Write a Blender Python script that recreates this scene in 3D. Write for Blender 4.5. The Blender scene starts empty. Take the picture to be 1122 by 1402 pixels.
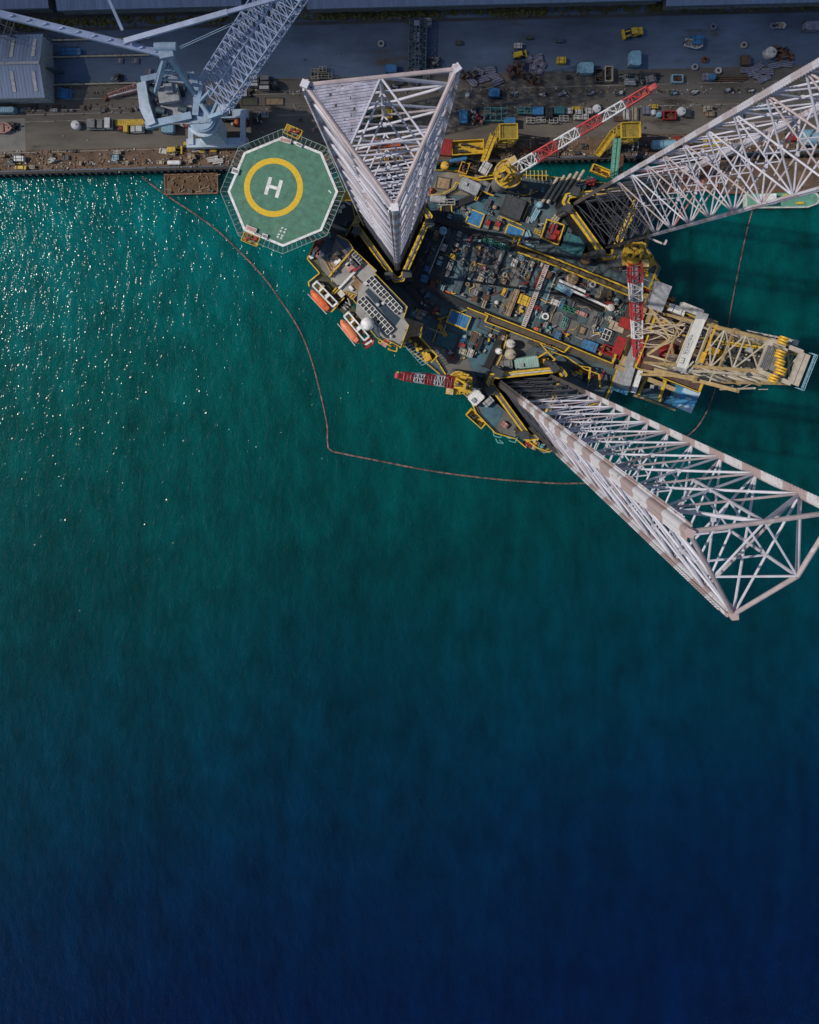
import bpy, math, random
from mathutils import Vector, Matrix
R = random.Random(11)
C = bpy.context.scene.collection
rad = math.radians
HC, F, NX, NY = 203.0, 1156.0, 547.0, 417.0      # drone height and lens, straight down
def W(px, py, z=0.0):
    s = (HC - z) / F
    return Vector(((px - NX) * s, (NY - py) * s, z))
AX = rad(-21.5)
U = Vector((math.cos(AX), math.sin(AX), 0)); V = Vector((-math.sin(AX), math.cos(AX), 0))
CA, CB, CC = Vector((-1.105, 14.65, 0)), Vector((45.2, 19.6, 0)), Vector((28.5, -20.2, 0))
DZ = 8.0      # hull deck
QZ = 3.0      # quay
def Hl(u, v, z=DZ):
    p = CA + U * u + V * v
    return Vector((p.x, p.y, z))

# ------------------------------------------------------------------ materials
MATS = {}
def mat(name, col, rough=.6, metal=0., var=.35, scale=.9, rust=0., rustcol=(.13, .055, .025), spec=.5, streak=None):
    if name in MATS: return MATS[name]
    m = bpy.data.materials.new(name); m.use_nodes = True
    nt = m.node_tree; b = nt.nodes['Principled BSDF']
    b.inputs['Roughness'].default_value = rough; b.inputs['Metallic'].default_value = metal
    b.inputs['Specular IOR Level'].default_value = spec
    g = nt.nodes.new('ShaderNodeNewGeometry')
    src = g.outputs['Position']
    if streak:
        mp = nt.nodes.new('ShaderNodeMapping'); mp.inputs['Scale'].default_value = streak
        nt.links.new(src, mp.inputs['Vector']); src = mp.outputs['Vector']
    n = nt.nodes.new('ShaderNodeTexNoise'); n.inputs['Scale'].default_value = scale; n.inputs['Detail'].default_value = 6; n.inputs['Roughness'].default_value = .65
    nt.links.new(src, n.inputs['Vector'])
    r = nt.nodes.new('ShaderNodeMapRange'); r.inputs['From Min'].default_value = .3; r.inputs['From Max'].default_value = .7
    r.inputs['To Min'].default_value = 1 - var; r.inputs['To Max'].default_value = 1 + var * .6
    nt.links.new(n.outputs['Fac'], r.inputs['Value'])
    mul = nt.nodes.new('ShaderNodeVectorMath'); mul.operation = 'SCALE'; mul.inputs[0].default_value = col
    nt.links.new(r.outputs['Result'], mul.inputs['Scale'])
    out = mul.outputs['Vector']
    if rust:
        n2 = nt.nodes.new('ShaderNodeTexNoise'); n2.inputs['Scale'].default_value = scale * .7; n2.inputs['Detail'].default_value = 8; n2.inputs['Roughness'].default_value = .7
        nt.links.new(src, n2.inputs['Vector'])
        r2 = nt.nodes.new('ShaderNodeMapRange'); r2.inputs['From Min'].default_value = .66 - rust * .35; r2.inputs['From Max'].default_value = .74 - rust * .3
        nt.links.new(n2.outputs['Fac'], r2.inputs['Value'])
        mx = nt.nodes.new('ShaderNodeMix'); mx.data_type = 'RGBA'
        nt.links.new(r2.outputs['Result'], mx.inputs[0]); nt.links.new(out, mx.inputs[6]); mx.inputs[7].default_value = (*rustcol, 1)
        out = mx.outputs[2]
    nt.links.new(out, b.inputs['Base Color'])
    MATS[name] = m; return m
PAL = dict(
    yellow=(.60, .39, .03), gold=(.60, .34, .03), white=(.66, .66, .66), offwhite=(.50, .48, .46), orange=(.62, .12, .03), teal=(.025, .12, .14),
    navy=(.012, .035, .06), slate=(.05, .085, .11), grey=(.17, .175, .18), lightgrey=(.32, .33, .35), darkgrey=(.045, .05, .055), tan=(.30, .21, .12),
    beige=(.38, .33, .25), rust=(.14, .055, .028), brown=(.10, .06, .035), red=(.30, .022, .022), pink=(.45, .22, .20), black=(.010, .011, .013),
    blue=(.035, .17, .36), sky=(.22, .40, .50), green=(.04, .20, .12), aqua=(.10, .36, .34), olive=(.07, .075, .045), lilac=(.20, .20, .26))
def P(c):
    r = {'rust': .0, 'tan': .25, 'yellow': .12, 'gold': .15, 'red': .15, 'white': .06, 'offwhite': .2, 'grey': .15, 'blue': .1}.get(c, .1)
    return mat('paint_' + c, PAL[c], .55, 0, .4, 1.1, rust=r)

# ------------------------------------------------------------------ mesh builder (world coordinates)
class MB:
    def __init__(s, m=None):
        s.v, s.f, s.mi, s.mats, s.cur, s.marks, s.lock = [], [], [], [], 0, [], 0
        if m: s.m(m)
    def m(s, mt):
        if isinstance(mt, str): mt = P(mt)
        if mt not in s.mats: s.mats.append(mt)
        s.cur = s.mats.index(mt); return s
    def mark(s):
        if not s.lock: s.marks.append((len(s.v), len(s.f)))
    def add(s, vs, fs):
        s.mark()
        o = len(s.v); s.v += [Vector(v) for v in vs]
        for f in fs: s.f.append([i + o for i in f]); s.mi.append(s.cur)
        return s
    def box(s, c, sz, rz=0., taper=1.0):            # c = centre of the BOTTOM face
        x, y, z = sz[0] / 2, sz[1] / 2, sz[2]; ca, sa = math.cos(rz), math.sin(rz); vs = []
        for zz, t in ((0, 1), (z, taper)):
            for dx, dy in ((-x, -y), (x, -y), (x, y), (-x, y)):
                dx *= t; dy *= t
                vs.append((c[0] + dx * ca - dy * sa, c[1] + dx * sa + dy * ca, c[2] + zz))
        return s.add(vs, [(3, 2, 1, 0), (4, 5, 6, 7), (0, 1, 5, 4), (1, 2, 6, 5), (2, 3, 7, 6), (3, 0, 4, 7)])
    def beam(s, a, b, w, h):                        # rectangular bar a -> b
        a, b = Vector(a), Vector(b); d = (b - a)
        if d.length < 1e-6: return s
        d.normalize(); up = Vector((0, 0, 1)) if abs(d.z) < .97 else Vector((1, 0, 0))
        x = d.cross(up).normalized() * w / 2; y = x.cross(d).normalized() * h / 2
        vs = [p + i * x + j * y for p in (a, b) for i, j in ((-1, -1), (1, -1), (1, 1), (-1, 1))]
        return s.add(vs, [(0, 1, 2, 3), (7, 6, 5, 4), (4, 5, 1, 0), (5, 6, 2, 1), (6, 7, 3, 2), (7, 4, 0, 3)])
    def tube(s, a, b, r, n=6, r2=None):
        a, b = Vector(a), Vector(b); d = b - a
        if d.length < 1e-6: return s
        d.normalize(); r2 = r if r2 is None else r2
        up = Vector((0, 0, 1)) if abs(d.z) < .97 else Vector((1, 0, 0))
        x = d.cross(up).normalized(); y = x.cross(d)
        vs = [p + (x * math.cos(6.28318 * k / n) + y * math.sin(6.28318 * k / n)) * rr for p, rr in ((a, r), (b, r2)) for k in range(n)]
        fs = [(k, (k + 1) % n, n + (k + 1) % n, n + k) for k in range(n)] + [tuple(range(n - 1, -1, -1)), tuple(range(n, 2 * n))]
        return s.add(vs, fs)
    def path(s, pts, r, n=6, close=False):
        pts = list(pts) + ([pts[0]] if close else []); s.mark(); s.lock += 1
        for a, b in zip(pts, pts[1:]): s.tube(a, b, r, n)
        s.lock -= 1; return s
    def bars(s, pts, w, h, close=False):
        pts = list(pts) + ([pts[0]] if close else [])
        for k, (a, b) in enumerate(zip(pts, pts[1:])): s.beam(a, b, w, h - .006 * (k % 2))
        return s
    def prism(s, poly, z0, z1):
        poly = [Vector(p).to_2d() for p in poly]
        if sum(a.x * b.y - b.x * a.y for a, b in zip(poly, poly[1:] + poly[:1])) < 0: poly.reverse()
        n = len(poly); vs = [(p.x, p.y, z0) for p in poly] + [(p.x, p.y, z1) for p in poly]
        return s.add(vs, [tuple(range(n - 1, -1, -1)), tuple(range(n, 2 * n))] + [(k, (k + 1) % n, n + (k + 1) % n, n + k) for k in range(n)])
    def lathe(s, c, prof, n=16):                    # prof = [(r, z)...] bottom to top
        vs = []; 
        for r, z in prof: vs += [(c[0] + r * math.cos(6.28318 * k / n), c[1] + r * math.sin(6.28318 * k / n), c[2] + z) for k in range(n)]
        fs = []
        for i in range(len(prof) - 1):
            fs += [(i * n + k, i * n + (k + 1) % n, (i + 1) * n + (k + 1) % n, (i + 1) * n + k) for k in range(n)]
        fs += [tuple(range(n - 1, -1, -1)), tuple(range((len(prof) - 1) * n, len(prof) * n))]
        return s.add(vs, fs)
    def dome(s, c, r, h=None, n=16):
        h = h or r
        return s.lathe(c, [(r * math.cos(t * math.pi / 12), h * math.sin(t * math.pi / 12)) for t in range(6)] + [(r * .05, h)], n)
    def ring(s, c, r0, r1, z0, z1, n=48):
        vs = []
        for r, z in ((r0, z0), (r1, z0), (r1, z1), (r0, z1)):
            vs += [(c[0] + r * math.cos(6.28318 * k / n), c[1] + r * math.sin(6.28318 * k / n), z) for k in range(n)]
        fs = []
        for i in range(4):
            j = (i + 1) % 4
            fs += [(i * n + k, i * n + (k + 1) % n, j * n + (k + 1) % n, j * n + k) for k in range(n)]
        return s.add(vs, fs)
    def rail(s, pts, h=1.1, close=False, w=.16, step=2.2, kick=.22):
        s.mark(); s.lock += 1; pts = [Vector(p) for p in pts]; seg = list(zip(pts, pts[1:] + ([pts[0]] if close else [])))
        for k, (a, b) in enumerate(seg):
            e = .003 * (k % 3)
            for zz in (h, h * .5): s.beam(a + Vector((0, 0, zz + e)), b + Vector((0, 0, zz + e)), w, .08)
            s.beam(a + Vector((0, 0, .1 + e)), b + Vector((0, 0, .1 + e)), kick, .2)
            n = max(1, int((b - a).length / step))
            for i in range(n):
                p = a.lerp(b, i / n); s.beam(p, p + Vector((0, 0, h)), .1, .1)
        s.lock -= 1; return s
    def build(s, name, parent=None, smooth=False):
        if name in SPLIT and parent is not None and len(s.marks) > 1:      # each separate piece is a part of its own
            ends = s.marks[1:] + [(len(s.v), len(s.f))]; first = None
            for (v0, f0), (v1, f1) in zip(s.marks, ends):
                if f1 == f0: continue
                q = MB(); q.v = s.v[v0:v1]; q.f = [[i - v0 for i in f] for f in s.f[f0:f1]]
                used = sorted(set(s.mi[f0:f1])); q.mats = [s.mats[i] for i in used]; q.mi = [used.index(i) for i in s.mi[f0:f1]]
                o = q.build(name, parent, smooth); first = first or o
            return first
        me = bpy.data.meshes.new(name); o = bpy.data.objects.new(name, me); C.objects.link(o)
        if parent is None:
            x = [v.x for v in s.v]; y = [v.y for v in s.v]; z = min(v.z for v in s.v)
            L = Vector(((min(x) + max(x)) / 2, (min(y) + max(y)) / 2, z)); o.location = L
            MW[o.name] = Matrix.Translation(L)
        else:
            o.parent = parent; MW[o.name] = MW[parent.name]
        inv = MW[o.name].inverted()
        me.from_pydata([inv @ v for v in s.v], [], s.f)
        for mt in s.mats: me.materials.append(mt)
        me.polygons.foreach_set('material_index', s.mi)
        if smooth: me.polygons.foreach_set('use_smooth', [True] * len(me.polygons))
        me.update(); return o
SPLIT = {'railing', 'deck_panel', 'yellow_frame', 'ladder_platform', 'vent', 'edge_girder', 'gangway', 'drawworks', 'red_skid', 'doghouse', 'gap_shade_bar', 'dark_plate', 'blue_panel', 'roof_walkway', 'skid', 'fire_main', 'fender_loop', 'flange', 'window_band', 'gangway_floor', 'winch_drum', 'tie_bar', 'pendant_rope', 'saddle', 'tyre_fender', 'bollard', 'thwart'}
MW = {}
PEND = []                 # (object, base label, world pixel position): repeats get their ordinal at the end
def thing(name, label, cat, loc=(0, 0, 0), rz=0., group=None):
    o = bpy.data.objects.new(name, None); C.objects.link(o); o.empty_display_size = .5
    o.location = loc; o.rotation_euler = (0, 0, rz); MW[o.name] = Matrix.Translation(Vector(loc)) @ Matrix.Rotation(rz, 4, 'Z')
    return tag(o, label, cat, group)
def tag(o, label, cat, group=None, kind=None):
    if label: o['label'] = label
    if cat: o['category'] = cat
    if group: o['group'] = group
    if kind: o['kind'] = kind
    return o
def dup(root, loc, rz=0., scale=None):
    def cp(o, par):
        c = o.copy(); C.objects.link(c)
        if par: c.parent = par
        for ch in o.children: cp(ch, c)
        return c
    r = cp(root, None); r.location = loc; r.rotation_euler = (0, 0, rz)
    if scale: r.scale = scale
    return r
def struct(mb, name):
    o = mb.build(name); o['kind'] = 'structure'; return o
# ------------------------------------------------------------------ sun, sky, camera
scn = bpy.context.scene
SUN_EL, SUN_DIR = rad(47), Vector((-1, .14, 0)).normalized()
w = bpy.data.worlds.new("World"); scn.world = w; w.use_nodes = True
sky = w.node_tree.nodes.new('ShaderNodeTexSky'); sky.sky_type = 'NISHITA'; sky.sun_disc = False
sky.sun_elevation = SUN_EL; sky.sun_rotation = math.atan2(SUN_DIR.x, SUN_DIR.y) % (2 * math.pi)
w.node_tree.links.new(sky.outputs[0], w.node_tree.nodes['Background'].inputs[0])
w.node_tree.nodes['Background'].inputs[1].default_value = .095
sd = bpy.data.lights.new('sun', 'SUN'); sd.energy = 3.6; sd.angle = rad(.53); sd.color = (1, .93, .83)
so = bpy.data.objects.new('sun', sd); C.objects.link(so)
tosun = Vector((SUN_DIR.x * math.cos(SUN_EL), SUN_DIR.y * math.cos(SUN_EL), math.sin(SUN_EL)))
so.rotation_euler = tosun.to_track_quat('Z', 'Y').to_euler(); so.location = (-300, 40, 320)
cd = bpy.data.cameras.new('camera'); cam = bpy.data.objects.new('camera', cd); C.objects.link(cam); scn.camera = cam
cam.location = (0, 0, HC); cd.sensor_fit = 'HORIZONTAL'; cd.sensor_width = 36; cd.lens = 36 * F / 1122
# the photograph is a crop: its centre lies off the point straight below
cd.shift_x = (561 - NX) / 1122; cd.shift_y = -(701 - NY) / 1122
cd.clip_start = 1; cd.clip_end = 8000
scn.view_settings.view_transform = 'Standard'; scn.view_settings.look = 'None'; scn.view_settings.exposure = 0; scn.view_settings.gamma = 1
scn.cycles.max_bounces = 6; scn.cycles.diffuse_bounces = 3; scn.cycles.glossy_bounces = 2; scn.cycles.transparent_max_bounces = 8
scn.cycles.sample_clamp_direct = 5; scn.cycles.caustics_reflective = False; scn.cycles.caustics_refractive = False

# ------------------------------------------------------------------ water
def water_mat():
    m = bpy.data.materials.new('sea_water'); m.use_nodes = True; nt = m.node_tree; N = nt.nodes; Lk = nt.links.new
    b = N['Principled BSDF']; b.inputs['Roughness'].default_value = .068; b.inputs['IOR'].default_value = 1.33; b.inputs['Specular IOR Level'].default_value = .42
    g = N.new('ShaderNodeNewGeometry'); sx = N.new('ShaderNodeSeparateXYZ'); Lk(g.outputs['Position'], sx.inputs[0])
    # darkening fade painted into the water colour: teal to dark blue, seaward and rightward
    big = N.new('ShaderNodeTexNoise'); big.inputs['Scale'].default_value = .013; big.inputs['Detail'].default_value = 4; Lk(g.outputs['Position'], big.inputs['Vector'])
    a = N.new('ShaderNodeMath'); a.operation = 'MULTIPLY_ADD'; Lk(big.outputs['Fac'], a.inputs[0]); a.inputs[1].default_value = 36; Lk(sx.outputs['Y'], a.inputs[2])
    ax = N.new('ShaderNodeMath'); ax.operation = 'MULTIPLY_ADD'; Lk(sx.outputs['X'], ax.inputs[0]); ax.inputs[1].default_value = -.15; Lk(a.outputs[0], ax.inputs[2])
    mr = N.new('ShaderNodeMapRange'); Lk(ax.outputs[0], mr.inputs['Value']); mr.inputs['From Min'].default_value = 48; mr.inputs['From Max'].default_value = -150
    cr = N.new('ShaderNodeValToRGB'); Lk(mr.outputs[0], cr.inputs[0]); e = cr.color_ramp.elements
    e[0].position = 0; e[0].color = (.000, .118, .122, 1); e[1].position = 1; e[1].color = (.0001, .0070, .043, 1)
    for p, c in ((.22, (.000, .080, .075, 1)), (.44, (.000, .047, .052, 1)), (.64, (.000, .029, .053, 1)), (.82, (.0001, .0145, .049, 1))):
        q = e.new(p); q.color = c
    n3 = N.new('ShaderNodeTexNoise'); n3.inputs['Scale'].default_value = .22; n3.inputs['Detail'].default_value = 7; n3.inputs['Roughness'].default_value = .6
    mp0 = N.new('ShaderNodeMapping'); mp0.inputs['Scale'].default_value = (1, .55, 1); Lk(g.outputs['Position'], mp0.inputs[0]); Lk(mp0.outputs[0], n3.inputs['Vector'])
    m2 = N.new('ShaderNodeMapRange'); Lk(n3.outputs['Fac'], m2.inputs['Value']); m2.inputs['From Min'].default_value = .3; m2.inputs['From Max'].default_value = .7; m2.inputs['To Min'].default_value = .70; m2.inputs['To Max'].default_value = 1.30
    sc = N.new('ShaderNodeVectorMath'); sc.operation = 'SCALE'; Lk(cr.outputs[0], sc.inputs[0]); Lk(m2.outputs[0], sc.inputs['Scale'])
    # wind lanes and patches
    mp4 = N.new('ShaderNodeMapping'); mp4.inputs['Scale'].default_value = (.085, .016, 1); mp4.inputs['Rotation'].default_value = (0, 0, rad(20)); Lk(g.outputs['Position'], mp4.inputs[0])
    n4 = N.new('ShaderNodeTexNoise'); n4.inputs['Scale'].default_value = 1; n4.inputs['Detail'].default_value = 5; n4.inputs['Roughness'].default_value = .62; n4.inputs['Distortion'].default_value = .6; Lk(mp4.outputs[0], n4.inputs['Vector'])
    m4 = N.new('ShaderNodeMapRange'); Lk(n4.outputs['Fac'], m4.inputs['Value']); m4.inputs['From Min'].default_value = .3; m4.inputs['From Max'].default_value = .7; m4.inputs['To Min'].default_value = .80; m4.inputs['To Max'].default_value = 1.24
    sc2 = N.new('ShaderNodeVectorMath'); sc2.operation = 'SCALE'; Lk(sc.outputs[0], sc2.inputs[0]); Lk(m4.outputs[0], sc2.inputs['Scale'])
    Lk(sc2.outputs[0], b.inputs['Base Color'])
    b.inputs['Subsurface Weight'].default_value = WATER_SSS
    b.inputs['Subsurface Radius'].default_value = (1, 1, 1); b.inputs['Subsurface Scale'].default_value = 40
    # ripples: crests run roughly with the quay's normal
    h = None
    for scl, st, det, amp in (((.62, .31, 1), 1, .8, 1.0), ((2.6, 1.5, 1), 1, 0, .34)):
        mp = N.new('ShaderNodeMapping'); mp.inputs['Scale'].default_value = scl; mp.inputs['Rotation'].default_value = (0, 0, rad(14)); Lk(g.outputs['Position'], mp.inputs[0])
        n = N.new('ShaderNodeTexNoise'); n.inputs['Scale'].default_value = 1; n.inputs['Detail'].default_value = det; n.inputs['Roughness'].default_value = .55; Lk(mp.outputs[0], n.inputs['Vector'])
        k = N.new('ShaderNodeMath'); k.operation = 'MULTIPLY_ADD'; Lk(n.outputs['Fac'], k.inputs[0]); k.inputs[1].default_value = amp
        if h is None: k.inputs[2].default_value = 0
        else: Lk(h, k.inputs[2])
        h = k.outputs[0]
    bp = N.new('ShaderNodeBump'); bp.inputs['Strength'].default_value = 1; bp.inputs['Distance'].default_value = WAVE; Lk(h, bp.inputs['Height']); Lk(bp.outputs[0], b.inputs['Normal'])
    return m
WATER_SSS, WAVE = 1.0, .325
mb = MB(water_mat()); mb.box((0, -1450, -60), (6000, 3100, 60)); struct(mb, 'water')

# ------------------------------------------------------------------ unseen shade caster added between the sun and the back of the yard
def added_shade_caster():
    m = bpy.data.materials.new('added_shade_caster'); m.use_nodes = True; nt = m.node_tree; N = nt.nodes; Lk = nt.links.new; N.remove(N['Principled BSDF'])
    g = N.new('ShaderNodeNewGeometry'); s = N.new('ShaderNodeSeparateXYZ'); Lk(g.outputs['Position'], s.inputs[0])
    n = N.new('ShaderNodeTexNoise'); n.inputs['Scale'].default_value = .012; n.inputs['Detail'].default_value = 5; Lk(g.outputs['Position'], n.inputs['Vector'])
    a = N.new('ShaderNodeMath'); a.operation = 'MULTIPLY_ADD'; Lk(n.outputs['Fac'], a.inputs[0]); a.inputs[1].default_value = 26; Lk(s.outputs[1], a.inputs[2])
    r = N.new('ShaderNodeMapRange'); Lk(a.outputs[0], r.inputs[0]); r.inputs['From Min'].default_value = CLY; r.inputs['From Max'].default_value = CLY + 44; r.inputs['To Max'].default_value = .93
    t = N.new('ShaderNodeBsdfTransparent'); d = N.new('ShaderNodeBsdfDiffuse'); d.inputs[0].default_value = (.35, .42, .55, 1); x = N.new('ShaderNodeMixShader')
    Lk(r.outputs[0], x.inputs[0]); Lk(t.outputs[0], x.inputs[1]); Lk(d.outputs[0], x.inputs[2]); Lk(x.outputs[0], N['Material Output'].inputs[0])
    mb = MB(m); c = Vector((-554, 470, 600)); rc = random.Random(2); nu, nv = 48, 16; rows = []
    for i in range(nv + 1):
        ph = math.pi * (i + .02) / (nv + .04)
        rows.append([c + Vector((620 * math.sin(ph) * math.cos(6.28318 * k / nu), 380 * math.sin(ph) * math.sin(6.28318 * k / nu), 42 * math.cos(ph) + rc.uniform(-6, 6))) for k in range(nu)])
    mb.add(sum(rows, []), [(i * nu + k, (i + 1) * nu + k, (i + 1) * nu + (k + 1) % nu, i * nu + (k + 1) % nu) for i in range(nv) for k in range(nu)])
    o = mb.build('added_shade_caster', None, True); o['kind'] = 'structure'
CLY = 120
added_shade_caster()

# ------------------------------------------------------------------ quay and yard
E0, E1 = W(0, 239, QZ), W(1122, 210.4, QZ)
QD = (E1 - E0).normalized(); QN = Vector((-QD.y, QD.x, 0)); QA = math.atan2(QD.y, QD.x)
def Q(px, d, z=QZ):         # a point d metres behind the quay edge at photo column px
    p = E0 + QD * ((px / 1122) * (E1 - E0).length) + QN * d
    return Vector((p.x, p.y, z))
def qpoly(d0, d1, x0=-8000, x1=9000): return [Q(x0, d0), Q(x1, d0), Q(x1, d1), Q(x0, d1)]
conc = mat('yard_concrete', (.088, .125, .19), .85, 0, .5, .12, rust=.12, rustcol=(.07, .06, .05), streak=(.35, 1, 1))
apr = mat('apron_concrete', (.145, .126, .104), .85, 0, .5, .16, rust=.22, rustcol=(.045, .036, .028), streak=(.3, 1, 1))
dirt = mat('rusty_apron', (.145, .092, .058), .9, 0, .5, .35, rust=.3, rustcol=(.05, .028, .016))
asph = mat('asphalt', (.055, .058, .06), .9, 0, .3, .3, streak=(.3, 1, 1))
mb = MB(conc); mb.prism(qpoly(0, 1500), -12, QZ); struct(mb, 'ground')
mb = MB(apr); mb.prism(qpoly(5.6, 21.0), QZ - .02, QZ + .004); struct(mb, 'quay_apron')
mb = MB(dirt); mb.prism(qpoly(.9, 5.6), QZ - .02, QZ + .004); struct(mb, 'quay_edge_strip')
mb = MB(mat('kerb_timber', (.045, .035, .028), .8, 0, .5, 1.2)); mb.prism(qpoly(0.02, .55), QZ - .02, QZ + .35); struct(mb, 'quay_kerb')
mb = MB(asph); mb.prism(qpoly(36.6, 38.6), QZ - .02, QZ + .004); mb.prism(qpoly(33.6, 34.4), QZ - .02, QZ + .008); struct(mb, 'road')
light = mat('pale_slab', (.21, .20, .185), .85, 0, .3, .3, rust=.15, rustcol=(.08, .07, .06))
mb = MB(light); a = W(-60, 208, QZ); b = W(35, 163, QZ); mb.box(((a.x + b.x) / 2, (a.y + b.y) / 2, QZ), (b.x - a.x, b.y - a.y, .03), QA)
o = struct(mb, 'concrete_slab')
mb = MB(mat('rail_steel', (.16, .15, .145), .5, .3, .3, 1)); 
for d in (5.0, 13.9, 14.9, 20.9): mb.prism(qpoly(d, d + .22), QZ + .004, QZ + .07 + d * .001)
struct(mb, 'rail_track')
mb = MB(mat('painted_line', (.33, .31, .27), .7, 0, .6, .5, rust=.5, rustcol=(.105, .088, .07)))
for d in (12.3, 17.4): mb.prism(qpoly(d, d + .16), QZ + .003, QZ + .009)
struct(mb, 'road_markings')
# timber fender wall below the edge
mb = MB(mat('fender_wall', (.022, .02, .02), .8, 0, .5, .8))
for k in range(0, 200):
    p = Q(-300 + k * 9, -.22); mb.box((p.x, p.y, -1), (.5, .38, QZ + 1.1), QA)
o = mb.build('fender_wall'); tag(o, 'dark timber fender piles along the foot of the quay', 'fender')
# strip of yellow-green scrub between yard and road
mb = MB(mat('scrub_leaf', (.085, .085, .018), .8, 0, .6, .9))
gr = random.Random(5)
for k in range(9000):
    x = gr.uniform(-60, 1180); t = .5 + .5 * math.sin(x * .021) * math.sin(x * .0077 + 1)
    if gr.random() > .18 + .82 * (t > .46) * (.4 if x < 600 else 1): continue
    p = Q(x, gr.gauss(35.6, .55)); s = gr.uniform(.15, .5); z = QZ + abs(gr.gauss(.1, .35)); a = gr.uniform(0, 6.28); tl = gr.uniform(-.5, .5)
    dx, dy = math.cos(a) * s, math.sin(a) * s
    mb.add([(p.x - dx, p.y - dy, z), (p.x + dy, p.y - dx, z + tl * s), (p.x + dx, p.y + dy, z), (p.x - dy, p.y + dx, z - tl * s)], [(0, 1, 2, 3)])
tag(mb.build('scrub_vegetation'), 'yellow-green scrub growing in a strip between the yard and the road', 'vegetation', kind='stuff')

# ------------------------------------------------------------------ sheds
corr = mat('roof_sheet', (.24, .29, .41), .5, .2, .25, .25, rust=.05, streak=(4, .3, 1))
def shed(x0, y0, x1, y1, ze, zr, label, sky_x=(), wallc='lightgrey', cat='warehouse', name='warehouse'):
    a, b = W(x0, y1, ze), W(x1, y0, ze); cx, cy = (a.x + b.x) / 2, (a.y + b.y) / 2; lx, ly = b.x - a.x, b.y - a.y
    t = thing(name, label, cat, (cx, cy, QZ), QA)
    M = MW[t.name]; L = lambda x, y, z: M @ Vector((x, y, z - QZ))
    wl = MB(P(wallc)); hx, hy = lx / 2 - .3, ly / 2 - .3
    vs = [L(sx * hx, sy * hy, z) for z in (QZ, ze - .1) for sx, sy in ((-1, -1), (1, -1), (1, 1), (-1, 1))] + [L(hx, 0, zr - .25), L(-hx, 0, zr - .25)]
    wl.add(vs, [(0, 1, 5, 4), (2, 3, 7, 6), (1, 2, 6, 8, 5), (3, 0, 4, 9, 7)]); wl.build('wall', t)
    rf = MB(corr); n = int(lx / .8)
    for sy in (-1, 1):
        vs = [L(-lx / 2, 0, zr), L(lx / 2, 0, zr), L(lx / 2, sy * ly / 2, ze), L(-lx / 2, sy * ly / 2, ze)]
        rf.add(vs + [v - Vector((0, 0, .18)) for v in vs], [(0, 1, 2, 3), (7, 6, 5, 4), (0, 4, 5, 1), (1, 5, 6, 2), (2, 6, 7, 3), (3, 7, 4, 0)])
        for k in range(n + 1):
            x = -lx / 2 + lx * k / n; rf.beam(L(x, 0, zr + .01), L(x, sy * ly / 2, ze + .01), .1, .06)
    ro = rf.build('roof', t)
    rc = MB('lightgrey'); rc.beam(L(-lx / 2, 0, zr + .1), L(lx / 2, 0, zr + .1), .6, .16); rc.build('ridge_cap', ro)
    for x in sky_x:
        for sy in (-1, 1):
            p = W(x, (y0 + y1) / 2, zr); xx = (M.inverted() @ p).x
            k0, k1 = .22, .82; k = MB('offwhite')
            k.beam(L(xx, sy * ly / 2 * k0, zr + (ze - zr) * k0 + .12), L(xx, sy * ly / 2 * k1, zr + (ze - zr) * k1 + .12), .75, .1); k.build('skylight', ro)
    g = MB('slate'); g.beam(L(-lx / 2, -ly / 2 - .12, ze - .1), L(lx / 2, -ly / 2 - .12, ze - .1), .3, .28); g.build('gutter', t)
    dr = MB('slate'); dr.beam(L(hx + .08, 0, QZ), L(hx + .08, 0, QZ + 5), .1, 5.); dr.build('door', t)
    return t
shed(-160, 49, 60, 136, 9.5, 12., 'large grey-blue shed with ridge roof and skylight strips beside the quay crane', (-80, -40, 14, 44))
for x0, x1, y0, y1, lb in ((-120, 66, -40, 13, 'long blue-grey roof beyond the road, behind the big shed'), (78, 330, -40, 11, 'long blue-grey roof behind the quay crane boom, beyond the road'),
                       (420, 905, -46, 6, 'long blue-grey roof above the gantry conveyor, beyond the road'), (912, 1240, -46, 4, 'long roof beyond the road past the end of the pipe stack')):
    shed(x0, y0, x1, y1, 7, 8.6, lb, (), 'grey', 'shed', 'storage_shed')

# ------------------------------------------------------------------ generic lattice boom
def lattice(mb, a, b, w0, w1, h0, h1, n, rc, rb, upv=(0, 0, 1), mid=False, t0=0., t1=1.):
    a, b = Vector(a), Vector(b); d = (b - a).normalized(); up = Vector(upv); x = d.cross(up).normalized(); y = x.cross(d)
    def pt(t, i, j):
        ww = w0 + (w1 - w0) * t; hh = h0 + (h1 - h0) * t
        return a.lerp(b, t) + x * i * ww / 2 + y * j * hh / 2
    ts = [t0 + (t1 - t0) * k / n for k in range(n + 1)]
    for i in (-1, 1):
        for j in (-1, 1): mb.tube(pt(t0, i, j), pt(t1, i, j), rc, 6)
    if mid:
        for j in (-1, 1): mb.tube(pt(t0, 0, j), pt(t1, 0, j), rc, 6)
    for k in range(n):
        s, e = ts[k], ts[k + 1]; f = 1 if k % 2 else -1
        for j in (-1, 1):
            if mid:
                for q in (-1, 1):
                    mb.tube(pt(s, 0, j), pt(e, q, j), rb, 5); mb.tube(pt(e, 0, j), pt(s, q, j), rb, 5)
            else: mb.tube(pt(s, -f, j), pt(e, f, j), rb, 5)
            mb.tube(pt(e, -1, j), pt(e, 1, j), rb, 5)
        for i in (-1, 1):
            mb.tube(pt(s, i, -f), pt(e, i, f), rb, 5); mb.tube(pt(e, i, -1), pt(e, i, 1), rb, 5)

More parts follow.
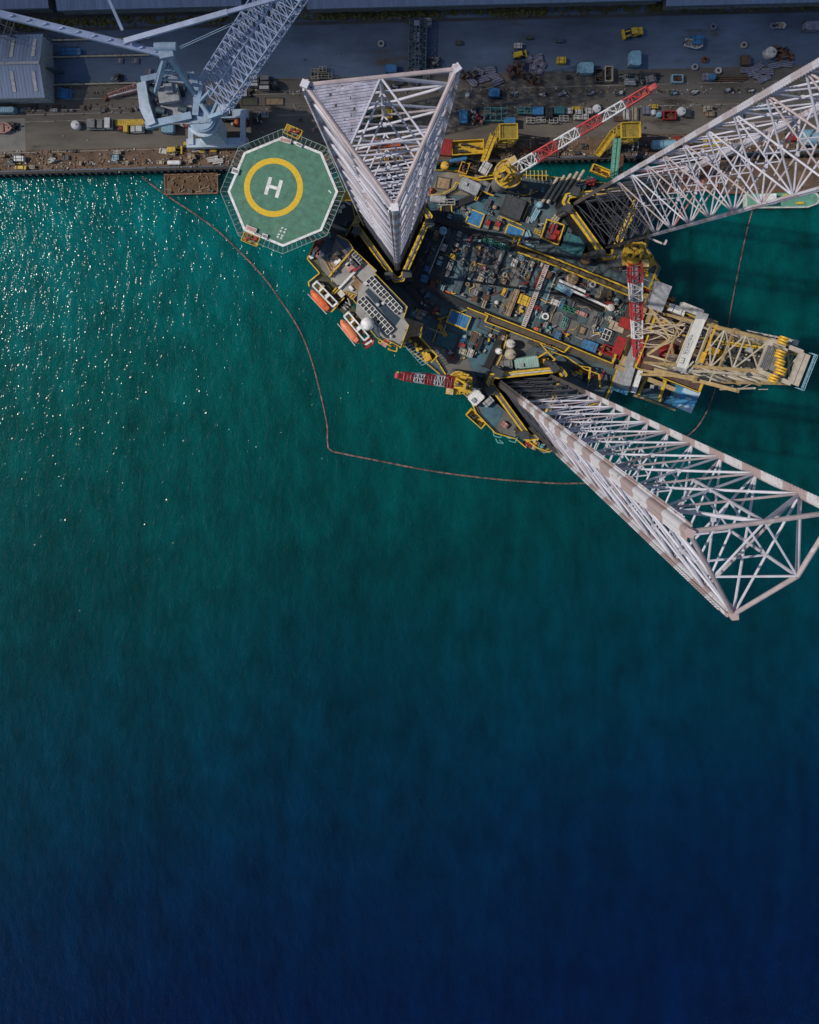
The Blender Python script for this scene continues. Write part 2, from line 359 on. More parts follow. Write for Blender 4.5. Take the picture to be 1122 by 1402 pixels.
# ------------------------------------------------------------------ the grey quay crane
def quay_crane():
    steel = mat('crane_paint', (.28, .39, .52), .5, 0, .3, .5, rust=.06); pale = mat('crane_pale', (.46, .55, .65), .5, 0, .3, .5, rust=.08); dk = P('slate')
    t = thing('quay_crane', 'tall blue-grey crane with a broad lattice boom, standing on the quay beside the helideck', 'crane', W(290, 190, QZ))
    m = MB(pale); 
    for yy in (197, 158):
        m.beam(W(257, yy, 5), W(340, yy - 2, 5), 2.0, 2.2)
    m.beam(W(262, 198, 6), W(262, 157, 6), 1.2, 1.2); m.beam(W(333, 196, 6), W(333, 156, 6), 1.2, 1.2)
    sb = m.build('portal_beam', t)
    for x in (262, 333):
        for yy in (197, 158):
            k = MB('yellow'); p = W(x, yy, QZ); k.box((p.x, p.y, QZ + .1), (3.2, .8, .9), QA); k.build('bogie', sb)
    m = MB(pale); c0, c1 = W(297, 186, 6), W(281, 166, 22)
    m.beam(c0, c1, 4.2, 4.6); m.lathe((c1.x, c1.y, 21), [(3.2, 0), (3.6, 1.5), (3.6, 2.4), (3.2, 2.6)], 24); m.build('portal_column', t)
    m = MB(steel); m.lathe((c1.x, c1.y, 23.7), [(2.9, 0), (2.9, 1.2), (2.5, 1.4), (2.5, 1.6)], 28); m.build('slewing_ring', t)
    # machinery platform
    m = MB(mat('crane_deck', (.40, .40, .44), .7, 0, .35, .6, rust=.1)); z = 25
    pl = [W(x, y, z) for x, y in ((196, 108), (262, 100), (283, 128), (284, 168), (208, 171), (196, 140))]; m.prism(pl, z - .5, z); pf = m.build('machinery_platform', t)
    m = MB(steel); m.bars([W(200, 172, z + .6), W(263, 158, z + .6)], 1.5, 1.5); m.bars([W(194, 109, z + .6), W(222, 103, z + .6)], 1.2, 1.2); m.bars([W(262, 100, z + .6), W(272, 124, z + .6), W(268, 158, z + .6)], 1.3, 1.3)
    m.build('edge_girder', pf)
    m = MB(pale); m.prism([W(x, y, z + 2) for x, y in ((187, 114), (199, 110), (204, 140), (213, 168), (202, 172), (191, 148))], z - 1, z + 2); m.build('counterweight', t)
    m = MB(P('lightgrey')); p = W(235, 132, z); m.box((p.x, p.y, z), (4.2, 3.4, 2.6), rad(8)); p = W(236, 126, z); m.box((p.x, p.y, z + 2.6), (1.6, 2., .8), rad(8)); m.build('winch_house', t)
    m = MB(dk)
    for x, y in ((222, 130), (250, 122), (222, 152), (252, 150), (212, 125)):
        p = W(x, y, z); m.tube(p + Vector((-.9, .2, .8)), p + Vector((.9, -.2, .8)), .75, 12)
    m.build('winch_drum', t)
    m = MB(steel); ap = W(228, 72, 47)
    for x, y in ((214, 112), (256, 104), (213, 128), (268, 130)):
        m.beam(W(x, y, z), ap + (W(x, y, z) - ap) * .08, .75, .8)
    for k in (.35, .62):
        q = [ap.lerp(W(x, y, z), k) for x, y in ((214, 112), (256, 104), (268, 130), (213, 128))]; m.bars(q, .35, .35, True)
        m.tube(q[0], q[2], .16); m.tube(q[1], q[3], .16)
    m.box((ap.x, ap.y, 46), (2.6, 2.0, 1.6), .2); m.tube(ap + Vector((-2, 1, .6)), ap + Vector((2, 1, .6)), .8, 12); m.build('a_frame', t)
    m = MB('offwhite'); m.rail([W(x, y, z) for x, y in ((197, 107), (262, 100), (283, 128), (284, 168), (208, 172))], 1.1, True, .05, 1.6, .06); m.build('railing', pf)
    m = MB('darkgrey')
    for k in range(26): p = W(R.uniform(205, 268), R.uniform(108, 164), z); m.box((p.x, p.y, z), (R.uniform(.3, 1.3), R.uniform(.2, .8), R.uniform(.2, 1.2)), rad(8) + R.choice([0, .6]))
    m.build('platform_equipment', pf)
    m = MB('offwhite')
    for k in range(10): q = c0.lerp(c1, k / 10) + Vector((-2.2, -1.4, 0)); m.beam(q, q + Vector((.7, -.2, 0)), .1, .1)
    m.beam(c0 + Vector((-2.2, -1.4, 0)), c1 + Vector((-2.2, -1.4, 0)), .08, .08); m.beam(c0 + Vector((-1.5, -1.6, 0)), c1 + Vector((-1.5, -1.6, 0)), .08, .08); m.build('ladder', t)
    # cab
    m = MB(pale); p = W(307, 152, 22); m.box((p.x, p.y, 22), (3.4, 2.4, 2.6), rad(4)); cb = m.build('cab', t)
    m = MB(mat('glass_dark', (.01, .015, .02), .08, 0, .1, 1)); m.box((p.x + 1.45, p.y - .2, 22.7), (.7, 2.0, 1.3), rad(4)); m.build('windscreen', cb)
    # boom
    a, b = W(281, 150, 26), W(447, -100, 66); s = b - a
    m = MB(mat('boom_paint', (.33, .40, .58), .5, 0, .3, .5, rust=.04)); lattice(m, a + s * .10, b, 8.6, 8.0, 2.6, 2.2, 22, .17, .11, mid=True)
    bo = m.build('boom', t)
    m = MB(steel)
    sx = s.cross(Vector((0, 0, 1))).normalized()
    for q in (-1, 1):
        m.beam(a + sx * q * 2.0, a + s * .10 + sx * q * 4.1, .8, 1.4); m.beam(a + sx * q * 2.0, a + s * .10 + sx * q * 1.3, .5, .9)
    m.tube(a - sx * 2.6, a + sx * 2.6, .5, 10); m.build('boom_foot', bo)
    m = MB(mat('boom_paint', None)); m.beam(W(226, 74, 46), W(-40, 9, 53), 1.25, 1.1)
    for k in range(12):
        p = W(226, 74, 46).lerp(W(-40, 9, 53), k / 12 + .04); m.box((p.x, p.y, p.z + .5), (.8, .3, .35), .3)
    m.build('backstay', t)
    m = MB(mat('boom_paint', None)); m.beam(W(171, 56, 49), W(312, 16, 53), .95, .7); m.beam(W(312, 16, 53), W(420, -14, 55), .7, .6); m.beam(W(148, -4, 52), W(168, 41, 50), .5, .5); m.build('tie_bar', t)
    m = MB(steel)
    for k in range(4): m.tube(ap + Vector((k * .3 - .4, 0, .8)), W(228 + k * 5, 130, 27), .04, 4)
    for k in (-2.2, 2.2): m.tube(a.lerp(b, .3) + sx * k + Vector((0, 0, 1.6)), a.lerp(b, .95) + sx * k * .8 + Vector((0, 0, 1.4)), .05, 4)
    m.tube(ap, a.lerp(b, .62) + Vector((0, 0, 1.5)), .07, 5); m.tube(ap + Vector((.8, 0, 0)), a.lerp(b, .62) + Vector((1, 0, 1.5)), .07, 5); m.build('pendant_rope', t)
quay_crane()
# ------------------------------------------------------------------ the jack-up rig
rig = thing('jackup_rig', 'jack-up drilling rig with three tall white lattice legs and a green helideck, at the quay', 'oil rig', (CA.x, CA.y, 0), AX)
deckm = mat('deck_plate', (.060, .092, .108), .6, .0, .6, .28, rust=.12, rustcol=(.05, .045, .04))
deckb = mat('deck_plate_blue', (.048, .118, .155), .6, 0, .5, .4, rust=.1, rustcol=(.06, .05, .045))
deckg = mat('deck_plate_grey', (.115, .112, .108), .7, 0, .4, .35, rust=.12, rustcol=(.07, .055, .045))
hullm = mat('hull_side', (.20, .21, .22), .6, 0, .4, .3, rust=.2)
outline = [(-13.2, -8.5), (-13.2, 8.5), (-10, 14.5), (12.4, 22.2), (29, 27.5), (50, 33), (53, 31), (55, 20), (59.5, 17), (59.5, -17), (55, -20), (53, -31), (50, -33), (29, -27.5), (12.4, -22.2), (-10, -14.5)]
m = MB(hullm); m.prism([Hl(u, v) for u, v in outline], -2, DZ - .03); hull = m.build('hull', rig)
# main deck plating under black sheets that paint the shade inside the leg wells
m = MB(deckm); m.prism([Hl(u * .995, v * .995) for u, v in outline], DZ - .03, DZ); deck = m.build('deck', rig)
m = MB('yellow')
m.rail([Hl(u * .985, v * .985) for u, v in outline], close=True, w=.12, kick=.12); m.build('railing', deck)

def bandmat(name, c1, c2):
    band = bpy.data.materials.new(name); band.use_nodes = True
    nt = band.node_tree; N = nt.nodes; Lk = nt.links.new; b = N['Principled BSDF']; b.inputs['Roughness'].default_value = .5
    g = N.new('ShaderNodeNewGeometry'); s = N.new('ShaderNodeSeparateXYZ'); Lk(g.outputs['Position'], s.inputs[0])
    a = N.new('ShaderNodeMath'); a.operation = 'MULTIPLY_ADD'; Lk(s.outputs[2], a.inputs[0]); a.inputs[1].default_value = 1 / 8.8; a.inputs[2].default_value = .886
    f = N.new('ShaderNodeMath'); f.operation = 'FRACT'; Lk(a.outputs[0], f.inputs[0])
    c = N.new('ShaderNodeMapRange'); Lk(f.outputs[0], c.inputs[0]); c.inputs['From Min'].default_value = .49; c.inputs['From Max'].default_value = .52
    n = N.new('ShaderNodeTexNoise'); n.inputs['Scale'].default_value = 1.3; n.inputs['Detail'].default_value = 7; Lk(g.outputs['Position'], n.inputs['Vector'])
    x = N.new('ShaderNodeMix'); x.data_type = 'RGBA'; Lk(c.outputs[0], x.inputs[0]); x.inputs[6].default_value = (*c1, 1); x.inputs[7].default_value = (*c2, 1)
    r = N.new('ShaderNodeMapRange'); Lk(n.outputs['Fac'], r.inputs[0]); r.inputs['From Min'].default_value = .58; r.inputs['From Max'].default_value = .75
    y = N.new('ShaderNodeMix'); y.data_type = 'RGBA'; Lk(r.outputs[0], y.inputs[0]); Lk(x.outputs[2], y.inputs[6]); y.inputs[7].default_value = (.30, .20, .19, 1)
    Lk(y.outputs[2], b.inputs['Base Color']); return band
def dark_foot(m, dark, z0, nz=1.2):
    # the lower legs, long under water, are bare dark steel up to a ragged line
    nt = m.node_tree; N = nt.nodes; Lk = nt.links.new; b = N['Principled BSDF']; src = b.inputs['Base Color'].links[0].from_socket
    g = N.new('ShaderNodeNewGeometry'); s = N.new('ShaderNodeSeparateXYZ'); Lk(g.outputs['Position'], s.inputs[0])
    n = N.new('ShaderNodeTexNoise'); n.inputs['Scale'].default_value = .5; n.inputs['Detail'].default_value = 5; Lk(g.outputs['Position'], n.inputs['Vector'])
    a = N.new('ShaderNodeMath'); a.operation = 'MULTIPLY_ADD'; Lk(n.outputs['Fac'], a.inputs[0]); a.inputs[1].default_value = 9; Lk(s.outputs[2], a.inputs[2])
    r = N.new('ShaderNodeMapRange'); Lk(a.outputs[0], r.inputs[0]); r.inputs['From Min'].default_value = z0 + 3; r.inputs['From Max'].default_value = z0 + 6
    x = N.new('ShaderNodeMix'); x.data_type = 'RGBA'; Lk(r.outputs[0], x.inputs[0]); x.inputs[6].default_value = (*dark, 1); Lk(src, x.inputs[7]); Lk(x.outputs[2], b.inputs['Base Color'])
bands = [bandmat('leg_band_pale', (.53, .52, .59), (.42, .38, .41)), bandmat('leg_band_brown', (.62, .60, .64), (.40, .31, .31))]
for q in bands: dark_foot(q, (.085, .075, .075), 50)
brw = mat('brace_white', (.50, .49, .56), .5, 0, .25, .7, rust=.10, rustcol=(.32, .24, .24))
brp = mat('brace_pink', (.38, .32, .335), .5, 0, .3, .7, rust=.15, rustcol=(.5, .46, .48))
brr = mat('brace_red', (.40, .13, .13), .5, 0, .3, .7, rust=.2, rustcol=(.5, .42, .42))
for q in (brw, brp, brr): dark_foot(q, (.032, .035, .045), 52)
TOP, BAY = 135.8, 8.8
LV = [131.1 - BAY * k for k in range(16)]
def leg(c, name_label, seed, redlow, tops=(TOP, TOP, TOP), mids=(TOP, TOP, TOP), band=None):
    band = band or bands[0]
    r = random.Random(seed); root = bpy.data.objects.new('leg', None); C.objects.link(root); root.parent = rig; root['label'] = name_label
    root.location = MW[rig.name].inverted() @ Vector((c.x, c.y, 0)); MW[root.name] = MW[rig.name] @ Matrix.Translation(root.location)
    vt = [c + Vector((math.cos(rad(a)), math.sin(rad(a)), 0)) * 6.98 for a in (156, 276, 36)]
    at = lambda i, z: Vector((vt[i].x, vt[i].y, min(z, tops[i])))
    for i in range(3):
        m = MB(bands[1] if c is CA and i == 1 else band); TP = tops[i]
        m.tube(at(i, -8), Vector((vt[i].x, vt[i].y, TP + .3)), .40 if band is bands[1] else .31, 14)
        rd = (vt[i] - c).normalized(); tg = Vector((-rd.y, rd.x, 0))
        ck = 1 if band is bands[1] else .74; m.beam(at(i, -8) - tg * .5 * ck, at(i, TP) - tg * .5 * ck, .34 * ck, .16); m.beam(at(i, -8) + tg * .5 * ck, at(i, TP) + tg * .5 * ck, .34 * ck, .16)
        # rack teeth along both edges of the rack plate
        for k in range(int((TP - 15) / .6)):
            for sg in (-1, 1):
                p = at(i, 14 + k * .6); m.beam(p + tg * sg * .66 * ck, p + tg * sg * .77 * ck, .14, .3)
        m.box((vt[i].x, vt[i].y, TP + .1), (.62, .62, .4), math.atan2(rd.y, rd.x))
        m.build('chord', root)
    for i in range(3):
        j = (i + 1) % 3; m = MB(brw); mid = lambda z: (at(i, z) + at(j, z)) / 2
        q = Vector((*((vt[i] + vt[j]) / 2).to_2d(), mids[i]))
        m.m(brp).tube(at(i, 999), q, .2, 8); m.tube(q, at(j, 999), .2, 8); m.m(brw).tube(at(i, LV[0]), q, .18, 8); m.tube(at(j, LV[0]), q, .18, 8); m.tube(q, mid(LV[1]), .15, 8)
        for k, z in enumerate(LV):
            m.m(brp if r.random() < .45 else brw).tube(at(i, z), at(j, z), .115, 8)
            if k + 1 < len(LV):
                z2 = LV[k + 1]; low = redlow and z < 78
                m.m(brw).tube(at(i, z), at(j, z2), .13, 8)
                m.m(brr if low and r.random() < .6 else (brp if r.random() < .3 else brw)).tube(at(j, z), at(i, z2), .13, 8)
                q = (at(i, z) + at(j, z2)) / 2; m.m(brw).beam(q - Vector((0, 0, .3)), q + Vector((0, 0, .3)), .4, .36)
        m.build('face_bracing', root)
    for z in [TOP] + LV:
        m = MB(brw); ms = [(at(i, z) + at((i + 1) % 3, z)) / 2 for i in range(3)]
        if z == TOP: ms = [Vector((p.x, p.y, mids[i])) for i, p in enumerate(ms)]
        for i in range(3): m.tube(ms[i], ms[(i + 1) % 3], .10, 6)
        m.build('span_breaker', root)
    # jacking frame round the leg
    def tri(off): return [c + Vector((math.cos(rad(a)), math.sin(rad(a)), 0)) * (6.98 + off) for a in (156, 276, 36)]
    def cut(off, k=.12):
        t = tri(off); o = []
        for i in range(3):
            o += [t[i].lerp(t[i - 1], k), t[i].lerp(t[(i + 1) % 3], k)]
        return o
    m = MB(P('black')); zt = 16.5; ou, inn = cut(4.6, .10), cut(2.2, .06)
    vs = [Vector((p.x, p.y, z)) for z in (DZ, zt) for p in ou + inn]
    n = 6; fs = []
    for k in range(n):
        k2 = (k + 1) % n
        fs += [(k, k2, 12 + k2, 12 + k), (6 + k2, 6 + k, 18 + k, 18 + k2), (12 + k, 12 + k2, 18 + k2, 18 + k)]
    m.add(vs, fs); jf = m.build('jack_frame', root)
    m = MB('yellow'); m.rail([Vector((p.x, p.y, zt)) for p in cut(4.3, .10)], close=True, w=.28, kick=.42); m.rail([Vector((p.x, p.y, zt)) for p in cut(2.5, .06)], close=True, w=.25, kick=.5); m.build('railing', root)
    m = MB('offwhite'); m.path([Vector((p.x, p.y, zt + .4)) for p in cut(3.4, .08)], .22, 8, True); m.build('pipe', root)
    for i in range(3):
        for sg in (-1, 1):
            m = MB('darkgrey'); rd = (vt[i] - c).normalized(); tg = Vector((-rd.y, rd.x, 0)); p = vt[i] + tg * sg * 2.0 + rd * 1.2
            m.box((p.x, p.y, 9), (1.6, 1.8, 10), math.atan2(rd.y, rd.x))
            for q in range(4): m.tube(p + Vector((0, 0, 11 + q * 2)), p + tg * sg * 1.3 + Vector((0, 0, 11 + q * 2)), .5, 10)
            m.build('jacking_unit', root)
    well = MB(P('black')); well.prism([Vector((p.x, p.y, 0)) for p in cut(2.2, .06)], DZ, DZ + .06); well.build('leg_well_shade', root)  # black sheet laid on the deck for the shade inside the well
    return root
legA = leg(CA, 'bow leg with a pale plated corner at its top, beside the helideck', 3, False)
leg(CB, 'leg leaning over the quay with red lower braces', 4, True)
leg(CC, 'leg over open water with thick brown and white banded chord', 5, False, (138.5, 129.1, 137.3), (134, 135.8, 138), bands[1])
# plated corner on top of the bow leg
vt = [CA + Vector((math.cos(rad(a)), math.sin(rad(a)), 0)) * 6.98 for a in (156, 276, 36)]
m = MB(mat('top_plate', (.33, .33, .43), .7, 0, .5, 1.6, rust=.35, rustcol=(.34, .30, .36)))
tp = [vt[0] * .94 + CA * .06, (vt[0] + vt[1]) / 2, (vt[0] + vt[2]) / 2]; e1, e2 = tp[2] - tp[0], tp[1] - tp[0]; z_ = Vector((0, 0, TOP - .02)); n_ = 22
for k in range(n_):          # grating bars with worn gaps, over three bearers
    t = (k + .5) / n_; a, b = tp[0] + e2 * t + e1 * .0, tp[0] + e2 * t + e1 * (1 - t); g0 = R.uniform(.2, .7)
    m.beam(a + z_, a.lerp(b, g0) + z_, .19, .05); m.beam(a.lerp(b, g0 + R.choice([0, .02, .05])) + z_, b + z_, .19, .05)
for t in (.08, .3, .52, .74): m.beam(tp[0] + e1 * t + z_ - Vector((0, 0, .08)), tp[0] + e1 * t + e2 * (1 - t) + z_ - Vector((0, 0, .08)), .16, .1)
m.bars([q + z_ for q in tp], .2, .12, True)
m.build('top_platform', legA)

# ------------------------------------------------------------------ helideck
def helideck():
    z = 30.0; c = W(387.5, 262, z); rr = 75 * (HC - z) / F
    g = bpy.data.objects.new('helideck', None); C.objects.link(g); g.parent = rig
    g.location = MW[rig.name].inverted() @ Vector((c.x, c.y, z)); MW[g.name] = MW[rig.name] @ Matrix.Translation(g.location)
    oct_ = lambda r, zz=z: [Vector((c.x + r * math.cos(rad(45 * k + 90)), c.y + r * math.sin(rad(45 * k + 90)), zz)) for k in range(8)]
    gm = bpy.data.materials.new('helideck_green'); gm.use_nodes = True; nt = gm.node_tree; N = nt.nodes; Lk = nt.links.new
    ge = N.new('ShaderNodeNewGeometry'); mp = N.new('ShaderNodeMapping'); mp.inputs['Rotation'].default_value = (0, 0, rad(22)); Lk(ge.outputs['Position'], mp.inputs[0])
    br = N.new('ShaderNodeTexBrick'); br.inputs['Scale'].default_value = 1; br.inputs['Brick Width'].default_value = 1.5; br.inputs['Row Height'].default_value = 1.5; br.offset = .0
    br.inputs['Mortar Size'].default_value = .035; br.inputs['Color1'].default_value = (.068, .185, .128, 1); br.inputs['Color2'].default_value = (.060, .168, .114, 1); br.inputs['Mortar'].default_value = (.045, .13, .09, 1); Lk(mp.outputs[0], br.inputs['Vector'])
    n = N.new('ShaderNodeTexNoise'); n.inputs['Scale'].default_value = .8; n.inputs['Detail'].default_value = 7; Lk(ge.outputs['Position'], n.inputs['Vector'])
    r = N.new('ShaderNodeMapRange'); Lk(n.outputs['Fac'], r.inputs[0]); r.inputs['From Min'].default_value = .3; r.inputs['From Max'].default_value = .7; r.inputs['To Min'].default_value = .75; r.inputs['To Max'].default_value = 1.2
    s = N.new('ShaderNodeVectorMath'); s.operation = 'SCALE'; Lk(br.outputs['Color'], s.inputs[0]); Lk(r.outputs[0], s.inputs['Scale'])
    mq = N.new('ShaderNodeMapping'); mq.inputs['Scale'].default_value = (.25, 2.2, 1); mq.inputs['Rotation'].default_value = (0, 0, rad(35)); Lk(ge.outputs['Position'], mq.inputs[0])
    n5 = N.new('ShaderNodeTexNoise'); n5.inputs['Scale'].default_value = .8; n5.inputs['Detail'].default_value = 6; Lk(mq.outputs[0], n5.inputs['Vector'])
    r5 = N.new('ShaderNodeMapRange'); Lk(n5.outputs['Fac'], r5.inputs[0]); r5.inputs['From Min'].default_value = .5; r5.inputs['From Max'].default_value = .72; r5.inputs['To Max'].default_value = .55
    x5 = N.new('ShaderNodeMix'); x5.data_type = 'RGBA'; Lk(r5.outputs[0], x5.inputs[0]); Lk(s.outputs[0], x5.inputs[6]); x5.inputs[7].default_value = (.085, .15, .12, 1); Lk(x5.outputs[2], N['Principled BSDF'].inputs['Base Color']); N['Principled BSDF'].inputs['Roughness'].default_value = .75
    m = MB(gm); m.prism(oct_(rr), z - .35, z); m.build('landing_surface', g)
    m = MB('white'); o, i = oct_(rr + .12), oct_(rr - .42)
    for k in range(8):
        k2 = (k + 1) % 8; m.add([o[k], o[k2], i[k2], i[k]] + [p + Vector((0, 0, .05 - .3 * (q < 0))) for q, p in enumerate((o[k], o[k2], i[k2], i[k]))], [(4, 5, 6, 7), (0, 1, 5, 4), (2, 3, 7, 6), (3, 0, 4, 7), (1, 2, 6, 5)])
    m.build('perimeter_line', g)
    hc = W(374.7, 256.3, z)
    m = MB(mat('mark_yellow', (.62, .40, .01), .6, 0, .2, 1.5)); m.ring(hc, 32.6 * (HC - z) / F, 40.4 * (HC - z) / F, z - .1, z + .012, 72); m.build('aiming_circle', g)
    m = MB('white'); a = rad(90 - 16); d = Vector((math.cos(a), math.sin(a), 0)); e = Vector((d.y, -d.x, 0)); up = Vector((0, 0, .012 + z))
    hx = Vector((hc.x, hc.y, 0))
    for sg in (-1, 1):
        q = hx + e * sg * 1.16 + up; m.beam(q - d * 1.85, q + d * 1.85, .72, .03)
    m.beam(hx + up - e * .86, hx + up + e * .86, .66, .024); m.build('letter_h', g)
    # weight and size figures beside the lower edge, seen as two short rows of strokes
    m = MB('white'); tc = W(386.3, 318.5, z); d = Vector((-.47, -.88, 0)).normalized(); e = Vector((d.y, -d.x, 0))
    for row, xs in ((-.38, (-1.05, -.45, .42, .98)), (.38, (-1.0, -.3, .5, 1.05))):
        for k, x in enumerate(xs):
            p = Vector((tc.x, tc.y, z + .012)) + d * x + e * row
            m.beam(p - e * .2, p + e * .2, .16, .03)
            if k % 2: m.beam(p - e * .2 + d * .22, p + e * .16 + d * .22, .14, .03); m.beam(p + e * .17, p + e * .17 + d * .24, .12, .024)
            else: m.beam(p + d * .2 - e * .05, p + d * .2 + e * .22, .18, .03)
    m.build('deck_figures', g)
    m = MB(mat('mark_patch', (.085, .2, .135), .75, 0, .2, 1)); p = W(380, 314, z); m.box((p.x, p.y, z - .05), (1.7, 2.4, .058), rad(-22)); m.build('repaired_patch', g)
    # safety net frame sloping outward
    m = MB(mat('net_frame', (.24, .33, .30), .5, 0, .2, 1)); a, b = oct_(rr + .2, z - .15), oct_(rr + 1.55, z + .3)
    nm = MB(mat('net_mesh', (.035, .075, .07), .8, 0, .3, 1))
    for k in range(8):
        k2 = (k + 1) % 8; m.tube(b[k], b[k2], .065, 6)
        for q in range(9):
            m.tube(a[k].lerp(a[k2], q / 9), b[k].lerp(b[k2], q / 9), .05, 5)
    m.build('safety_net_frame', g)
    for k in range(8):
        for q in range(1, 6): nm.tube(a[k].lerp(b[k], q / 6), a[(k + 1) % 8].lerp(b[(k + 1) % 8], q / 6), .022, 4)
        for q in range(1, 30): nm.tube(a[k].lerp(a[(k + 1) % 8], q / 30), b[k].lerp(b[(k + 1) % 8], q / 30), .018, 4)
    nm.build('safety_net', g)
    m = MB('grey')
    for x, y in ((340, 220), (340, 300), (435, 300), (435, 225), (388, 200), (388, 325)):
        m.tube(W(x, y, z - .35), Hl(-10 + (x - 340) * .03, (262 - y) * .05, 10), .35, 8)
    for k in range(-4, 5): m.beam((c.x - rr * .85, c.y + k * 2.1, z - .75), (c.x + rr * .85, c.y + k * 2.1, z - .75), .3, .7)
    m.build('support_truss', g)
    for lb, x, y, rot, cc in (('red and yellow foam monitor platform at the top corner of the helideck', 402, 181, 24, 'yellow'), ('red and yellow foam monitor platform at the lower left edge of the helideck', 344, 327.5, 22, 'yellow')):
        p = W(x, y, z - .6); m = MB('yellow'); m.box((p.x, p.y, z - .8), (3.6, 2.0, .25), rad(-rot)); m.rail([p + Matrix.Rotation(rad(-rot), 3, 'Z') @ Vector((i * 1.7, j * .95, 0)) for i, j in ((-1, -1), (1, -1), (1, 1), (-1, 1))], 1.0, True, .09, 1.2, .12)
        f = m.build('access_platform', g); f['label'] = lb
        m = MB('red'); m.lathe((p.x - .8, p.y, z - .55), [(.35, 0), (.35, .5), (.2, .7), (.2, 1.2)], 10); m.tube((p.x - .8, p.y, z + .5), (p.x + .1, p.y + .3, z + .9), .16, 8); m.box((p.x + .9, p.y + .1, z - .55), (.9, .7, .9), .4); m.build('foam_monitor', g)
        m = MB('olive'); m.box((p.x + .3, p.y - .5, z - .55), (.7, .5, .6), .2); m.m('brown').box((p.x - .2, p.y + .6, z - .55), (.8, .4, .5), .1); m.build('hose_box', g)
    for x, y, rot, sx, sy, cc in ((391.5, 192.5, 15, 2.3, .95, 'pink'), (410, 198.3, 24, 1.3, .7, 'white'), (344.5, 313.5, 22, 2.3, 1.0, 'pink'), (363, 323.5, 20, 1.1, 1.0, 'white'), (323, 234.5, 20, 1.4, 1.2, 'white'), (353, 321, 25, 1.4, .4, 'white')):
        p = W(x, y, z); m = MB('offwhite' if cc == 'pink' else 'white'); m.box((p.x, p.y, z + .012), (sx, sy, .55), rad(-rot)); 
        m.m(cc if cc == 'pink' else 'grey'); m.box((p.x, p.y, z + .56), (sx * .8, sy * .55, .05), rad(-rot)); m.build('equipment_locker', g)
    m = MB('white'); p = W(452, 262, z); m.beam(p + Vector((-.3, .25, .02)), p + Vector((.25, -.3, .02)), .25, .03); m.tube(W(463, 262, z), W(463, 262, z + 3.5), .08, 6); m.build('windsock_pole', g)
    m = MB('yellow'); p = W(467, 251, z - 3); m.box((p.x, p.y, z - 3.2), (.8, 2.4, .8), rad(28)); p = W(470, 268, z - 3); m.rail([p + Vector((x, y, 0)) for x, y in ((-1, -1), (2.2, -1), (2.2, 1), (-1, 1))], 1, True, .1, 1.5); m.box((p.x + .5, p.y, z - 3.2), (3, 1.8, .15)); m.build('stair_landing', g)
    m = MB('offwhite')
    for (x0, y0), (x1, y1) in (((452, 280), (462, 283)), ((450, 290), (461, 288)), ((447, 299), (458, 301)), ((456, 276), (470, 276)), ((460, 282), (455, 300)), ((468, 273), (480, 280))):
        m.beam(W(x0, y0, z - 5), W(x1, y1, z - 5), .3, .3)
    m.build('hand_rail', g)
helideck()
# ------------------------------------------------------------------ accommodation block (part of the rig)
def sub(name, parent, loc):
    o = bpy.data.objects.new(name, None); C.objects.link(o); o.parent = parent
    L = MW[parent.name].inverted() @ Vector(loc); o.location = L; MW[o.name] = MW[parent.name] @ Matrix.Translation(L); return o
glass = mat('window_glass', (.01, .02, .035), .08, 0, .1, 1)
wallw = mat('house_wall', (.46, .42, .40), .6, 0, .25, .5, rust=.15)
def WP(pts, z): return [W(x, y, z) for x, y in pts]
acc = sub('accommodation_block', rig, W(500, 400, DZ))
BA = rad(-47)          # the block's own long direction
ZR, ZB = 22., 20.
main = [(493, 391), (513, 373.5), (558, 420), (553, 435), (560, 445), (549, 475), (530, 465), (505, 449), (487, 428), (490, 404)]
m = MB(wallw); m.prism(WP(main, ZR), DZ, ZR - .06); m.build('wall', acc)
m = MB(mat('roof_grey', (.27, .265, .255), .75, 0, .3, .35, rust=.12, rustcol=(.10, .08, .065))); m.prism(WP(main, ZR), ZR - .06, ZR); roof = m.build('roof', acc)
m = MB('yellow'); m.rail(WP([(513, 373.5), (558, 420), (553, 435)], ZR), w=.12, kick=.14); m.rail(WP([(560, 445), (549, 475), (530, 465)], ZR), w=.12, kick=.14); m.build('railing', acc)
m = MB(P('navy')); m.prism(WP([(500, 399), (505, 394), (549, 436), (541, 447)], ZR), ZR, ZR + .03); m.m(mat('dark_strip', (.02, .05, .085), .5, 0, .4, .6)); m.prism(WP([(516, 375.5), (557, 418), (552, 425), (512, 379)], ZR), ZR, ZR + .03); m.build('roof_walkway', acc)
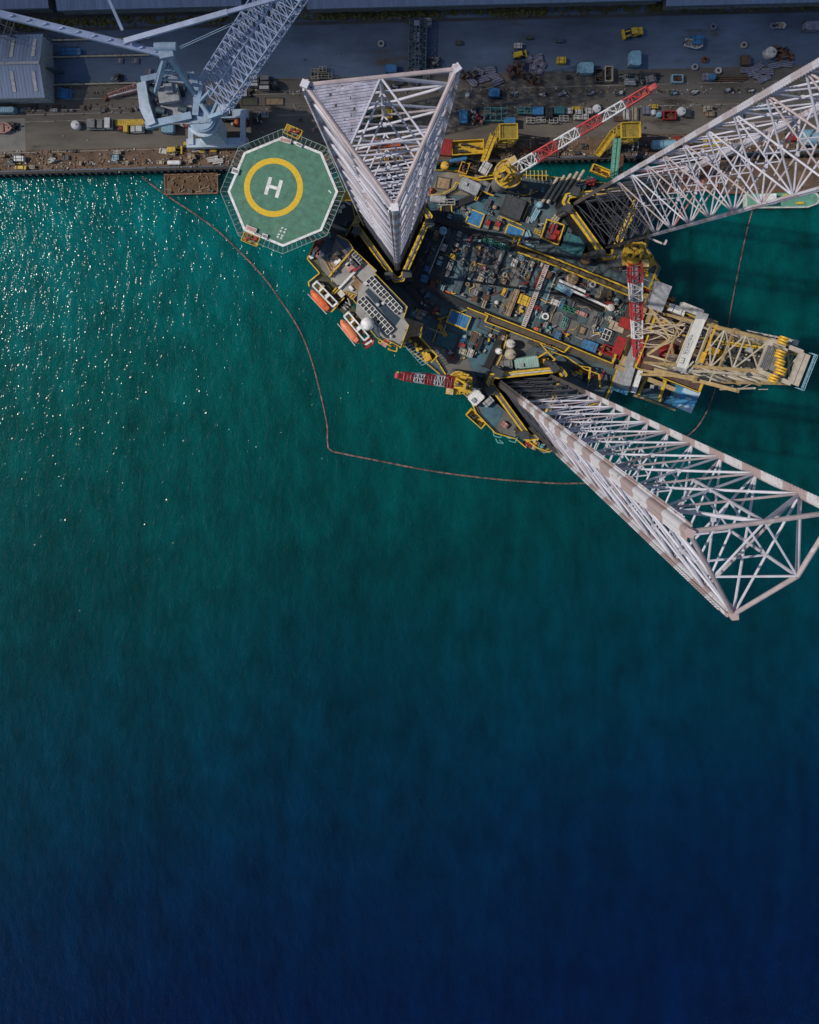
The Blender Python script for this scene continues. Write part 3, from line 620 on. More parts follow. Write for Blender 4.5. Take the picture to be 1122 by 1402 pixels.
def fans(x0, y0, x1, y1, n):
    a, b = W(x0, y0, ZR), W(x1, y1, ZR); d = (b - a).normalized(); e = Vector((-d.y, d.x, 0)); L = (b - a).length; st = L / n
    for k in range(n):
        for q in (-1, 1):
            if k == 5 and q == -1: continue
            p = a + d * st * (k + .5) + e * q * st * .5
            f = MB('white'); z = ZR + .5
            for s1, s2 in ((-1, 0), (1, 0), (0, -1), (0, 1)):
                f.box((p.x + (d.x * s1 + e.x * s2) * st * .46, p.y + (d.y * s1 + e.y * s2) * st * .46, z), (st * (.1 if s1 else .99), st * (.99 if s1 else .1), .4 + .004 * s1), math.atan2(d.y, d.x))
            for s1 in (-1, 1): f.box((p.x + d.x * s1 * st * .4, p.y + d.y * s1 * st * .4, ZR), (.1, .1, .5))
            f.m('black'); f.box((p.x, p.y, z - .1), (st * .9, st * .9, .2), math.atan2(d.y, d.x))
            f.m('darkgrey'); f.lathe((p.x, p.y, z + .12), [(.16, 0), (.16, .1)], 10)
            for w_ in range(5):
                an = w_ * 1.2566 + k; f.beam((p.x, p.y, z + .16), (p.x + math.cos(an) * st * .34, p.y + math.sin(an) * st * .34, z + .2), .16, .03)
            f.build('cooling_fan', acc)
fans(505.5, 381, 547, 426, 10); fans(493.5, 409, 535.5, 454, 10)
p = W(503.6, 443, ZR); m = MB('white'); m.lathe((p.x, p.y, ZR), [(.5, 0), (.5, .4), (1.25, .8), (1.45, 1.6), (1.3, 2.3), (.9, 2.75), (.2, 2.95)], 24); m.build('satellite_dome', acc, True)
p = W(515, 453, ZR); m = MB('white')
ds = MB('white'); ax = Vector((.85, .35, .25)).normalized(); 
import bmesh
rows = []; q0 = ax.cross(Vector((0, 0, 1))).normalized(); q1 = q0.cross(ax)
for i in range(6):
    r = 1.5 * i / 5 + .02; rows.append([p + Vector((0, 0, 1.7)) + ax * (.28 * (r / 1.5) ** 2) + (q0 * math.cos(k * .31416) + q1 * math.sin(k * .31416)) * r for k in range(20)])
vs = sum(rows, []); fs = [(i * 20 + k, i * 20 + (k + 1) % 20, (i + 1) * 20 + (k + 1) % 20, (i + 1) * 20 + k) for i in range(5) for k in range(20)]
ds.add(vs, fs).add([v - ax * .08 for v in vs], [f[::-1] for f in fs]); ds.tube(p, p + Vector((0, 0, 1.6)), .14, 8); ds.build('satellite_dish', acc, True)
m = MB('offwhite')
for x, y in ((500.5, 388), (549.5, 425.5), (525, 415), (518, 417), (519, 450), (536, 460)):
    p = W(x, y, ZR); m.box((p.x, p.y, ZR), (.9, .7, .8), BA) if x < 512 else m.lathe((p.x, p.y, ZR), [(.35, 0), (.35, .7), (.15, .8)], 10)
m.m('sky'); p = W(517, 417, ZR); m.box((p.x, p.y, ZR), (.8, .6, .5), BA); m.build('vent', acc)
# middle house, a storey lower, with grey sheet roof, timber decking and stairs
mid = [(451, 379), (484, 341), (516, 371), (493, 391), (489, 404), (470, 398)]
m = MB(wallw); m.prism(WP(mid, ZB), DZ, ZB - .06); m.build('wall', acc)
m = MB(mat('roof_sheet_grey', (.29, .28, .27), .7, 0, .25, .5, rust=.1)); m.prism(WP(mid, ZB), ZB - .06, ZB)
for k in range(9):
    a, b = W(455 + k * 2.2, 377 + k * 2.1, ZB + .03), W(470 + k * 2.2, 360.5 + k * 2.1, ZB + .03); m.beam(a, b, .1, .06)
r2 = m.build('roof', acc)
m = MB('white'); m.beam(W(464, 395, ZB + .5), W(486, 372, ZB + .5), .5, .5); m.beam(W(486, 372, ZB + .5), W(493, 363, ZB + .5), .4, .4); m.build('duct', acc)
m = MB('red'); m.beam(W(484, 371, ZB + .6), W(494, 363, ZB + .6), .7, .5); m.build('fire_hose_reel', acc)
m = MB('pink'); m.box(tuple(W(480, 367.5, ZB)), (1.6, .9, .7), BA + 1.57); m.build('locker', acc)
m = MB(mat('timber_deck', (.22, .14, .075), .8, 0, .5, 1.2)); m.prism(WP([(479, 391), (488, 380), (500, 391), (492, 403)], ZB + .5), ZB, ZB + .5); m.build('timber_platform', acc)
m = MB('darkgrey')
for x, y, s in ((487, 352, 1.2), (491, 356, 1.1), (485, 358, 1.0), (494, 361, .9), (489, 362, 1.1)):
    p = W(x, y, ZB); m.box((p.x, p.y, ZB), (s, s * 1.4, 1.0), BA)
m.m('lightgrey')
for k in range(4): m.beam(W(482 + k * 3, 349 + k * 3.3, ZB + 1.1), W(487 + k * 3, 344.5 + k * 3.3, ZB + 1.1), .2, .2)
m.beam(W(482, 349, ZB + 1.15), W(494, 362, ZB + 1.15), .25, .2); m.build('air_handler', acc)
m = MB('yellow'); m.rail(WP([(451, 379), (484, 341)], ZB), w=.3, kick=.5); m.rail(WP([(484, 341), (516, 371)], ZB), w=.14, kick=.2); m.rail(WP([(470, 398), (489, 404)], ZB), w=.12, kick=.14); m.build('railing', acc)
# bow house under the helideck: curved dark glass front
bz = 20.5
bow = [(436, 352), (447, 326), (463, 322), (477, 330), (484, 340.5), (451, 378.5), (441, 369)]
m = MB(wallw); m.prism(WP(bow, bz), DZ, bz - .06); m.build('wall', acc)
m = MB(mat('bow_roof', (.17, .155, .145), .7, 0, .4, .5, rust=.2, rustcol=(.10, .065, .04))); m.prism(WP(bow, bz), bz - .06, bz); r3 = m.build('roof', acc)
m = MB(mat('bow_blue', (.018, .05, .10), .35, 0, .4, .5)); m.prism(WP([(438, 346), (447, 327), (455, 324), (455, 333), (450, 343), (444, 350)], bz), bz, bz + .04); m.prism(WP([(459, 323), (476, 331), (482, 340), (477, 345), (466, 335)], bz), bz, bz + .04); m.build('blue_panel', acc)
gm = MB(glass); arc = WP([(456.5, 321), (456, 330), (452.5, 339), (448, 348), (445.5, 356)], bz); gm.bars(arc, .9, 1.6); gm.build('window_band', acc)
m = MB('white'); p = W(462.5, 358, bz); m.box((p.x, p.y, bz), (1.5, .85, .8), BA + 1.57); m.build('locker', acc)
m = MB('darkgrey'); p = W(458, 354, bz); m.box((p.x, p.y, bz), (1.3, 1.3, .6), BA); m.build('hatch', acc)
m = MB('tan'); p = W(458.5, 363, bz); m.prism(WP([(449, 362), (453, 356), (468, 365), (459, 374)], bz), bz, bz + .05); m.build('walkway', acc)
m = MB('yellow'); m.rail(WP([(421.5, 354.5), (432, 329), (449, 321.5)], 17), w=.16, kick=.18); m.rail(WP([(421.5, 354.5), (438, 373.5)], 17), w=.2, kick=.25); m.rail(WP([(463, 322), (477, 329), (484, 340)], bz), w=.1, kick=.12); m.rail(WP([(444, 356), (455, 376)], bz), w=.1, kick=.1); m.build('railing', acc)
m = MB(P('olive')); m.prism(WP([(421.5, 354.5), (432, 329), (449, 321.5), (455, 330), (447, 352), (451, 379), (438, 373.5)], 17), 16.7, 17); m.m('pink')
for x, y in ((436, 350), (434, 341), (439, 347)): m.box(tuple(W(x, y, 17)), (1.1, .8, 1.2), 1)
m.m('white'); m.beam(W(429, 351, 17.3), W(431, 341, 17.3), .6, .6); m.box(tuple(W(427, 352, 17)), (.8, .8, 1), .4); m.m('red'); m.box(tuple(W(437, 331, 17)), (1, .8, 1), .3); m.build('lower_deck', acc)
# small units over the roofs
rf_ = random.Random(19)
for k in range(46):
    x, y, z_ = rf_.choice([(rf_.uniform(496, 556), rf_.uniform(388, 470), ZR), (rf_.uniform(458, 505), rf_.uniform(350, 395), ZB), (rf_.uniform(440, 480), rf_.uniform(328, 372), bz), (rf_.uniform(432, 500), rf_.uniform(385, 450), 15.6)])
    if z_ == ZR and not (-22 < (y - 425) - 1.0 * (x - 525) < 30): continue
    if z_ == 15.6 and abs((y - 415) - .95 * (x - 465)) > 14: continue
    m = MB(rf_.choice(['offwhite', 'beige', 'tan', 'grey', 'lightgrey', 'brown', 'white', 'pink', 'darkgrey'])); m.box(tuple(W(x, y, z_)), (rf_.uniform(.3, 1.1), rf_.uniform(.25, .8), rf_.uniform(.3, 1.1)), BA); m.build('roof_unit', acc)
# lifeboat decks
zl = 15.5
m = MB(mat('mesh_deck', (.05, .055, .035), .8, 0, .4, 1.2, rust=.2)); m.prism(WP([(422, 391), (440, 372), (470, 400), (478, 412), (464, 424), (450, 415)], zl), zl - .3, zl); m.prism(WP([(458, 414), (478, 402), (488, 428), (508, 452), (512, 465), (488, 452)], zl), zl - .3, zl)
ld = m.build('lifeboat_deck', acc)
m = MB('yellow'); m.rail(WP([(438, 374), (423, 386), (424, 392)], zl), w=.2, kick=.2); m.rail(WP([(455, 401), (465, 389)], zl), w=.25, kick=.3); m.rail(WP([(457, 403), (465, 395)], zl), w=.2, kick=.2)
m.rail(WP([(454, 427), (465, 415), (472, 407)], zl), w=.2, kick=.25); m.rail(WP([(478, 402), (496, 426), (488, 433)], zl), w=.12, kick=.15); m.rail(WP([(508, 452), (516, 462), (536, 474)], zl), w=.14, kick=.2); m.build('railing', acc)
m = MB('gold'); m.prism(WP([(470, 397), (477, 388), (490, 399), (482, 410)], zl + 2), zl, zl + 2); m.m('tan')
for k in range(5): m.beam(W(471 + k * 3, 400 + k * 2.5, zl + 2.2), W(477 + k * 3, 393 + k * 2.5, zl + 2.2), .25, .2)
m.m('offwhite'); m.box(tuple(W(468, 402, zl)), (1.5, 1.2, 1.4), BA); m.build('stair_tower', acc)
m = MB('lightgrey')
for k in range(3): m.bars(WP([(467 + k * 3, 419 - k * 3), (474 + k * 3, 424 - k * 3), (470 + k * 3, 418 - k * 5)], zl + .6), .2, .2)
m.build('ladder', acc)
def davit(x0, y0, x1, y1, wpx):
    a, b = W(x0, y0, zl + 2.2), W(x1, y1, zl + 2.2); d = (b - a).normalized(); e = Vector((-d.y, d.x, 0)) * wpx / 6.2
    m = MB('white'); m.beam(a, b, .3, .5); m.beam(a + e, b + e, .3, .5)
    for t in (0, .3, .62, 1): m.beam(a.lerp(b, t), (a + e).lerp(b + e, t), .4, .45)
    for t in (0, 1):
        q = (a + e).lerp(b + e, t); m.beam(q, Vector((q.x, q.y, zl)), .4, .4)
    m.build('davit', acc)
    m = MB('gold'); q = a.lerp(b, .3) + e * .5; m.box((q.x, q.y, zl), (1.4, 1.2, 1.6), BA); m.m('brown'); q = a.lerp(b, .75) + e * .5; m.box((q.x, q.y, zl), (1.6, .9, 1.4), BA); m.m('white'); q = a.lerp(b, .6) + e * .5; m.box((q.x, q.y, zl), (.9, 1.0, 2.1), BA); m.build('winch', acc)
    return d
d1 = davit(428, 391, 456, 420, 8.5); davit(471, 433, 499, 466, 8.5)
# yellow grated platform with a net, and side platforms
m = MB(mat('grate', (.07, .06, .03), .8, 0, .4, 1)); m.prism(WP([(556, 462), (573, 459), (600, 489), (593, 495), (583, 492)], 14), 13.7, 14); gp = m.build('grated_platform', acc)
m = MB('yellow'); m.rail(WP([(553, 475), (558, 460), (573, 459), (599, 487), (590, 496)], 14), w=.2, kick=.35)
rr_ = random.Random(3)
for k in range(11): p = W(562 + k * 2.6, 466 + k * 2.5, 14); m.box((p.x + rr_.uniform(-.4, .4), p.y + rr_.uniform(-.4, .4), 14), (rr_.uniform(.5, .9), rr_.uniform(.4, .8), rr_.uniform(.5, 1.3)), rr_.uniform(0, 2))
m.m('gold'); m.box(tuple(W(585, 489, 14)), (1.6, 1.5, 1.4), .4); m.build('yellow_stand', acc)
m = MB('sky'); a0, a1, b0, b1 = W(553, 472, 13), W(578, 500, 13), W(562, 468, 13.6), W(590, 494, 13.6)
m.bars([b0, a0, a1, b1], .1, .1)
for k in range(1, 8): m.beam(a0.lerp(a1, k / 8), b0.lerp(b1, k / 8), .09, .09)
m.build('net_frame', acc)
m = MB('tan'); m.prism(WP([(553, 434), (580, 443), (578, 462), (566, 459), (549, 470), (560, 446)], 18), 17.6, 18); m.m('yellow'); m.beam(W(578, 447, 19), W(575, 462, 19), .35, .35); m.m('offwhite'); m.beam(W(574, 455, 18.4), W(572.5, 459, 18.4), .4, .4); m.build('side_platform', acc)
m = MB('pink'); m.prism(WP([(521, 471), (527, 463.5), (533, 468), (528, 476)], 16), 14, 16); m.m('red'); m.beam(W(527, 463.5, 16.4), W(533, 467.5, 16.4), .8, .8); m.build('rescue_locker', acc)
m = MB('yellow'); m.rail(WP([(532, 478), (534, 472), (544, 474), (543, 481)], 14), close=True, w=.2, kick=.3); m.rail(WP([(518, 467), (526, 461), (529, 463), (520, 470)], 14), close=True, w=.16, kick=.2); m.rail(WP([(534, 470), (540, 466), (549, 476)], 16), w=.25, kick=.3); m.build('railing', acc)

# ------------------------------------------------------------------ lifeboats (hang from davits: things of their own)
def lifeboat(name, label, cat, x0, y0, x1, y1, wid, mcol, canopy, z=14.6):
    a, b = W(x0, y0, z), W(x1, y1, z); c = (a + b) / 2; d = b - a; L = d.length; rz = math.atan2(d.y, d.x)
    t = thing(name, label, cat, (c.x, c.y, z - 1.6), rz, 'lifeboats on the accommodation block' if name == 'lifeboat' else None); M = MW[t.name]
    def skin(prof, zlo, zhi, n=14, top=False):
        m = MB(mcol); N_ = 9; rows = []
        for i in range(n + 1):
            s = -1 + 2 * i / n; ww = max(.04, (1 - abs(s) ** 3.2)) ** .7 * wid / 2
            rows.append([M @ Vector((s * L / 2, math.cos(math.pi * k / (N_ - 1)) * ww, zlo + (math.sin(math.pi * k / (N_ - 1))) ** .75 * (zhi - zlo) * (max(.15, 1 - abs(s) ** 4)))) for k in range(N_)])
        vs = sum(rows, []); fs = [(i * N_ + k, (i + 1) * N_ + k, (i + 1) * N_ + k + 1, i * N_ + k + 1) for i in range(n) for k in range(N_ - 1)]
        m.add(vs, fs); return m
    skin(None, 1.2, -.1).build('hull', t, True)
    if canopy:
        o = skin(None, 1.2, 2.5).build('canopy', t, True)
        m = MB(mcol); m.box(tuple(M @ Vector((L * .33, 0, 1.9))), (1.2, 1.1, 1.1), rz, .8); k = m.build('conning_hatch', o)
        m = MB(glass); m.box(tuple(M @ Vector((L * .33 + .05, 0, 2.35))), (1.25, .8, .3), rz); m.build('window', o)
        m = MB('offwhite'); m.beam(M @ Vector((-L * .47, wid * .5, 1.25)), M @ Vector((L * .47, wid * .5, 1.25)), .16, .2); m.beam(M @ Vector((-L * .47, -wid * .5, 1.25)), M @ Vector((L * .47, -wid * .5, 1.25)), .16, .2); m.build('fender_rope', t)
    else:
        m = MB('white'); m.beam(M @ Vector((-L * .36, 0, 1.3)), M @ Vector((L * .3, 0, 1.3)), .5, .3); m.build('seat', t)
        m = MB('black'); m.box(tuple(M @ Vector((-L * .5, 0, .9))), (.5, .5, .9), rz); m.build('outboard_engine', t)
        m = MB('red'); m.path([M @ Vector((L / 2 * s, wid / 2 * q, 1.25)) for s, q in ((-.95, .8), (.4, 1), (.95, .2), (.95, -.2), (.4, -1), (-.95, -.8))], .3, 8); m.build('tube', t)
    m = MB('darkgrey')
    for s in (-.38, .38): m.tube(M @ Vector((s * L, 0, 2.3 if canopy else 1.4)), M @ Vector((s * L, .6, 4.)), .05, 5)
    m.build('fall_wire', t); return t
lifeboat('lifeboat', 'orange enclosed lifeboat nearer the helideck, hung below a white davit', 'lifeboat', 425.8, 396.7, 453.3, 426.2, 2.3, 'orange', True)
lifeboat('lifeboat', 'orange enclosed lifeboat hung beside the white satellite dome', 'lifeboat', 466.8, 437.7, 492.8, 470.2, 2.25, mat('faded_orange', (.62, .19, .09), .5, 0, .25, .8), True)
lifeboat('rescue_boat', 'small red rescue boat with a white stripe beside the lower lifeboat', 'rescue boat', 497.5, 474, 512.5, 464, 1.5, 'red', False)

# ------------------------------------------------------------------ pedestal cranes
cy = mat('crane_yellow', (.52, .33, .03), .5, 0, .35, .8, rust=.2, rustcol=(.20, .10, .03)); cyp = mat('crane_cream', (.50, .37, .16), .6, 0, .4, .8, rust=.25, rustcol=(.28, .15, .05))
cr_ = mat('boom_red', (.40, .03, .035), .5, 0, .3, .8); cw_ = mat('boom_white', (.55, .55, .57), .5, 0, .25, .8, rust=.08)
def pedestal_crane(label, bx, by, z, tip, nseg, w, first=0, extra=0, tr=2.5):
    p = W(bx, by, z); t = thing('pedestal_crane', label, 'crane', (p.x, p.y, DZ)); T = Vector(tip)
    h = (T - p); az = math.atan2(h.y, h.x); f = Vector((math.cos(az), math.sin(az), 0)); s = Vector((-f.y, f.x, 0)); q = lambda a, b, zz: Vector((p.x, p.y, zz)) + f * a + s * b
    m = MB('grey'); m.lathe((p.x, p.y, DZ), [(1.9, 0), (1.9, z - DZ - 3), (2.3, z - DZ - 1.4), (2.3, z - DZ - .8)], 20); m.build('pedestal', t)
    m = MB(cyp); m.lathe((p.x, p.y, z - .8), [(tr, 0), (tr, .35)], 24); tt = m.build('turntable', t)
    m = MB('yellow'); m.rail([Vector((p.x + (tr - .1) * math.cos(k * .5236), p.y + (tr - .1) * math.sin(k * .5236), z - .45)) for k in range(12)], 1.0, True, .1, 9, .12); m.build('railing', tt)
    m = MB(cy); m.box(tuple(q(-1.4, .9, z - .44)), (3.0, 1.7, 2.2), az, .9); m.box(tuple(q(-1.2, -1.1, z - .44)), (2.6, 1.3, 1.7), az, .95)
    m.lathe(tuple(q(.6, -.1, z - .44)), [(1.5, 0), (1.6, .8), (1.1, 1.6), (.5, 1.9)], 18)
    for k in (-.8, 0, .8): m.tube(q(-2.4, k, z + 1.9), q(-2.0, k + .2, z + 2.5), .25, 8)
    for k in range(9): m.box(tuple(q(R.uniform(-2.6, .5), R.uniform(-2.2, 2.2), z - .44)), (R.uniform(.4, 1.3), R.uniform(.3, .9), R.uniform(.6, 2.6)), az + R.choice([0, .5, -.4]))
    m.m('black')
    for k in range(6): m.box(tuple(q(R.uniform(-2.3, .3), R.uniform(-1.7, 1.7), z + 1.2)), (R.uniform(.3, .8), R.uniform(.2, .6), R.uniform(.3, .9)), az)
    m.build('machinery_house', t)
    m = MB('darkgrey'); m.tube(q(-1.6, -.9, z + 2.1), q(-1.6, .9, z + 2.1), .55, 12); m.tube(q(.2, -.7, z + 1.2), q(.2, .7, z + 1.2), .45, 12); m.build('winch_drum', t)
    m = MB(cy)
    ap = q(-.8, 0, z + 5.2)
    for k in (-1.1, 1.1): m.beam(q(1.2, k, z + .4), ap + s * k * .4, .35, .45); m.beam(q(-2.5, k, z + .4), ap + s * k * .4, .35, .45)
    m.beam(ap - s * .6, ap + s * .6, .5, .5); m.build('a_frame', t)
    m = MB(cyp); m.box(tuple(q(1.8, 2.0, z - .2)), (1.7, 1.4, 1.9), az, .9); cb = m.build('cab', t)
    m = MB(glass); m.box(tuple(q(2.55, 2.0, z + .4)), (.3, 1.15, 1.0), az); m.build('window', cb)
    a = q(1.7, 0, z + .5); bo = MB(cw_ if first == 0 else cr_); bo.tube(a - s * w * .55, a + s * w * .55, .35, 8); boom = bo.build('boom', t)
    dz = (T - a).normalized(); up = s.cross(dz) * -1
    for k in range(nseg):
        m = MB(cw_ if (k + first) % 2 == 0 else cr_)
        tape = lambda tt_: 1 if tt_ < .8 else 1 - (tt_ - .8) * 2.6
        lattice(m, a, T, w, w * .6, .9 * w, .5 * w, 3, .17, .105, up, False, k / nseg, (k + 1) / nseg)
        if extra:     # walkway plate between the chords
            m.m('lightgrey'); m.beam(a.lerp(T, k / nseg), a.lerp(T, (k + 1) / nseg), w * .45, .08)
        m.build('boom_section', boom)
    m = MB(cr_); m.beam(T, T + dz * 1.6, w * .38, w * .35); m.tube(T + dz * 1.2 - s * .5, T + dz * 1.2 + s * .5, .5, 10); m.build('boom_tip', boom)
    m = MB('darkgrey')
    for k in (-.3, .3): m.tube(ap + s * k, a.lerp(T, .93) + s * k, .035, 4)
    m.tube(T + dz * 1.2, T + dz * 1.2 + Vector((0, 0, -6)), .035, 4); m.build('pendant_rope', t)
    m = MB('gold'); e = T + dz * 1.2; m.box((e.x, e.y, e.z - 7.2), (.5, .7, 1.2)); m.build('hook_block', t); return t
pedestal_crane('yellow pedestal crane whose red and white boom reaches out over the quay', 697, 237, 26, W(889, 122, 44), 6, 2.3, 0, 0, 3.1)
pedestal_crane('yellow pedestal crane at the open-water edge with a short steep red and white boom', 629, 524, 23, W(551, 515, 31), 5, 2.3, 1, 1)
pedestal_crane('yellow pedestal crane with its red and white boom laid across the pipe deck end', 868, 350, 24, W(874, 488, 22), 5, 2.6, 1, 1)

t = thing('boom_rest', 'bright yellow boom rest and davit arm beside the stowed crane pivot, over open water', 'boom rest', W(886, 358, DZ)); m = MB('yellow')
for a, b in (((876, 352, 22), (893, 350, 22)), ((893, 350, 22), (889, 366, 22)), ((889, 366, 22), (878, 372, 22)), ((884, 368, 22), (886, 380, 21)), ((862, 338, 20), (880, 352, 22))): m.beam(W(*a), W(*b), .7, .7)
m.build('arm', t); m = MB(cy); m.box(tuple(W(884, 360, 19)), (2.4, 2.0, 3), .4); m.box(tuple(W(858, 356, 20)), (2.2, 1.9, 3), .2); m.build('housing', t); m = MB('gold'); m.beam(W(886, 358, DZ), W(885, 359, 19), .8, .8); m.build('post', t)
m = MB(P('darkgrey')); m.prism(WP([(452, 274), (480, 266), (488, 300), (474, 324), (446, 318)], 16), 8, 16); m.build('bow_platform', rig)
m = MB('yellow'); m.rail(WP([(480, 268), (487, 300), (474, 322)], 16), 1.1, False, .12, 2, .2); m.build('railing', rig)
for k in range(14):
    m = MB(R.choice(['darkgrey', 'grey', 'navy', 'offwhite', 'olive'])); m.box(tuple(W(R.uniform(456, 480), R.uniform(276, 314), 16)), (R.uniform(.5, 1.6), R.uniform(.4, 1.4), R.uniform(.4, 1.4)), R.choice([0, .5, 1.1])); m.build('bow_equipment', rig)
# ------------------------------------------------------------------ cantilever with derrick
cant = thing('drilling_cantilever', 'beige drilling derrick and cantilever reaching out over the water from the hull end', 'derrick', Hl(56, 0, DZ), AX)
steelb = mat('derrick_beige', (.36, .26, .13), .55, 0, .3, .6, rust=.2, rustcol=(.30, .17, .08)); dst = mat('derrick_pale', (.43, .38, .31), .5, 0, .3, .7, rust=.12, rustcol=(.34, .24, .14))
bc = W(930, 476, 22.0); ub = (bc - CA).dot(U); vb = (bc - CA).dot(V)
tc = W(1069, 495, 74.0)
m = MB(steelb)
for v in (-8.5, 8.5): m.beam(Hl(57, v + vb, 14), Hl(ub + 8, v + vb, 14), 1.0, 4.)
for u in (58, ub - 6, ub + 6): m.beam(Hl(u, vb - 8, 13), Hl(u, vb + 8, 13), .8, 2)
m.build('cantilever_beam', cant)
m = MB(mat('drill_floor', (.09, .055, .045), .7, 0, .5, .5, rust=.3)); m.prism([Hl(ub + a, vb + b) for a, b in ((-7.5, -7.5), (7.5, -7.5), (7.5, 7.5), (-7.5, 7.5))], 21.2, 22); df = m.build('drill_floor', cant)
m = MB('red'); p = Hl(ub - 9.5, vb + 1, 0); m.box((p.x, p.y, 17), (6.5, 2.2, 1.8), AX); p = Hl(ub - 2.5, vb - 1.5, 0); m.box((p.x, p.y, 22), (2.4, 3.0, 2.0), AX); p = Hl(ub - 10.5, vb - 4, 0); m.box((p.x, p.y, 15.4), (2, 4, 1.2), AX); m.build('red_skid', df)
m = MB('gold'); p = Hl(ub + 1.5, vb + 1, 0); m.box((p.x, p.y, 22), (2, 1.5, 2.4), AX); p = Hl(ub - 4, vb + 4, 0); m.box((p.x, p.y, 22), (2.8, 1.3, 1.6), AX); m.m('grey'); p = Hl(ub + 4, vb - 3, 0); m.box((p.x, p.y, 22), (3.4, 4, 2.6), AX); m.tube(Hl(ub + 3, vb + 2, 23.5), Hl(ub + 3, vb + 5, 23.5), 1.2, 14); m.build('drawworks', df)
m = MB('lightgrey'); p = Hl(ub - 8.2, vb + 8.5, 0); m.box((p.x, p.y, 20.5), (3.2, 6, 3.0), AX); m.m('offwhite'); p = Hl(ub - 1, vb + 8.4, 0); m.box((p.x, p.y, 22), (4.6, 1.6, 2.4), AX); m.build('doghouse', df)
m = MB('yellow'); m.rail([Hl(ub + a, vb + b, 22) for a, b in ((-7.3, -7.3), (7.3, -7.3), (7.3, 7.3), (-7.3, 7.3))], close=True, w=.14, kick=.2); m.build('railing', df)
# derrick tower: four tapering legs
HB, HT, Z0, Z1 = 5.6, 2.55, 22., 74.
def dp(i, z):
    t = (z - Z0) / (Z1 - Z0); a = bc.lerp(tc, t) if False else Vector((bc.x + (tc.x - bc.x) * t, bc.y + (tc.y - bc.y) * t, z)); h = HB + (HT - HB) * t
    su, sv = ((-1, -1), (1, -1), (1, 1), (-1, 1))[i]; p = a + U * su * h + V * sv * h; return Vector((p.x, p.y, z))
tw = sub('derrick_tower', cant, (bc.x, bc.y, Z0))
for i in range(4):
    m = MB(steelb); m.beam(dp(i, Z0), dp(i, Z1), .55, .55); m.build('tower_leg', tw)
for i in range(4):
    j = (i + 1) % 4; m = MB(dst); zs = [22, 32, 41, 49, 56, 62, 68, 74]
    if i == 3: zs = [22, 49, 56, 65, 74]       # the open V-door face looks to the bow
    for a, b in zip(zs, zs[1:]):
        m.tube(dp(i, b), dp(j, b), .16, 6)
        if i == 3 and a == 22: m.tube(dp(i, 40), dp(j, 40), .2, 6); continue
        m.tube(dp(i, a), dp(j, b), .15, 6); m.tube(dp(j, a), dp(i, b), .15, 6)
        if i != 3: m.m(steelb); m.tube(dp(i, (a + b) / 2), dp(j, (a + b) / 2), .12, 6); m.m(dst)
    m.build('face_bracing', tw)
# weather cladding panels on the seaward face, leaving gaps
m = MB(mat('cladding', (.05, .048, .045), .7, 0, .5, .7, rust=.3, rustcol=(.10, .06, .03)))
for k in range(9):
    za, zb_ = 23 + k * 4.6, 27.1 + k * 4.6; a0, a1, b0, b1 = dp(1, za), dp(2, za), dp(1, zb_), dp(2, zb_)
    for t0, t1 in ((.05, .34), (.37, .66), (.69, .95)):
        if (k * 3 + int(t0 * 10)) % 7 == 5: continue
        n_ = U * .25; v4 = [a0.lerp(a1, t0) - n_, a0.lerp(a1, t1) - n_, b0.lerp(b1, t1) - n_, b0.lerp(b1, t0) - n_]; m.add(v4 + [q + U * .08 for q in v4], [(3, 2, 1, 0), (4, 5, 6, 7), (0, 1, 5, 4), (1, 2, 6, 5), (2, 3, 7, 6), (3, 0, 4, 7)])
m.build('cladding_panel', tw)
m = MB('grey')
for k in range(26):
    z_ = R.uniform(24, 60); a0, a1 = dp(0, z_), dp(2, z_); q = a0.lerp(a1, R.uniform(.25, .75)) + V * R.uniform(-2, 2) * (1 - (z_ - 22) / 80); m.m(R.choice(['grey', 'darkgrey', 'tan', 'gold', 'brown', 'lightgrey'])); m.box(tuple(q), (R.uniform(.4, 1.2), R.uniform(.3, 1.0), R.uniform(.5, 2.2)), AX)
m.beam(dp(0, 26), dp(2, 62), .1, .1); m.build('tower_equipment', tw)
# racking board with a lettered wind wall on the bow side
zb = 43.5; f0, f1 = dp(3, zb + 3), dp(0, zb + 3); e = (f1 - f0).normalized(); f0, f1 = f0 - e * 1.6 - U * 1.2, f1 + e * 1.6 - U * 1.2
wwm = mat('sign_white', (.62, .62, .62), .6, 0, .12, .8)
m = MB(wwm); k0, k1 = f0.lerp(f1, .1), f0.lerp(f1, .94); m.beam(k0, k1, .5, 4.2); m.m('lightgrey'); m.beam(f0, k0, .7, 4.3); m.beam(k1, f1, .7, 4.3)
ww = m.build('wind_wall', tw)
m = MB(P('slate')); pf = f1 - U * .27; up = Vector((0, 0, 1)); L = (f1 - f0).length
def wp(x, y): return pf - e * x + up * y
# side that faces the bow: first the emblem near the water-side end, then two rows of strokes
sx = -1
x0 = L * .14
m.beam(wp(x0, -1.1), wp(x0, .8), .06, .3); m.beam(wp(x0 - .15, .8), wp(x0 + 1.0, .8), .06, .34); m.beam(wp(x0 + .95, -1.1), wp(x0 + .95, .7), .06, .34); m.beam(wp(x0 + .45, -.7), wp(x0 + .5, .35), .05, .18)
rs = random.Random(8); x = L * .30
while x < L * .64:
    m.beam(wp(x, -.75), wp(x, .35), .06, .13); m.beam(wp(x + .3, -.75), wp(x + .3, .3 if rs.random() < .6 else -.1), .06, .11); m.beam(wp(x, rs.choice((.33, -.72, -.2))), wp(x + .3, rs.choice((.33, -.72, -.2))), .05, .12); x += .56
x = L * .29
while x < L * .52:
    m.beam(wp(x, .85), wp(x, 1.35), .06, .08); m.beam(wp(x + .14, 1.3), wp(x + .26, 1.0), .05, .07); x += .36
x = L * .28
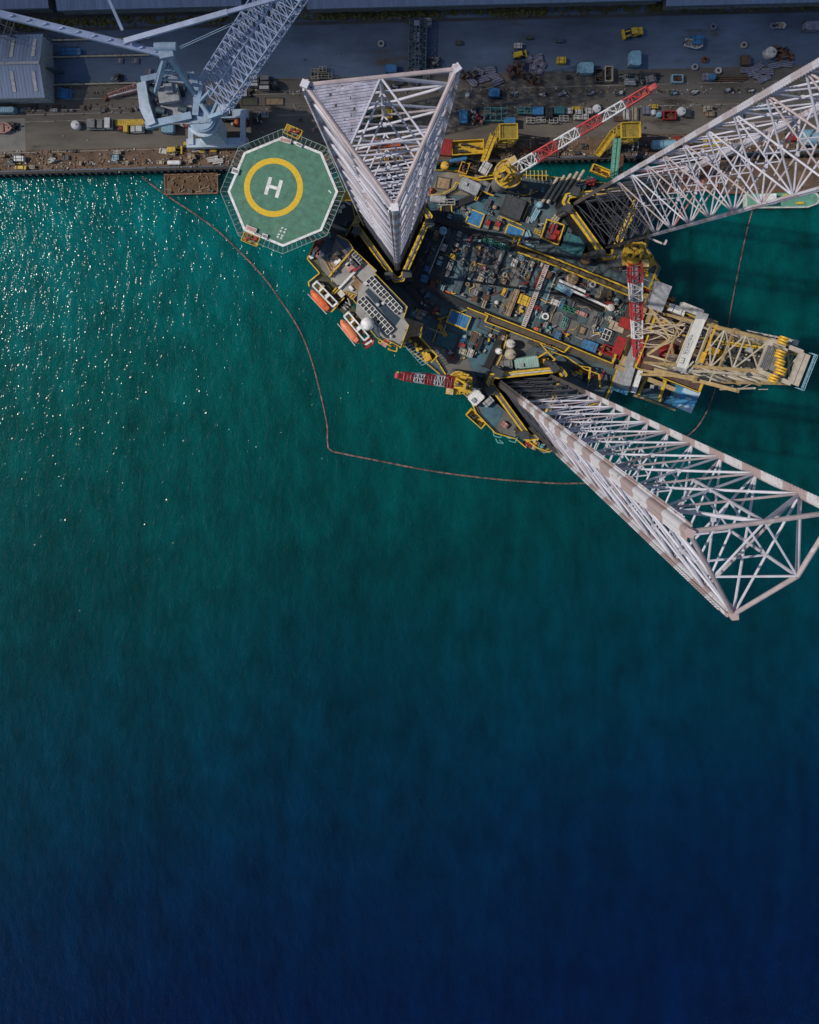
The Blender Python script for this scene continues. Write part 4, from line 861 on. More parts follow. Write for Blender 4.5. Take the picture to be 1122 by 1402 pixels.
while x < L * .60:
    m.beam(wp(x, -1.5), wp(x, -1.15), .06, .06); m.beam(wp(x + .1, -1.2), wp(x + .2, -1.4), .05, .06); x += .28
m.build('lettering', tw)
m = MB('grey')
for i in (0, 1, 2):
    j = i + 1; a, b = dp(i, zb + 1.5), dp(j, zb + 1.5); m.beam(a, b, .3, 3)
m.prism([dp(i, 0) + (dp(i, zb) - dp(i, 0)) * 1 for i in range(4)][0:2] + [dp(1, zb).lerp(dp(2, zb), .25), dp(0, zb).lerp(dp(3, zb), .25)], zb - .2, zb); m.build('racking_board', tw)
m = MB('tan')
for k in range(11):
    for j in range(5): m.m(('tan', 'grey', 'brown', 'lightgrey')[(k * 3 + j) % 4]); m.tube(Hl(ub - 3 + k * .42, vb - 4.2 + j * .45, 22), Hl(ub - 2.4 + k * .4, vb - 3.4 + j * .4, 47.), .11, 5)
m.build('drill_pipe_stand', tw)
m = MB('gold'); q = Vector((bc.x + (tc.x - bc.x) * .5, bc.y + (tc.y - bc.y) * .5, 0)); m.box((q.x, q.y, 44), (1.6, 1.4, 3.2), AX); m.m('grey').box((q.x, q.y, 40), (1.2, 1.2, 4), AX); m.m('yellow')
for k in (-1.3, 1.3): m.beam(Hl(ub + k, vb + 2.6, 23), Hl(ub + k * .6 + 1, vb + 2.2, 70), .3, .4)
m.build('top_drive', tw)
m = MB(steelb)
for z_ in (34, 50, 60):
    m.rail([dp(i, z_) + (dp(i, z_) - dp((i + 2) % 4, z_)).normalized() * .5 for i in (0, 1, 2, 3)], .9, True, .07, 2, .1)
m.build('ladder_platform', tw)
m = MB('offwhite')
for q, dx in ((0, 0), (1.1, .3)):
    a = f1 + e * .2 + Vector((q, 0, 1)); m.beam(a, a + Vector((1.2, 2.3, 3)), .22, .22)
m.build('flare_boom', tw)
# crown block
zc = Z1
m = MB(dst); cr4 = [dp(i, zc) for i in range(4)]; m.bars(cr4, .7, .8, True); m.beam(cr4[1] + U * .9, cr4[2] + U * .9, .8, .5)
m.beam((cr4[0] + cr4[1]) / 2, (cr4[3] + cr4[2]) / 2, .5, .8); cb = m.build('crown_frame', tw)
m = MB('grey'); q = Vector((tc.x, tc.y, zc)) - U * .9; m.box((q.x, q.y, zc - .2), (1.7, 3.6, .7), AX)
for k in range(5): m.beam(q - U * (.8 + k * .28) - V * 2 + Vector((0, 0, .6)), q - U * (.8 + k * .28) + V * 1.6 + Vector((0, 0, .6)), .14, .2)
m.build('crown_platform', tw)
gy = mat('sheave_yellow', (.62, .36, .02), .5, 0, .25, 1)
for du, dv, r in ((-1.2, 3.0, .7), (-.9, .9, .75), (-.4, -.4, .7), (.1, -1.4, .8), (-.4, -2.9, .7)):
    q = Vector((tc.x, tc.y, zc + .5)) + U * du + V * dv; m = MB(gy); 
    for k in (-.45, 0, .45): m.tube(q + V * (k - .13) + Vector((0, 0, r * .7)), q + V * (k + .13) + Vector((0, 0, r * .7)), r, 16)
    m.box((q.x, q.y, zc), (r * 1.2, r * 1.3, .8), AX); m.build('sheave', tw)
m = MB(mat('rail_blue', (.20, .36, .46), .5, 0, .2, 1))
m.rail([p + U * k + V * v for p, k, v in ((cr4[1], 1.0, -.3), (cr4[1], 1.9, -.3), (cr4[2], 1.9, .3), (cr4[2], 1.0, .3))], 1.1, False, .09, 1.0, .1); m.build('railing', tw)
m = MB('gold'); a, b = dp(3, 52), dp(0, 52)
m.beam(a.lerp(b, .9) - U * .2, a.lerp(b, .05) - U * .2, .28, .3); m.beam(a.lerp(b, .92) - U * .3, a.lerp(b, .66) - U * .3, .6, .7); m.box(tuple(a.lerp(b, .02)), (.8, .8, .8), AX); m.build('stabbing_arm', tw)
m = MB('slate')
for k, (h0, h1) in enumerate(((50, 70), (46, 66))): m.beam(dp(2, h0) + V * (.9 + k * .5), dp(2, h1) + V * (.9 + k * .4), .4, .35)
m.m('offwhite'); m.beam(dp(2, 44) + V * 1.9, dp(2, 70) + V * 1.6, .14, .14)
for k in range(9):
    q = dp(2, 46 + k * 3) + V * 1.3; m.box(tuple(q), (.8, .9, .14), AX)
m.build('ladder', tw)
m = MB(dst)
for k in range(7): m.beam(dp(1 if k % 2 else 0, 40 + k * 4.4) - V * 1.2, dp(1 if k % 2 else 0, 44 + k * 4.4) - V * (.3 + .4 * (k % 3)), .13, .13)
m.beam(dp(0, 44) - V * .9, dp(0, 70) - V * .7, .35, .3); m.beam(dp(1, 42) - V * 1.5, dp(1, 60) - V * 1.0, .3, .3); m.beam(dp(0, 58) - V * .4, dp(0, 58) - V * 2.8, .18, .18); m.build('guide_rail', tw)
# hoses, stand pipes and service loops in the tower
hp = mat('hose_tan', (.42, .36, .28), .6, 0, .3, .6); m = MB(hp); rh = random.Random(21)
for k in range(16):
    a = Hl(ub - 6.5 - rh.uniform(0, 4.5), vb + rh.uniform(-3, 5.5), rh.uniform(19, 22)); b = Hl(ub - 5.2, vb + rh.uniform(-1, 4.5), rh.uniform(30, 38)); c = a.lerp(b, .5) + Vector((rh.uniform(-3, 3), rh.uniform(-3, 3), rh.uniform(1, 4)))
    pts = [(a * (1 - t) ** 2 + c * 2 * t * (1 - t) + b * t * t) for t in [q / 7 for q in range(8)]]; m.path(pts, .13, 6)
m.build('hose', tw)
m = MB('grey')
for k in range(14):
    a = Hl(ub + rh.uniform(-3, 3), vb + rh.uniform(-1, 4), 30); b = Hl(ub + rh.uniform(-4, 2), vb + rh.uniform(0, 4), 44); c = a.lerp(b, .5) + Vector((rh.uniform(-2, 2), rh.uniform(-2, 2), -6))
    m.path([(a * (1 - t) ** 2 + c * 2 * t * (1 - t) + b * t * t) for t in [q / 8 for q in range(9)]], .1, 5)
m.build('service_loop', tw)
m = MB(steelb); a = W(880, 488, 30); m.beam(W(890, 421, 28), W(918, 464, 31), .45, .45); m.beam(W(918, 464, 31), W(887, 485, 27), .45, .4); m.beam(W(918, 464, 31), W(924, 495, 28), .4, .4); m.beam(W(887, 486, 26), W(935, 500, 30), .4, .4); m.build('catwalk_truss', cant)
m = MB(steelb)
for q in (-1, 1): m.beam(Hl(ub - 6, vb - 7.8 + q * .5, 24), dp(0, 44) - V * (1.4 + q * .3) + U * 3, .5, .7)
m.beam(dp(0, 30) - V * 1.4, dp(1, 52) - V * 1.6, .7, .8); m.build('side_girder', cant)

# ------------------------------------------------------------------ side module with blue and white end
mod = sub('mud_module', cant, W(905, 530, 12))
zf, zt = 13., 18.5
m = MB(deckb); m.prism(WP([(868, 538), (884, 498), (952, 520), (935, 562)], zf), zf - .5, zf); m.build('floor', mod)
m = MB('lightgrey'); m.prism(WP([(851, 531), (875, 466), (881, 468), (861, 536)], zt), zf - 2, zt); m.m('white'); m.prism(WP([(865, 537), (881.5, 491), (886, 493), (871, 539)], zt), zf, zt); m.m(mat('trim_blue', (.06, .22, .38), .5, 0, .3, .8)); m.prism(WP([(849, 537.5), (851.2, 531.5), (861.2, 536.5), (859, 541)], zt), zf - 2, zt - .01); m.build('wall', mod)
sm = bpy.data.materials.new('blue_white_stripes'); sm.use_nodes = True
m = MB(mat('stripe_blue', (.05, .22, .42), .5, 0, .3, .8)); q = WP([(936, 528), (960, 537), (947, 566), (922, 556)], zt + 1); m.prism(q, zf, zt + 1); eb = m.build('end_cabin', mod)
m = MB(mat('stripe_white', (.38, .50, .58), .5, 0, .25, .8)); m.prism(WP([(938, 528.8), (960, 537), (956.5, 545), (934, 536.5)], zt + 1), zt + 1, zt + 1.03); m.prism(WP([(940, 543.5), (948, 546), (947.2, 548), (939, 545.5)], zt + 1), zt + 1, zt + 1.03); m.prism(WP([(932, 553), (950, 558), (947, 566), (926, 557.5)], zt + 1), zt + 1, zt + 1.03); m.build('roof_stripe', mod)
m = MB('yellow'); m.rail(WP([(874, 540), (890, 500), (915, 507), (902, 549)], zf + 2), w=.2, kick=.35); m.rail(WP([(902, 549), (912, 511)], zf + 2), w=.25, kick=.4); m.rail(WP([(925, 557), (932, 538)], zf + 3), w=.4, kick=.7); m.build('railing', mod)
m = MB(steelb); m.beam(W(868, 541, zf + .3), W(925, 561, zf + .3), .5, .5); m.beam(W(892, 497, zf + 2), W(958, 522, zf + 2), .6, .6); m.m('white'); m.box(tuple(W(938, 517.5, zf)), (5.2, 1.6, 4), AX); m.m('sky'); m.box(tuple(W(922, 511, zf)), (2.4, 1.6, 4), AX); m.build('edge_beam', mod)
m = MB('navy'); m.prism(WP([(908, 545), (916, 515), (930, 519), (920, 550)], zf + 1.5), zf, zf + 1.5); m.m('darkgrey'); m.prism(WP([(874, 535), (879, 522), (886, 524), (881, 538)], zf + 1), zf, zf + 1); m.m('lightgrey')
for k in range(16): p = W(rh.uniform(878, 898), rh.uniform(508, 535), zf); m.box((p.x, p.y, zf), (rh.uniform(.4, 1.1), rh.uniform(.4, .9), rh.uniform(.6, 2)), rh.uniform(0, 2))
m.m('gold')
for k in range(8): p = W(926 + rh.uniform(-4, 3), 545 + rh.uniform(-12, 6), zf); m.box((p.x, p.y, zf), (.7, .6, 2.2), AX)
m.build('pump', mod)
# ------------------------------------------------------------------ small things: one builder per kind, local frame at the thing's base
def rot_img(a): return rad(-a)
ITEMS = []
def item(kind, px, py, z, L, Wd, H, rot, col, label, cat, group=None):
    p = W(px, py, z); rz = rot_img(rot); t = thing(kind, label, cat, (p.x, p.y, z), rz, group); M = MW[t.name]
    loc = lambda x, y, zz: M @ Vector((x, y, zz)); c = P(col) if isinstance(col, str) else col
    B = lambda m, x, y, zz, sx, sy, sz, tp=1.0: m.box(tuple(loc(x, y, zz)), (sx, sy, sz), rz, tp)
    r = random.Random(sum(map(ord, kind)) * 7919 + int(px * 7) * 131 + int(py * 5))
    if kind in ('container', 'site_cabin'):
        m = MB(c); B(m, 0, 0, .12, L, Wd, H - .12); n = max(4, int(L / .5))
        for k in range(n): B(m, -L / 2 + L * (k + .5) / n, 0, H, L / n * .5, Wd * .92, .05)
        for s in (-1, 1):
            for k in range(n): B(m, -L / 2 + L * (k + .5) / n, s * (Wd / 2 + .02), .3, L / n * .5, .06, H - .5)
        m.build('body', t)
        m = MB('darkgrey')
        for i in (-1, 1):
            for j in (-1, 1): B(m, i * (L / 2 - .1), j * (Wd / 2 - .1), 0, .24, .24, H + .06)
        m.build('corner_post', t)
        m = MB(c); B(m, L / 2 + .03, -Wd * .23, .2, .06, Wd * .44, H - .35); B(m, L / 2 + .03, Wd * .23, .2, .06, Wd * .44, H - .35); m.build('door', t)
        if kind == 'site_cabin':
            m = MB(glass); B(m, 0, -Wd / 2 - .04, H * .45, L * .4, .08, H * .35); m.build('window', t)
            m = MB('lightgrey'); B(m, -L * .25, 0, H, .9, .8, .5); m.build('air_conditioner', t)
    elif kind == 'skip':
        m = MB(c); B(m, 0, 0, 0, L, Wd, .15)
        for s in (-1, 1): B(m, 0, s * (Wd / 2 - .1), .15, L, .2, H); B(m, s * (L / 2 - .1), 0, .15, .2, Wd - .4, H - .006)
        m.build('body', t)
        m = MB(r.choice(['brown', 'rust', 'darkgrey']))
        for k in range(9): B(m, r.uniform(-.35, .35) * L, r.uniform(-.3, .3) * Wd, .15, r.uniform(.3, .9), r.uniform(.2, .6), H * r.uniform(.4, .9))
        m.build('scrap_load', t)
    elif kind in ('crate', 'box'):
        m = MB(c); B(m, 0, 0, .1, L, Wd, H - .1); m.build('body', t)
        m = MB('brown' if kind == 'crate' else 'darkgrey')
        for i in (-.3, .3): B(m, i * L, 0, 0, .15, Wd, .1); B(m, i * L, 0, H, .12, Wd * 1.02, .05)
        B(m, 0, 0, H, L * 1.02, .1, .04); m.build('batten', t)
    elif kind == 'tank':          # upright
        m = MB(c); R_ = L / 2; m.lathe(tuple(loc(0, 0, 0)), [(R_, 0), (R_, H * .85), (R_ * .8, H * .96), (R_ * .2, H)], 20); m.build('shell', t, False)
        m = MB('grey'); m.lathe(tuple(loc(R_ * .35, 0, H * .9)), [(R_ * .22, 0), (R_ * .22, H * .16), (R_ * .1, H * .18)], 10); m.build('manhole', t)
        m = MB('darkgrey'); m.tube(loc(R_ * 1.02, 0, 0), loc(R_ * 1.02, 0, H * .9), .07, 5); m.tube(loc(R_ * .98, .3, 0), loc(R_ * .98, .3, H * .9), .07, 5); m.build('ladder', t)
    elif kind in ('cylinder_tank', 'roller'):     # lying
        m = MB(c); R_ = Wd / 2; m.tube(loc(-L / 2, 0, R_ + .2), loc(L / 2, 0, R_ + .2), R_, 18); m.tube(loc(-L / 2 - .25, 0, R_ + .2), loc(-L / 2, 0, R_ + .2), R_ * .75, 18, R_); m.tube(loc(L / 2, 0, R_ + .2), loc(L / 2 + .25, 0, R_ + .2), R_, 18, R_ * .75); m.build('shell', t)
        m = MB('darkgrey')
        for i in (-.3, .3): B(m, i * L, 0, 0, .3, Wd * .8, R_ * .7)
        m.build('saddle', t)
    elif kind == 'cable_reel':
        m = MB(c)
        for s in (-1, 1): m.tube(loc(0, s * Wd / 2, L / 2), loc(0, s * (Wd / 2 - .12), L / 2), L / 2, 18)
        m.build('flange', t)
        m = MB('darkgrey'); m.tube(loc(0, -Wd / 2 + .12, L / 2), loc(0, Wd / 2 - .12, L / 2), L * .34, 16); m.build('cable', t)
    elif kind == 'flat_reel':
        m = MB(c); m.ring(loc(0, 0, 0), L * .28, L / 2, M.translation.z, M.translation.z + H, 20); m.build('coil', t)
        m = MB('darkgrey'); m.lathe(tuple(loc(0, 0, 0)), [(L * .2, 0), (L * .2, H * .7), (L * .05, H * .75)], 12); m.build('hub', t)
    elif kind == 'pipe_bundle':
        m = MB(c); n = max(3, int(Wd / .42)); rr = Wd / n / 2
        for k in range(n):
            for lv in range(max(1, int(H / (2 * rr)))):
                y = -Wd / 2 + rr + 2 * rr * k; e = r.uniform(-.05, .05) * L; m.tube(loc(-L / 2 + e, y, rr + .12 + lv * rr * 1.9), loc(L / 2 + e, y, rr + .12 + lv * rr * 1.9), rr * .95, 7)
        m.build('pipe', t)
        m = MB('brown')
        for i in (-.35, .35): B(m, i * L, 0, 0, .2, Wd * 1.1, .13)
        for i in (-1, 1): B(m, -.35 * L, i * Wd * .54, 0, .12, .12, H); B(m, .35 * L, i * Wd * .54, 0, .12, .12, H)
        m.build('stanchion', t)
    elif kind in ('rack', 'bottle_rack', 'scaffold_frame'):
        m = MB(c)
        for i in range(max(2, int(L / 1.3)) + 1):
            x = -L / 2 + L * i / max(2, int(L / 1.3))
            for y in (-Wd / 2, Wd / 2): B(m, x, y, 0, .12, .12, H)
            m.beam(loc(x, -Wd / 2, H), loc(x, Wd / 2, H), .1, .1)
        for zz in (.3, H):
            for y in (-Wd / 2, 0, Wd / 2): m.beam(loc(-L / 2, y, zz - .005), loc(L / 2, y, zz - .005), .11, .1)
        m.build('frame', t)
        m = MB(c if kind == 'bottle_rack' else r.choice(['grey', 'slate', 'darkgrey']))
        for k in range(int(L * 3)):
            q = loc(r.uniform(-.47, .47) * L, r.uniform(-.42, .42) * Wd, .1)
            if kind == 'bottle_rack': m.lathe(tuple(q), [(.17, 0), (.17, H * .8), (.06, H * 1.0)], 8)
            else: m.box(tuple(q), (r.uniform(.3, .8), r.uniform(.2, .5), H * r.uniform(.3, .8)), rz)
        m.build('bottle' if kind == 'bottle_rack' else 'load', t)
    elif kind in ('pump_skid', 'generator', 'winch'):
        m = MB('darkgrey'); B(m, 0, 0, 0, L, Wd, .25); m.build('base_frame', t)
        m = MB(c); B(m, -L * .18, 0, .25, L * .45, Wd * .7, H * .75, .9); B(m, L * .05, Wd * .2, .25, L * .3, Wd * .3, H * .5)
        m.build('housing', t)
        m = MB(r.choice(['grey', 'red', 'slate', 'tan'])); m.tube(loc(L * .28, -Wd * .4, H * .5), loc(L * .28, Wd * .4, H * .5), min(L * .18, H * .42), 12); m.tube(loc(L * .05, 0, H * .4), loc(L * .45, 0, H * .4), .14, 7); m.build('drum', t)
        m = MB('lightgrey'); m.tube(loc(-L * .3, -Wd * .2, H * .9), loc(-L * .3, -Wd * .2, H * 1.3), .11, 7); m.build('exhaust_pipe', t)
    elif kind in ('truck', 'flatbed_trailer'):
        if kind == 'truck':
            m = MB(c); B(m, L * .38, 0, .6, L * .22, Wd * .95, H - .6, .95); cb = m.build('cab', t)
            m = MB(glass); B(m, L * .475, 0, H * .58, L * .05, Wd * .8, H * .3); m.build('windscreen', cb)
        m = MB('darkgrey'); B(m, -L * .1, 0, .5, L * .8, Wd * .9, .3); m.build('chassis', t)
        m = MB(r.choice(['grey', 'lightgrey', 'offwhite']) if kind == 'truck' else c); B(m, -L * .15, 0, .8, L * .68, Wd, .25)
        if kind == 'truck': B(m, -L * .28, 0, 1.05, L * .3, Wd * .8, H * .5); B(m, L * .04, 0, 1.05, L * .2, Wd * .8, H * .35)
        m.build('flatbed', t)
        for i in (-.38, -.2, .34):
            for j in (-1, 1):
                m = MB('black'); m.tube(loc(i * L, j * (Wd / 2 - .3), .5), loc(i * L, j * (Wd / 2 + .02), .5), .5, 12); m.build('wheel', t)
    elif kind in ('wheel_loader', 'forklift'):
        m = MB(c); B(m, -L * .2, 0, .6, L * .5, Wd * .8, H * .5, .9); m.build('body', t)
        m = MB('darkgrey'); B(m, L * .02, 0, .8, L * .26, Wd * .62, H - .8, .9); k = m.build('cab', t)
        m = MB(c); B(m, L * .02, 0, H, L * .28, Wd * .66, .1); m.build('roof', k)
        m = MB(c)
        for j in (-1, 1): m.beam(loc(L * .1, j * Wd * .25, 1.2), loc(L * .42, j * Wd * .25, .6), .25, .3)
        B(m, L * .47, 0, .1, L * .12, Wd * 1.05, .9); m.build('bucket' if kind == 'wheel_loader' else 'fork', t)
        for i in (-.3, .22):
            for j in (-1, 1):
                m = MB('black'); m.tube(loc(i * L, j * (Wd / 2 - .35), .6), loc(i * L, j * Wd / 2, .6), .6, 12); m.build('wheel', t)
    elif kind == 'small_boat':
        m = MB(c); pts = [(-L / 2, -Wd * .42), (L * .15, -Wd / 2), (L * .38, -Wd * .3), (L / 2, 0), (L * .38, Wd * .3), (L * .15, Wd / 2), (-L / 2, Wd * .42)]
        bot = [loc(x * .85, y * .5, 0) for x, y in pts]; top = [loc(x, y, H) for x, y in pts]; inn = [loc(x * .9, y * .82, H) for x, y in pts]; fl = [loc(x * .85, y * .7, H * .5) for x, y in pts]; n = 7
        m.add(bot + top + inn + fl, [tuple(range(n - 1, -1, -1))] + [(a, (a + 1) % n, n + (a + 1) % n, n + a) for a in range(n)] + [(n + a, n + (a + 1) % n, 2 * n + (a + 1) % n, 2 * n + a) for a in range(n)] + [(2 * n + a, 2 * n + (a + 1) % n, 3 * n + (a + 1) % n, 3 * n + a) for a in range(n)] + [tuple(range(3 * n, 4 * n))]); m.build('hull', t)
        m = MB('tan')
        for x in (-.25, .05): B(m, x * L, 0, H * .75, .3, Wd * .8, .08)
        m.build('thwart', t); m = MB('darkgrey'); B(m, -L * .48, 0, H * .4, .4, .5, .9); m.build('outboard_engine', t)
    elif kind == 'machine':       # assorted deck machinery
        m = MB('darkgrey'); B(m, 0, 0, 0, L, Wd, .2); m.build('base_frame', t)
        m = MB(c)
        for k in range(5): B(m, r.uniform(-.3, .3) * L, r.uniform(-.3, .3) * Wd, .2, r.uniform(.2, .45) * L, r.uniform(.2, .45) * Wd, H * r.uniform(.4, 1), r.choice([1, .8]))
        m.build('housing', t)
        m = MB(r.choice(['grey', 'black', 'lightgrey', 'slate']))
        for k in range(4):
            a = loc(r.uniform(-.4, .4) * L, r.uniform(-.4, .4) * Wd, H * r.uniform(.5, 1)); m.tube(a, a + Vector((r.uniform(-.5, .5) * L, r.uniform(-.5, .5) * Wd, 0)), r.uniform(.08, .2), 7)
        m.build('pipework', t)
    elif kind == 'hatch_cover':
        m = MB(c); B(m, 0, 0, 0, L, Wd, H); m.build('lid', t)
        m = MB('yellow' if col in ('blue', 'navy') else 'darkgrey')
        for s in (-1, 1): B(m, 0, s * (Wd / 2 + .12), 0, L + .48, .24, H + .1); B(m, s * (L / 2 + .12), 0, 0, .24, Wd, H + .094)
        m.build('coaming', t)
        m = MB(c); 
        for k in (-.25, .25): B(m, k * L, 0, H, .12, Wd * .9, .05)
        m.build('stiffener', t)
    elif kind == 'plate_stack':
        m = MB(c)
        for k in range(4): B(m, r.uniform(-.1, .1), r.uniform(-.1, .1), k * H / 4, L * r.uniform(.85, 1), Wd * r.uniform(.85, 1), H / 4 - .02)
        m.build('plate', t)
        m = MB('brown'); B(m, -L * .3, 0, H, .15, Wd * .9, .1); B(m, L * .3, 0, H, .15, Wd * .9, .1); m.build('batten', t)
    elif kind == 'trestle':
        m = MB(c)
        for k in range(int(L / .9) + 1):
            x = -L / 2 + k * .9; m.beam(loc(x, -Wd / 2, H), loc(x, Wd / 2, H), .14, .14)
            for s in (-1, 1): B(m, x, s * Wd / 2, 0, .13, .13, H)
        m.beam(loc(-L / 2, 0, H + .07), loc(L / 2, 0, H + .07), .14, .12); m.build('frame', t)
        m = MB('slate')
        for k in range(int(L)): B(m, r.uniform(-.45, .45) * L, r.uniform(-.3, .3) * Wd, 0, r.uniform(.5, 1.2), r.uniform(.3, .8), H * r.uniform(.3, .8))
        m.build('load', t)
    return t
# repeats inside a zone get an ordinal from their order in the picture
ZONE = {}
def zitem(zone, kind, px, py, z, L, Wd, H, rot, col, word=None, cat=None, colname=None, group=None):
    k = word or kind.replace('_', ' ')
    t = item(kind, px, py, z, L, Wd, H, rot, col, None, cat or k, group)
    ZONE.setdefault(((colname or (col if isinstance(col, str) else 'grey')), k, zone), []).append((px, py, t, L * Wd)); return t
ORD = ['', 'second', 'third', 'fourth', 'fifth', 'sixth', 'seventh', 'eighth', 'ninth', 'tenth', 'eleventh', 'twelfth']
NUM = ['', 'one', 'two', 'three', 'four', 'five', 'six', 'seven', 'eight', 'nine', 'ten', 'eleven', 'twelve']
CN = {'slate': 'slate blue', 'navy': 'dark navy', 'sky': 'pale blue', 'darkgrey': 'dark grey', 'lightgrey': 'light grey', 'offwhite': 'off-white', 'aqua': 'pale turquoise', 'gold': 'deep yellow', 'lilac': 'lilac', 'rust': 'rusty'}
def finish_labels():
    for (c, k, zone), v in ZONE.items():
        c = CN.get(c, c); xs = [a[0] for a in v]; ys = [a[1] for a in v]; hor = max(xs) - min(xs) >= max(ys) - min(ys)
        yard = not any(w in zone for w in ('deck', 'leg,', 'transom', 'strip', 'corner')); n = len(v)
        frm = ('the shed' if yard else 'the bow') if hor else ('the road' if yard else 'the quay')
        v.sort(key=lambda a: a[0] if hor else a[1])
        for i, (_, _, t, ar) in enumerate(v):
            if n == 1: s = f'{c} {k} {zone}'
            elif n == 2 and not .72 < v[0][3] / v[1][3] < 1.4: s = f"{'larger' if ar == max(v[0][3], v[1][3]) else 'smaller'} {c} {k} of the two {zone}"
            else: s = f"{c} {k} {zone}, {'first' if i == 0 else 'last' if i == n - 1 else ORD[i]} from {frm}"
            t['label'] = s
            if n > 1 and 'group' not in t: t['group'] = f'{c} {k}s {zone}'
# ------------------------------------------------------------------ hull deck fittings (parts) and what stands on it (things)
A_ = 21.5
def Du(px, py): d = W(px, py, DZ) - CA; return d.dot(U), d.dot(V)
# black bars painting the shadow gaps that frame the pipe deck; pipe-deck floor lanes
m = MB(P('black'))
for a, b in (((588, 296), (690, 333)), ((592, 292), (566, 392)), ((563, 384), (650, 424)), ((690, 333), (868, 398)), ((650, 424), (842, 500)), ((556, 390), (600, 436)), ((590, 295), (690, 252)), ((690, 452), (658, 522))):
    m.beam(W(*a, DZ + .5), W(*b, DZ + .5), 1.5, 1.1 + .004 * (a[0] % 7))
m.build('gap_shade_bar', deck)
lane = [mat('lane_' + n, c, .65, 0, .5, .6, rust=.2, rustcol=(.05, .045, .04)) for n, c in (('a', (.055, .088, .105)), ('b', (.030, .042, .050)), ('c', (.070, .135, .165)), ('d', (.125, .125, .125)))]
cw = math.hypot(1, 0)
for k in range(11):
    a, b, c, d = (595 + k * 14.2, 303 + k * 5.55), (595 + (k + .9) * 14.2, 303 + (k + .9) * 5.55), (571 + (k + .9) * 13.9, 384 + (k + .9) * 5.5), (571 + k * 13.9, 384 + k * 5.5)
    m = MB(lane[(0, 1, 0, 2, 0, 3, 1, 0, 3, 1, 2)[k]]); m.prism(WP([a, b, c, d], DZ), DZ, DZ + .06 + .02 * (k % 2)); m.build('floor_lane', deck)
for k in range(8):
    a, b, c, d = (752 + k * 13.6, 363 + k * 5.2), (752 + (k + .94) * 13.6, 363 + (k + .94) * 5.2), (724 + (k + .94) * 14.2, 447 + (k + .94) * 5.7), (724 + k * 14.2, 447 + k * 5.7)
    m = MB(lane[(2, 1, 0, 1, 0, 3, 0, 1)[k]]); m.prism(WP([a, b, c, d], DZ), DZ, DZ + .06 + .02 * (k % 2)); m.build('floor_lane', deck)
m = MB(deckg)
for k in range(4):
    x, y = 757 + k * 14, 436 + k * 5.6; m.prism(WP([(x - 2, y - 10), (x + 10, y - 5.5), (x + 4, y + 13), (x - 8, y + 8)], DZ), DZ + .1, DZ + .16 + .01 * k)
m.build('deck_panel', deck)
m = MB(deckb); m.prism(WP([(582, 300), (594, 268), (640, 272), (690, 255), (664, 298), (600, 296)], DZ), DZ, DZ + .05)
m.prism(WP([(575, 395), (598, 437), (588, 470), (556, 440)], DZ), DZ, DZ + .05); m.prism(WP([(604, 420), (690, 452), (662, 520), (640, 500), (592, 470)], DZ), DZ, DZ + .05)
m.m(deckg); m.prism(WP([(592, 470), (640, 490), (655, 522), (640, 535), (615, 515)], DZ), DZ + .05, DZ + .1); m.prism(WP([(693, 455), (735, 470), (680, 512), (664, 520)], DZ), DZ, DZ + .06)
m.m(mat('deck_tan', (.20, .17, .135), .8, 0, .4, .4, rust=.15)); m.prism(WP([(588, 268), (600, 240), (640, 225), (690, 232), (694, 252), (650, 268), (618, 266)], DZ), DZ + .06, DZ + .12)
m.build('deck_panel', deck)
# yellow gangways down both long sides of the pipe deck
m = MB('yellow')
for pts in ([(702, 333), (706, 322), (712, 325), (709, 335), (760, 354), (850, 390), (868, 399)], [(709, 345), (756, 362), (862, 405)], [(640, 421), (668, 432), (664, 440), (672, 443), (738, 468), (760, 476)], [(664, 428), (760, 465), (838, 497)], [(760, 476), (772, 482), (780, 474)], [(838, 497), (850, 468), (862, 440)]):
    m.rail([W(x, y, DZ + 1.2) for x, y in pts], 1.1, False, .15, 2.5, .3)
m.build('gangway', deck)
m = MB(mat('gangway_grate', (.09, .075, .05), .8, 0, .4, .8, rust=.3)); 
for a, b in (((706, 340), (866, 402)), ((642, 425), (840, 502))): m.beam(W(*a, DZ + 1.1), W(*b, DZ + 1.1), 1.1, .1)
m.build('gangway_floor', deck)
m = MB(mat('gangway_pale', (.50, .42, .39), .6, 0, .3, 2, rust=.25, rustcol=(.30, .12, .10))); a, b = W(749.5, 362, DZ + 1.5), W(717, 447, DZ + 1.5)
d = (b - a).normalized(); e = Vector((-d.y, d.x, 0))
for s in (-.42, .42): m.beam(a + e * s, b + e * s, .2, .3)
for k in range(34): p = a.lerp(b, (k + .5) / 34); m.beam(p - e * .42, p + e * .42, .26, .2)
m.build('cross_walkway', deck)
m = MB('offwhite'); m.tube(W(609, 322, DZ + 1), W(588, 374, DZ + 1), .12, 6); m.tube(W(762, 375, DZ + .6), W(735, 447, DZ + .6), .08, 6); m.build('pipe', deck)
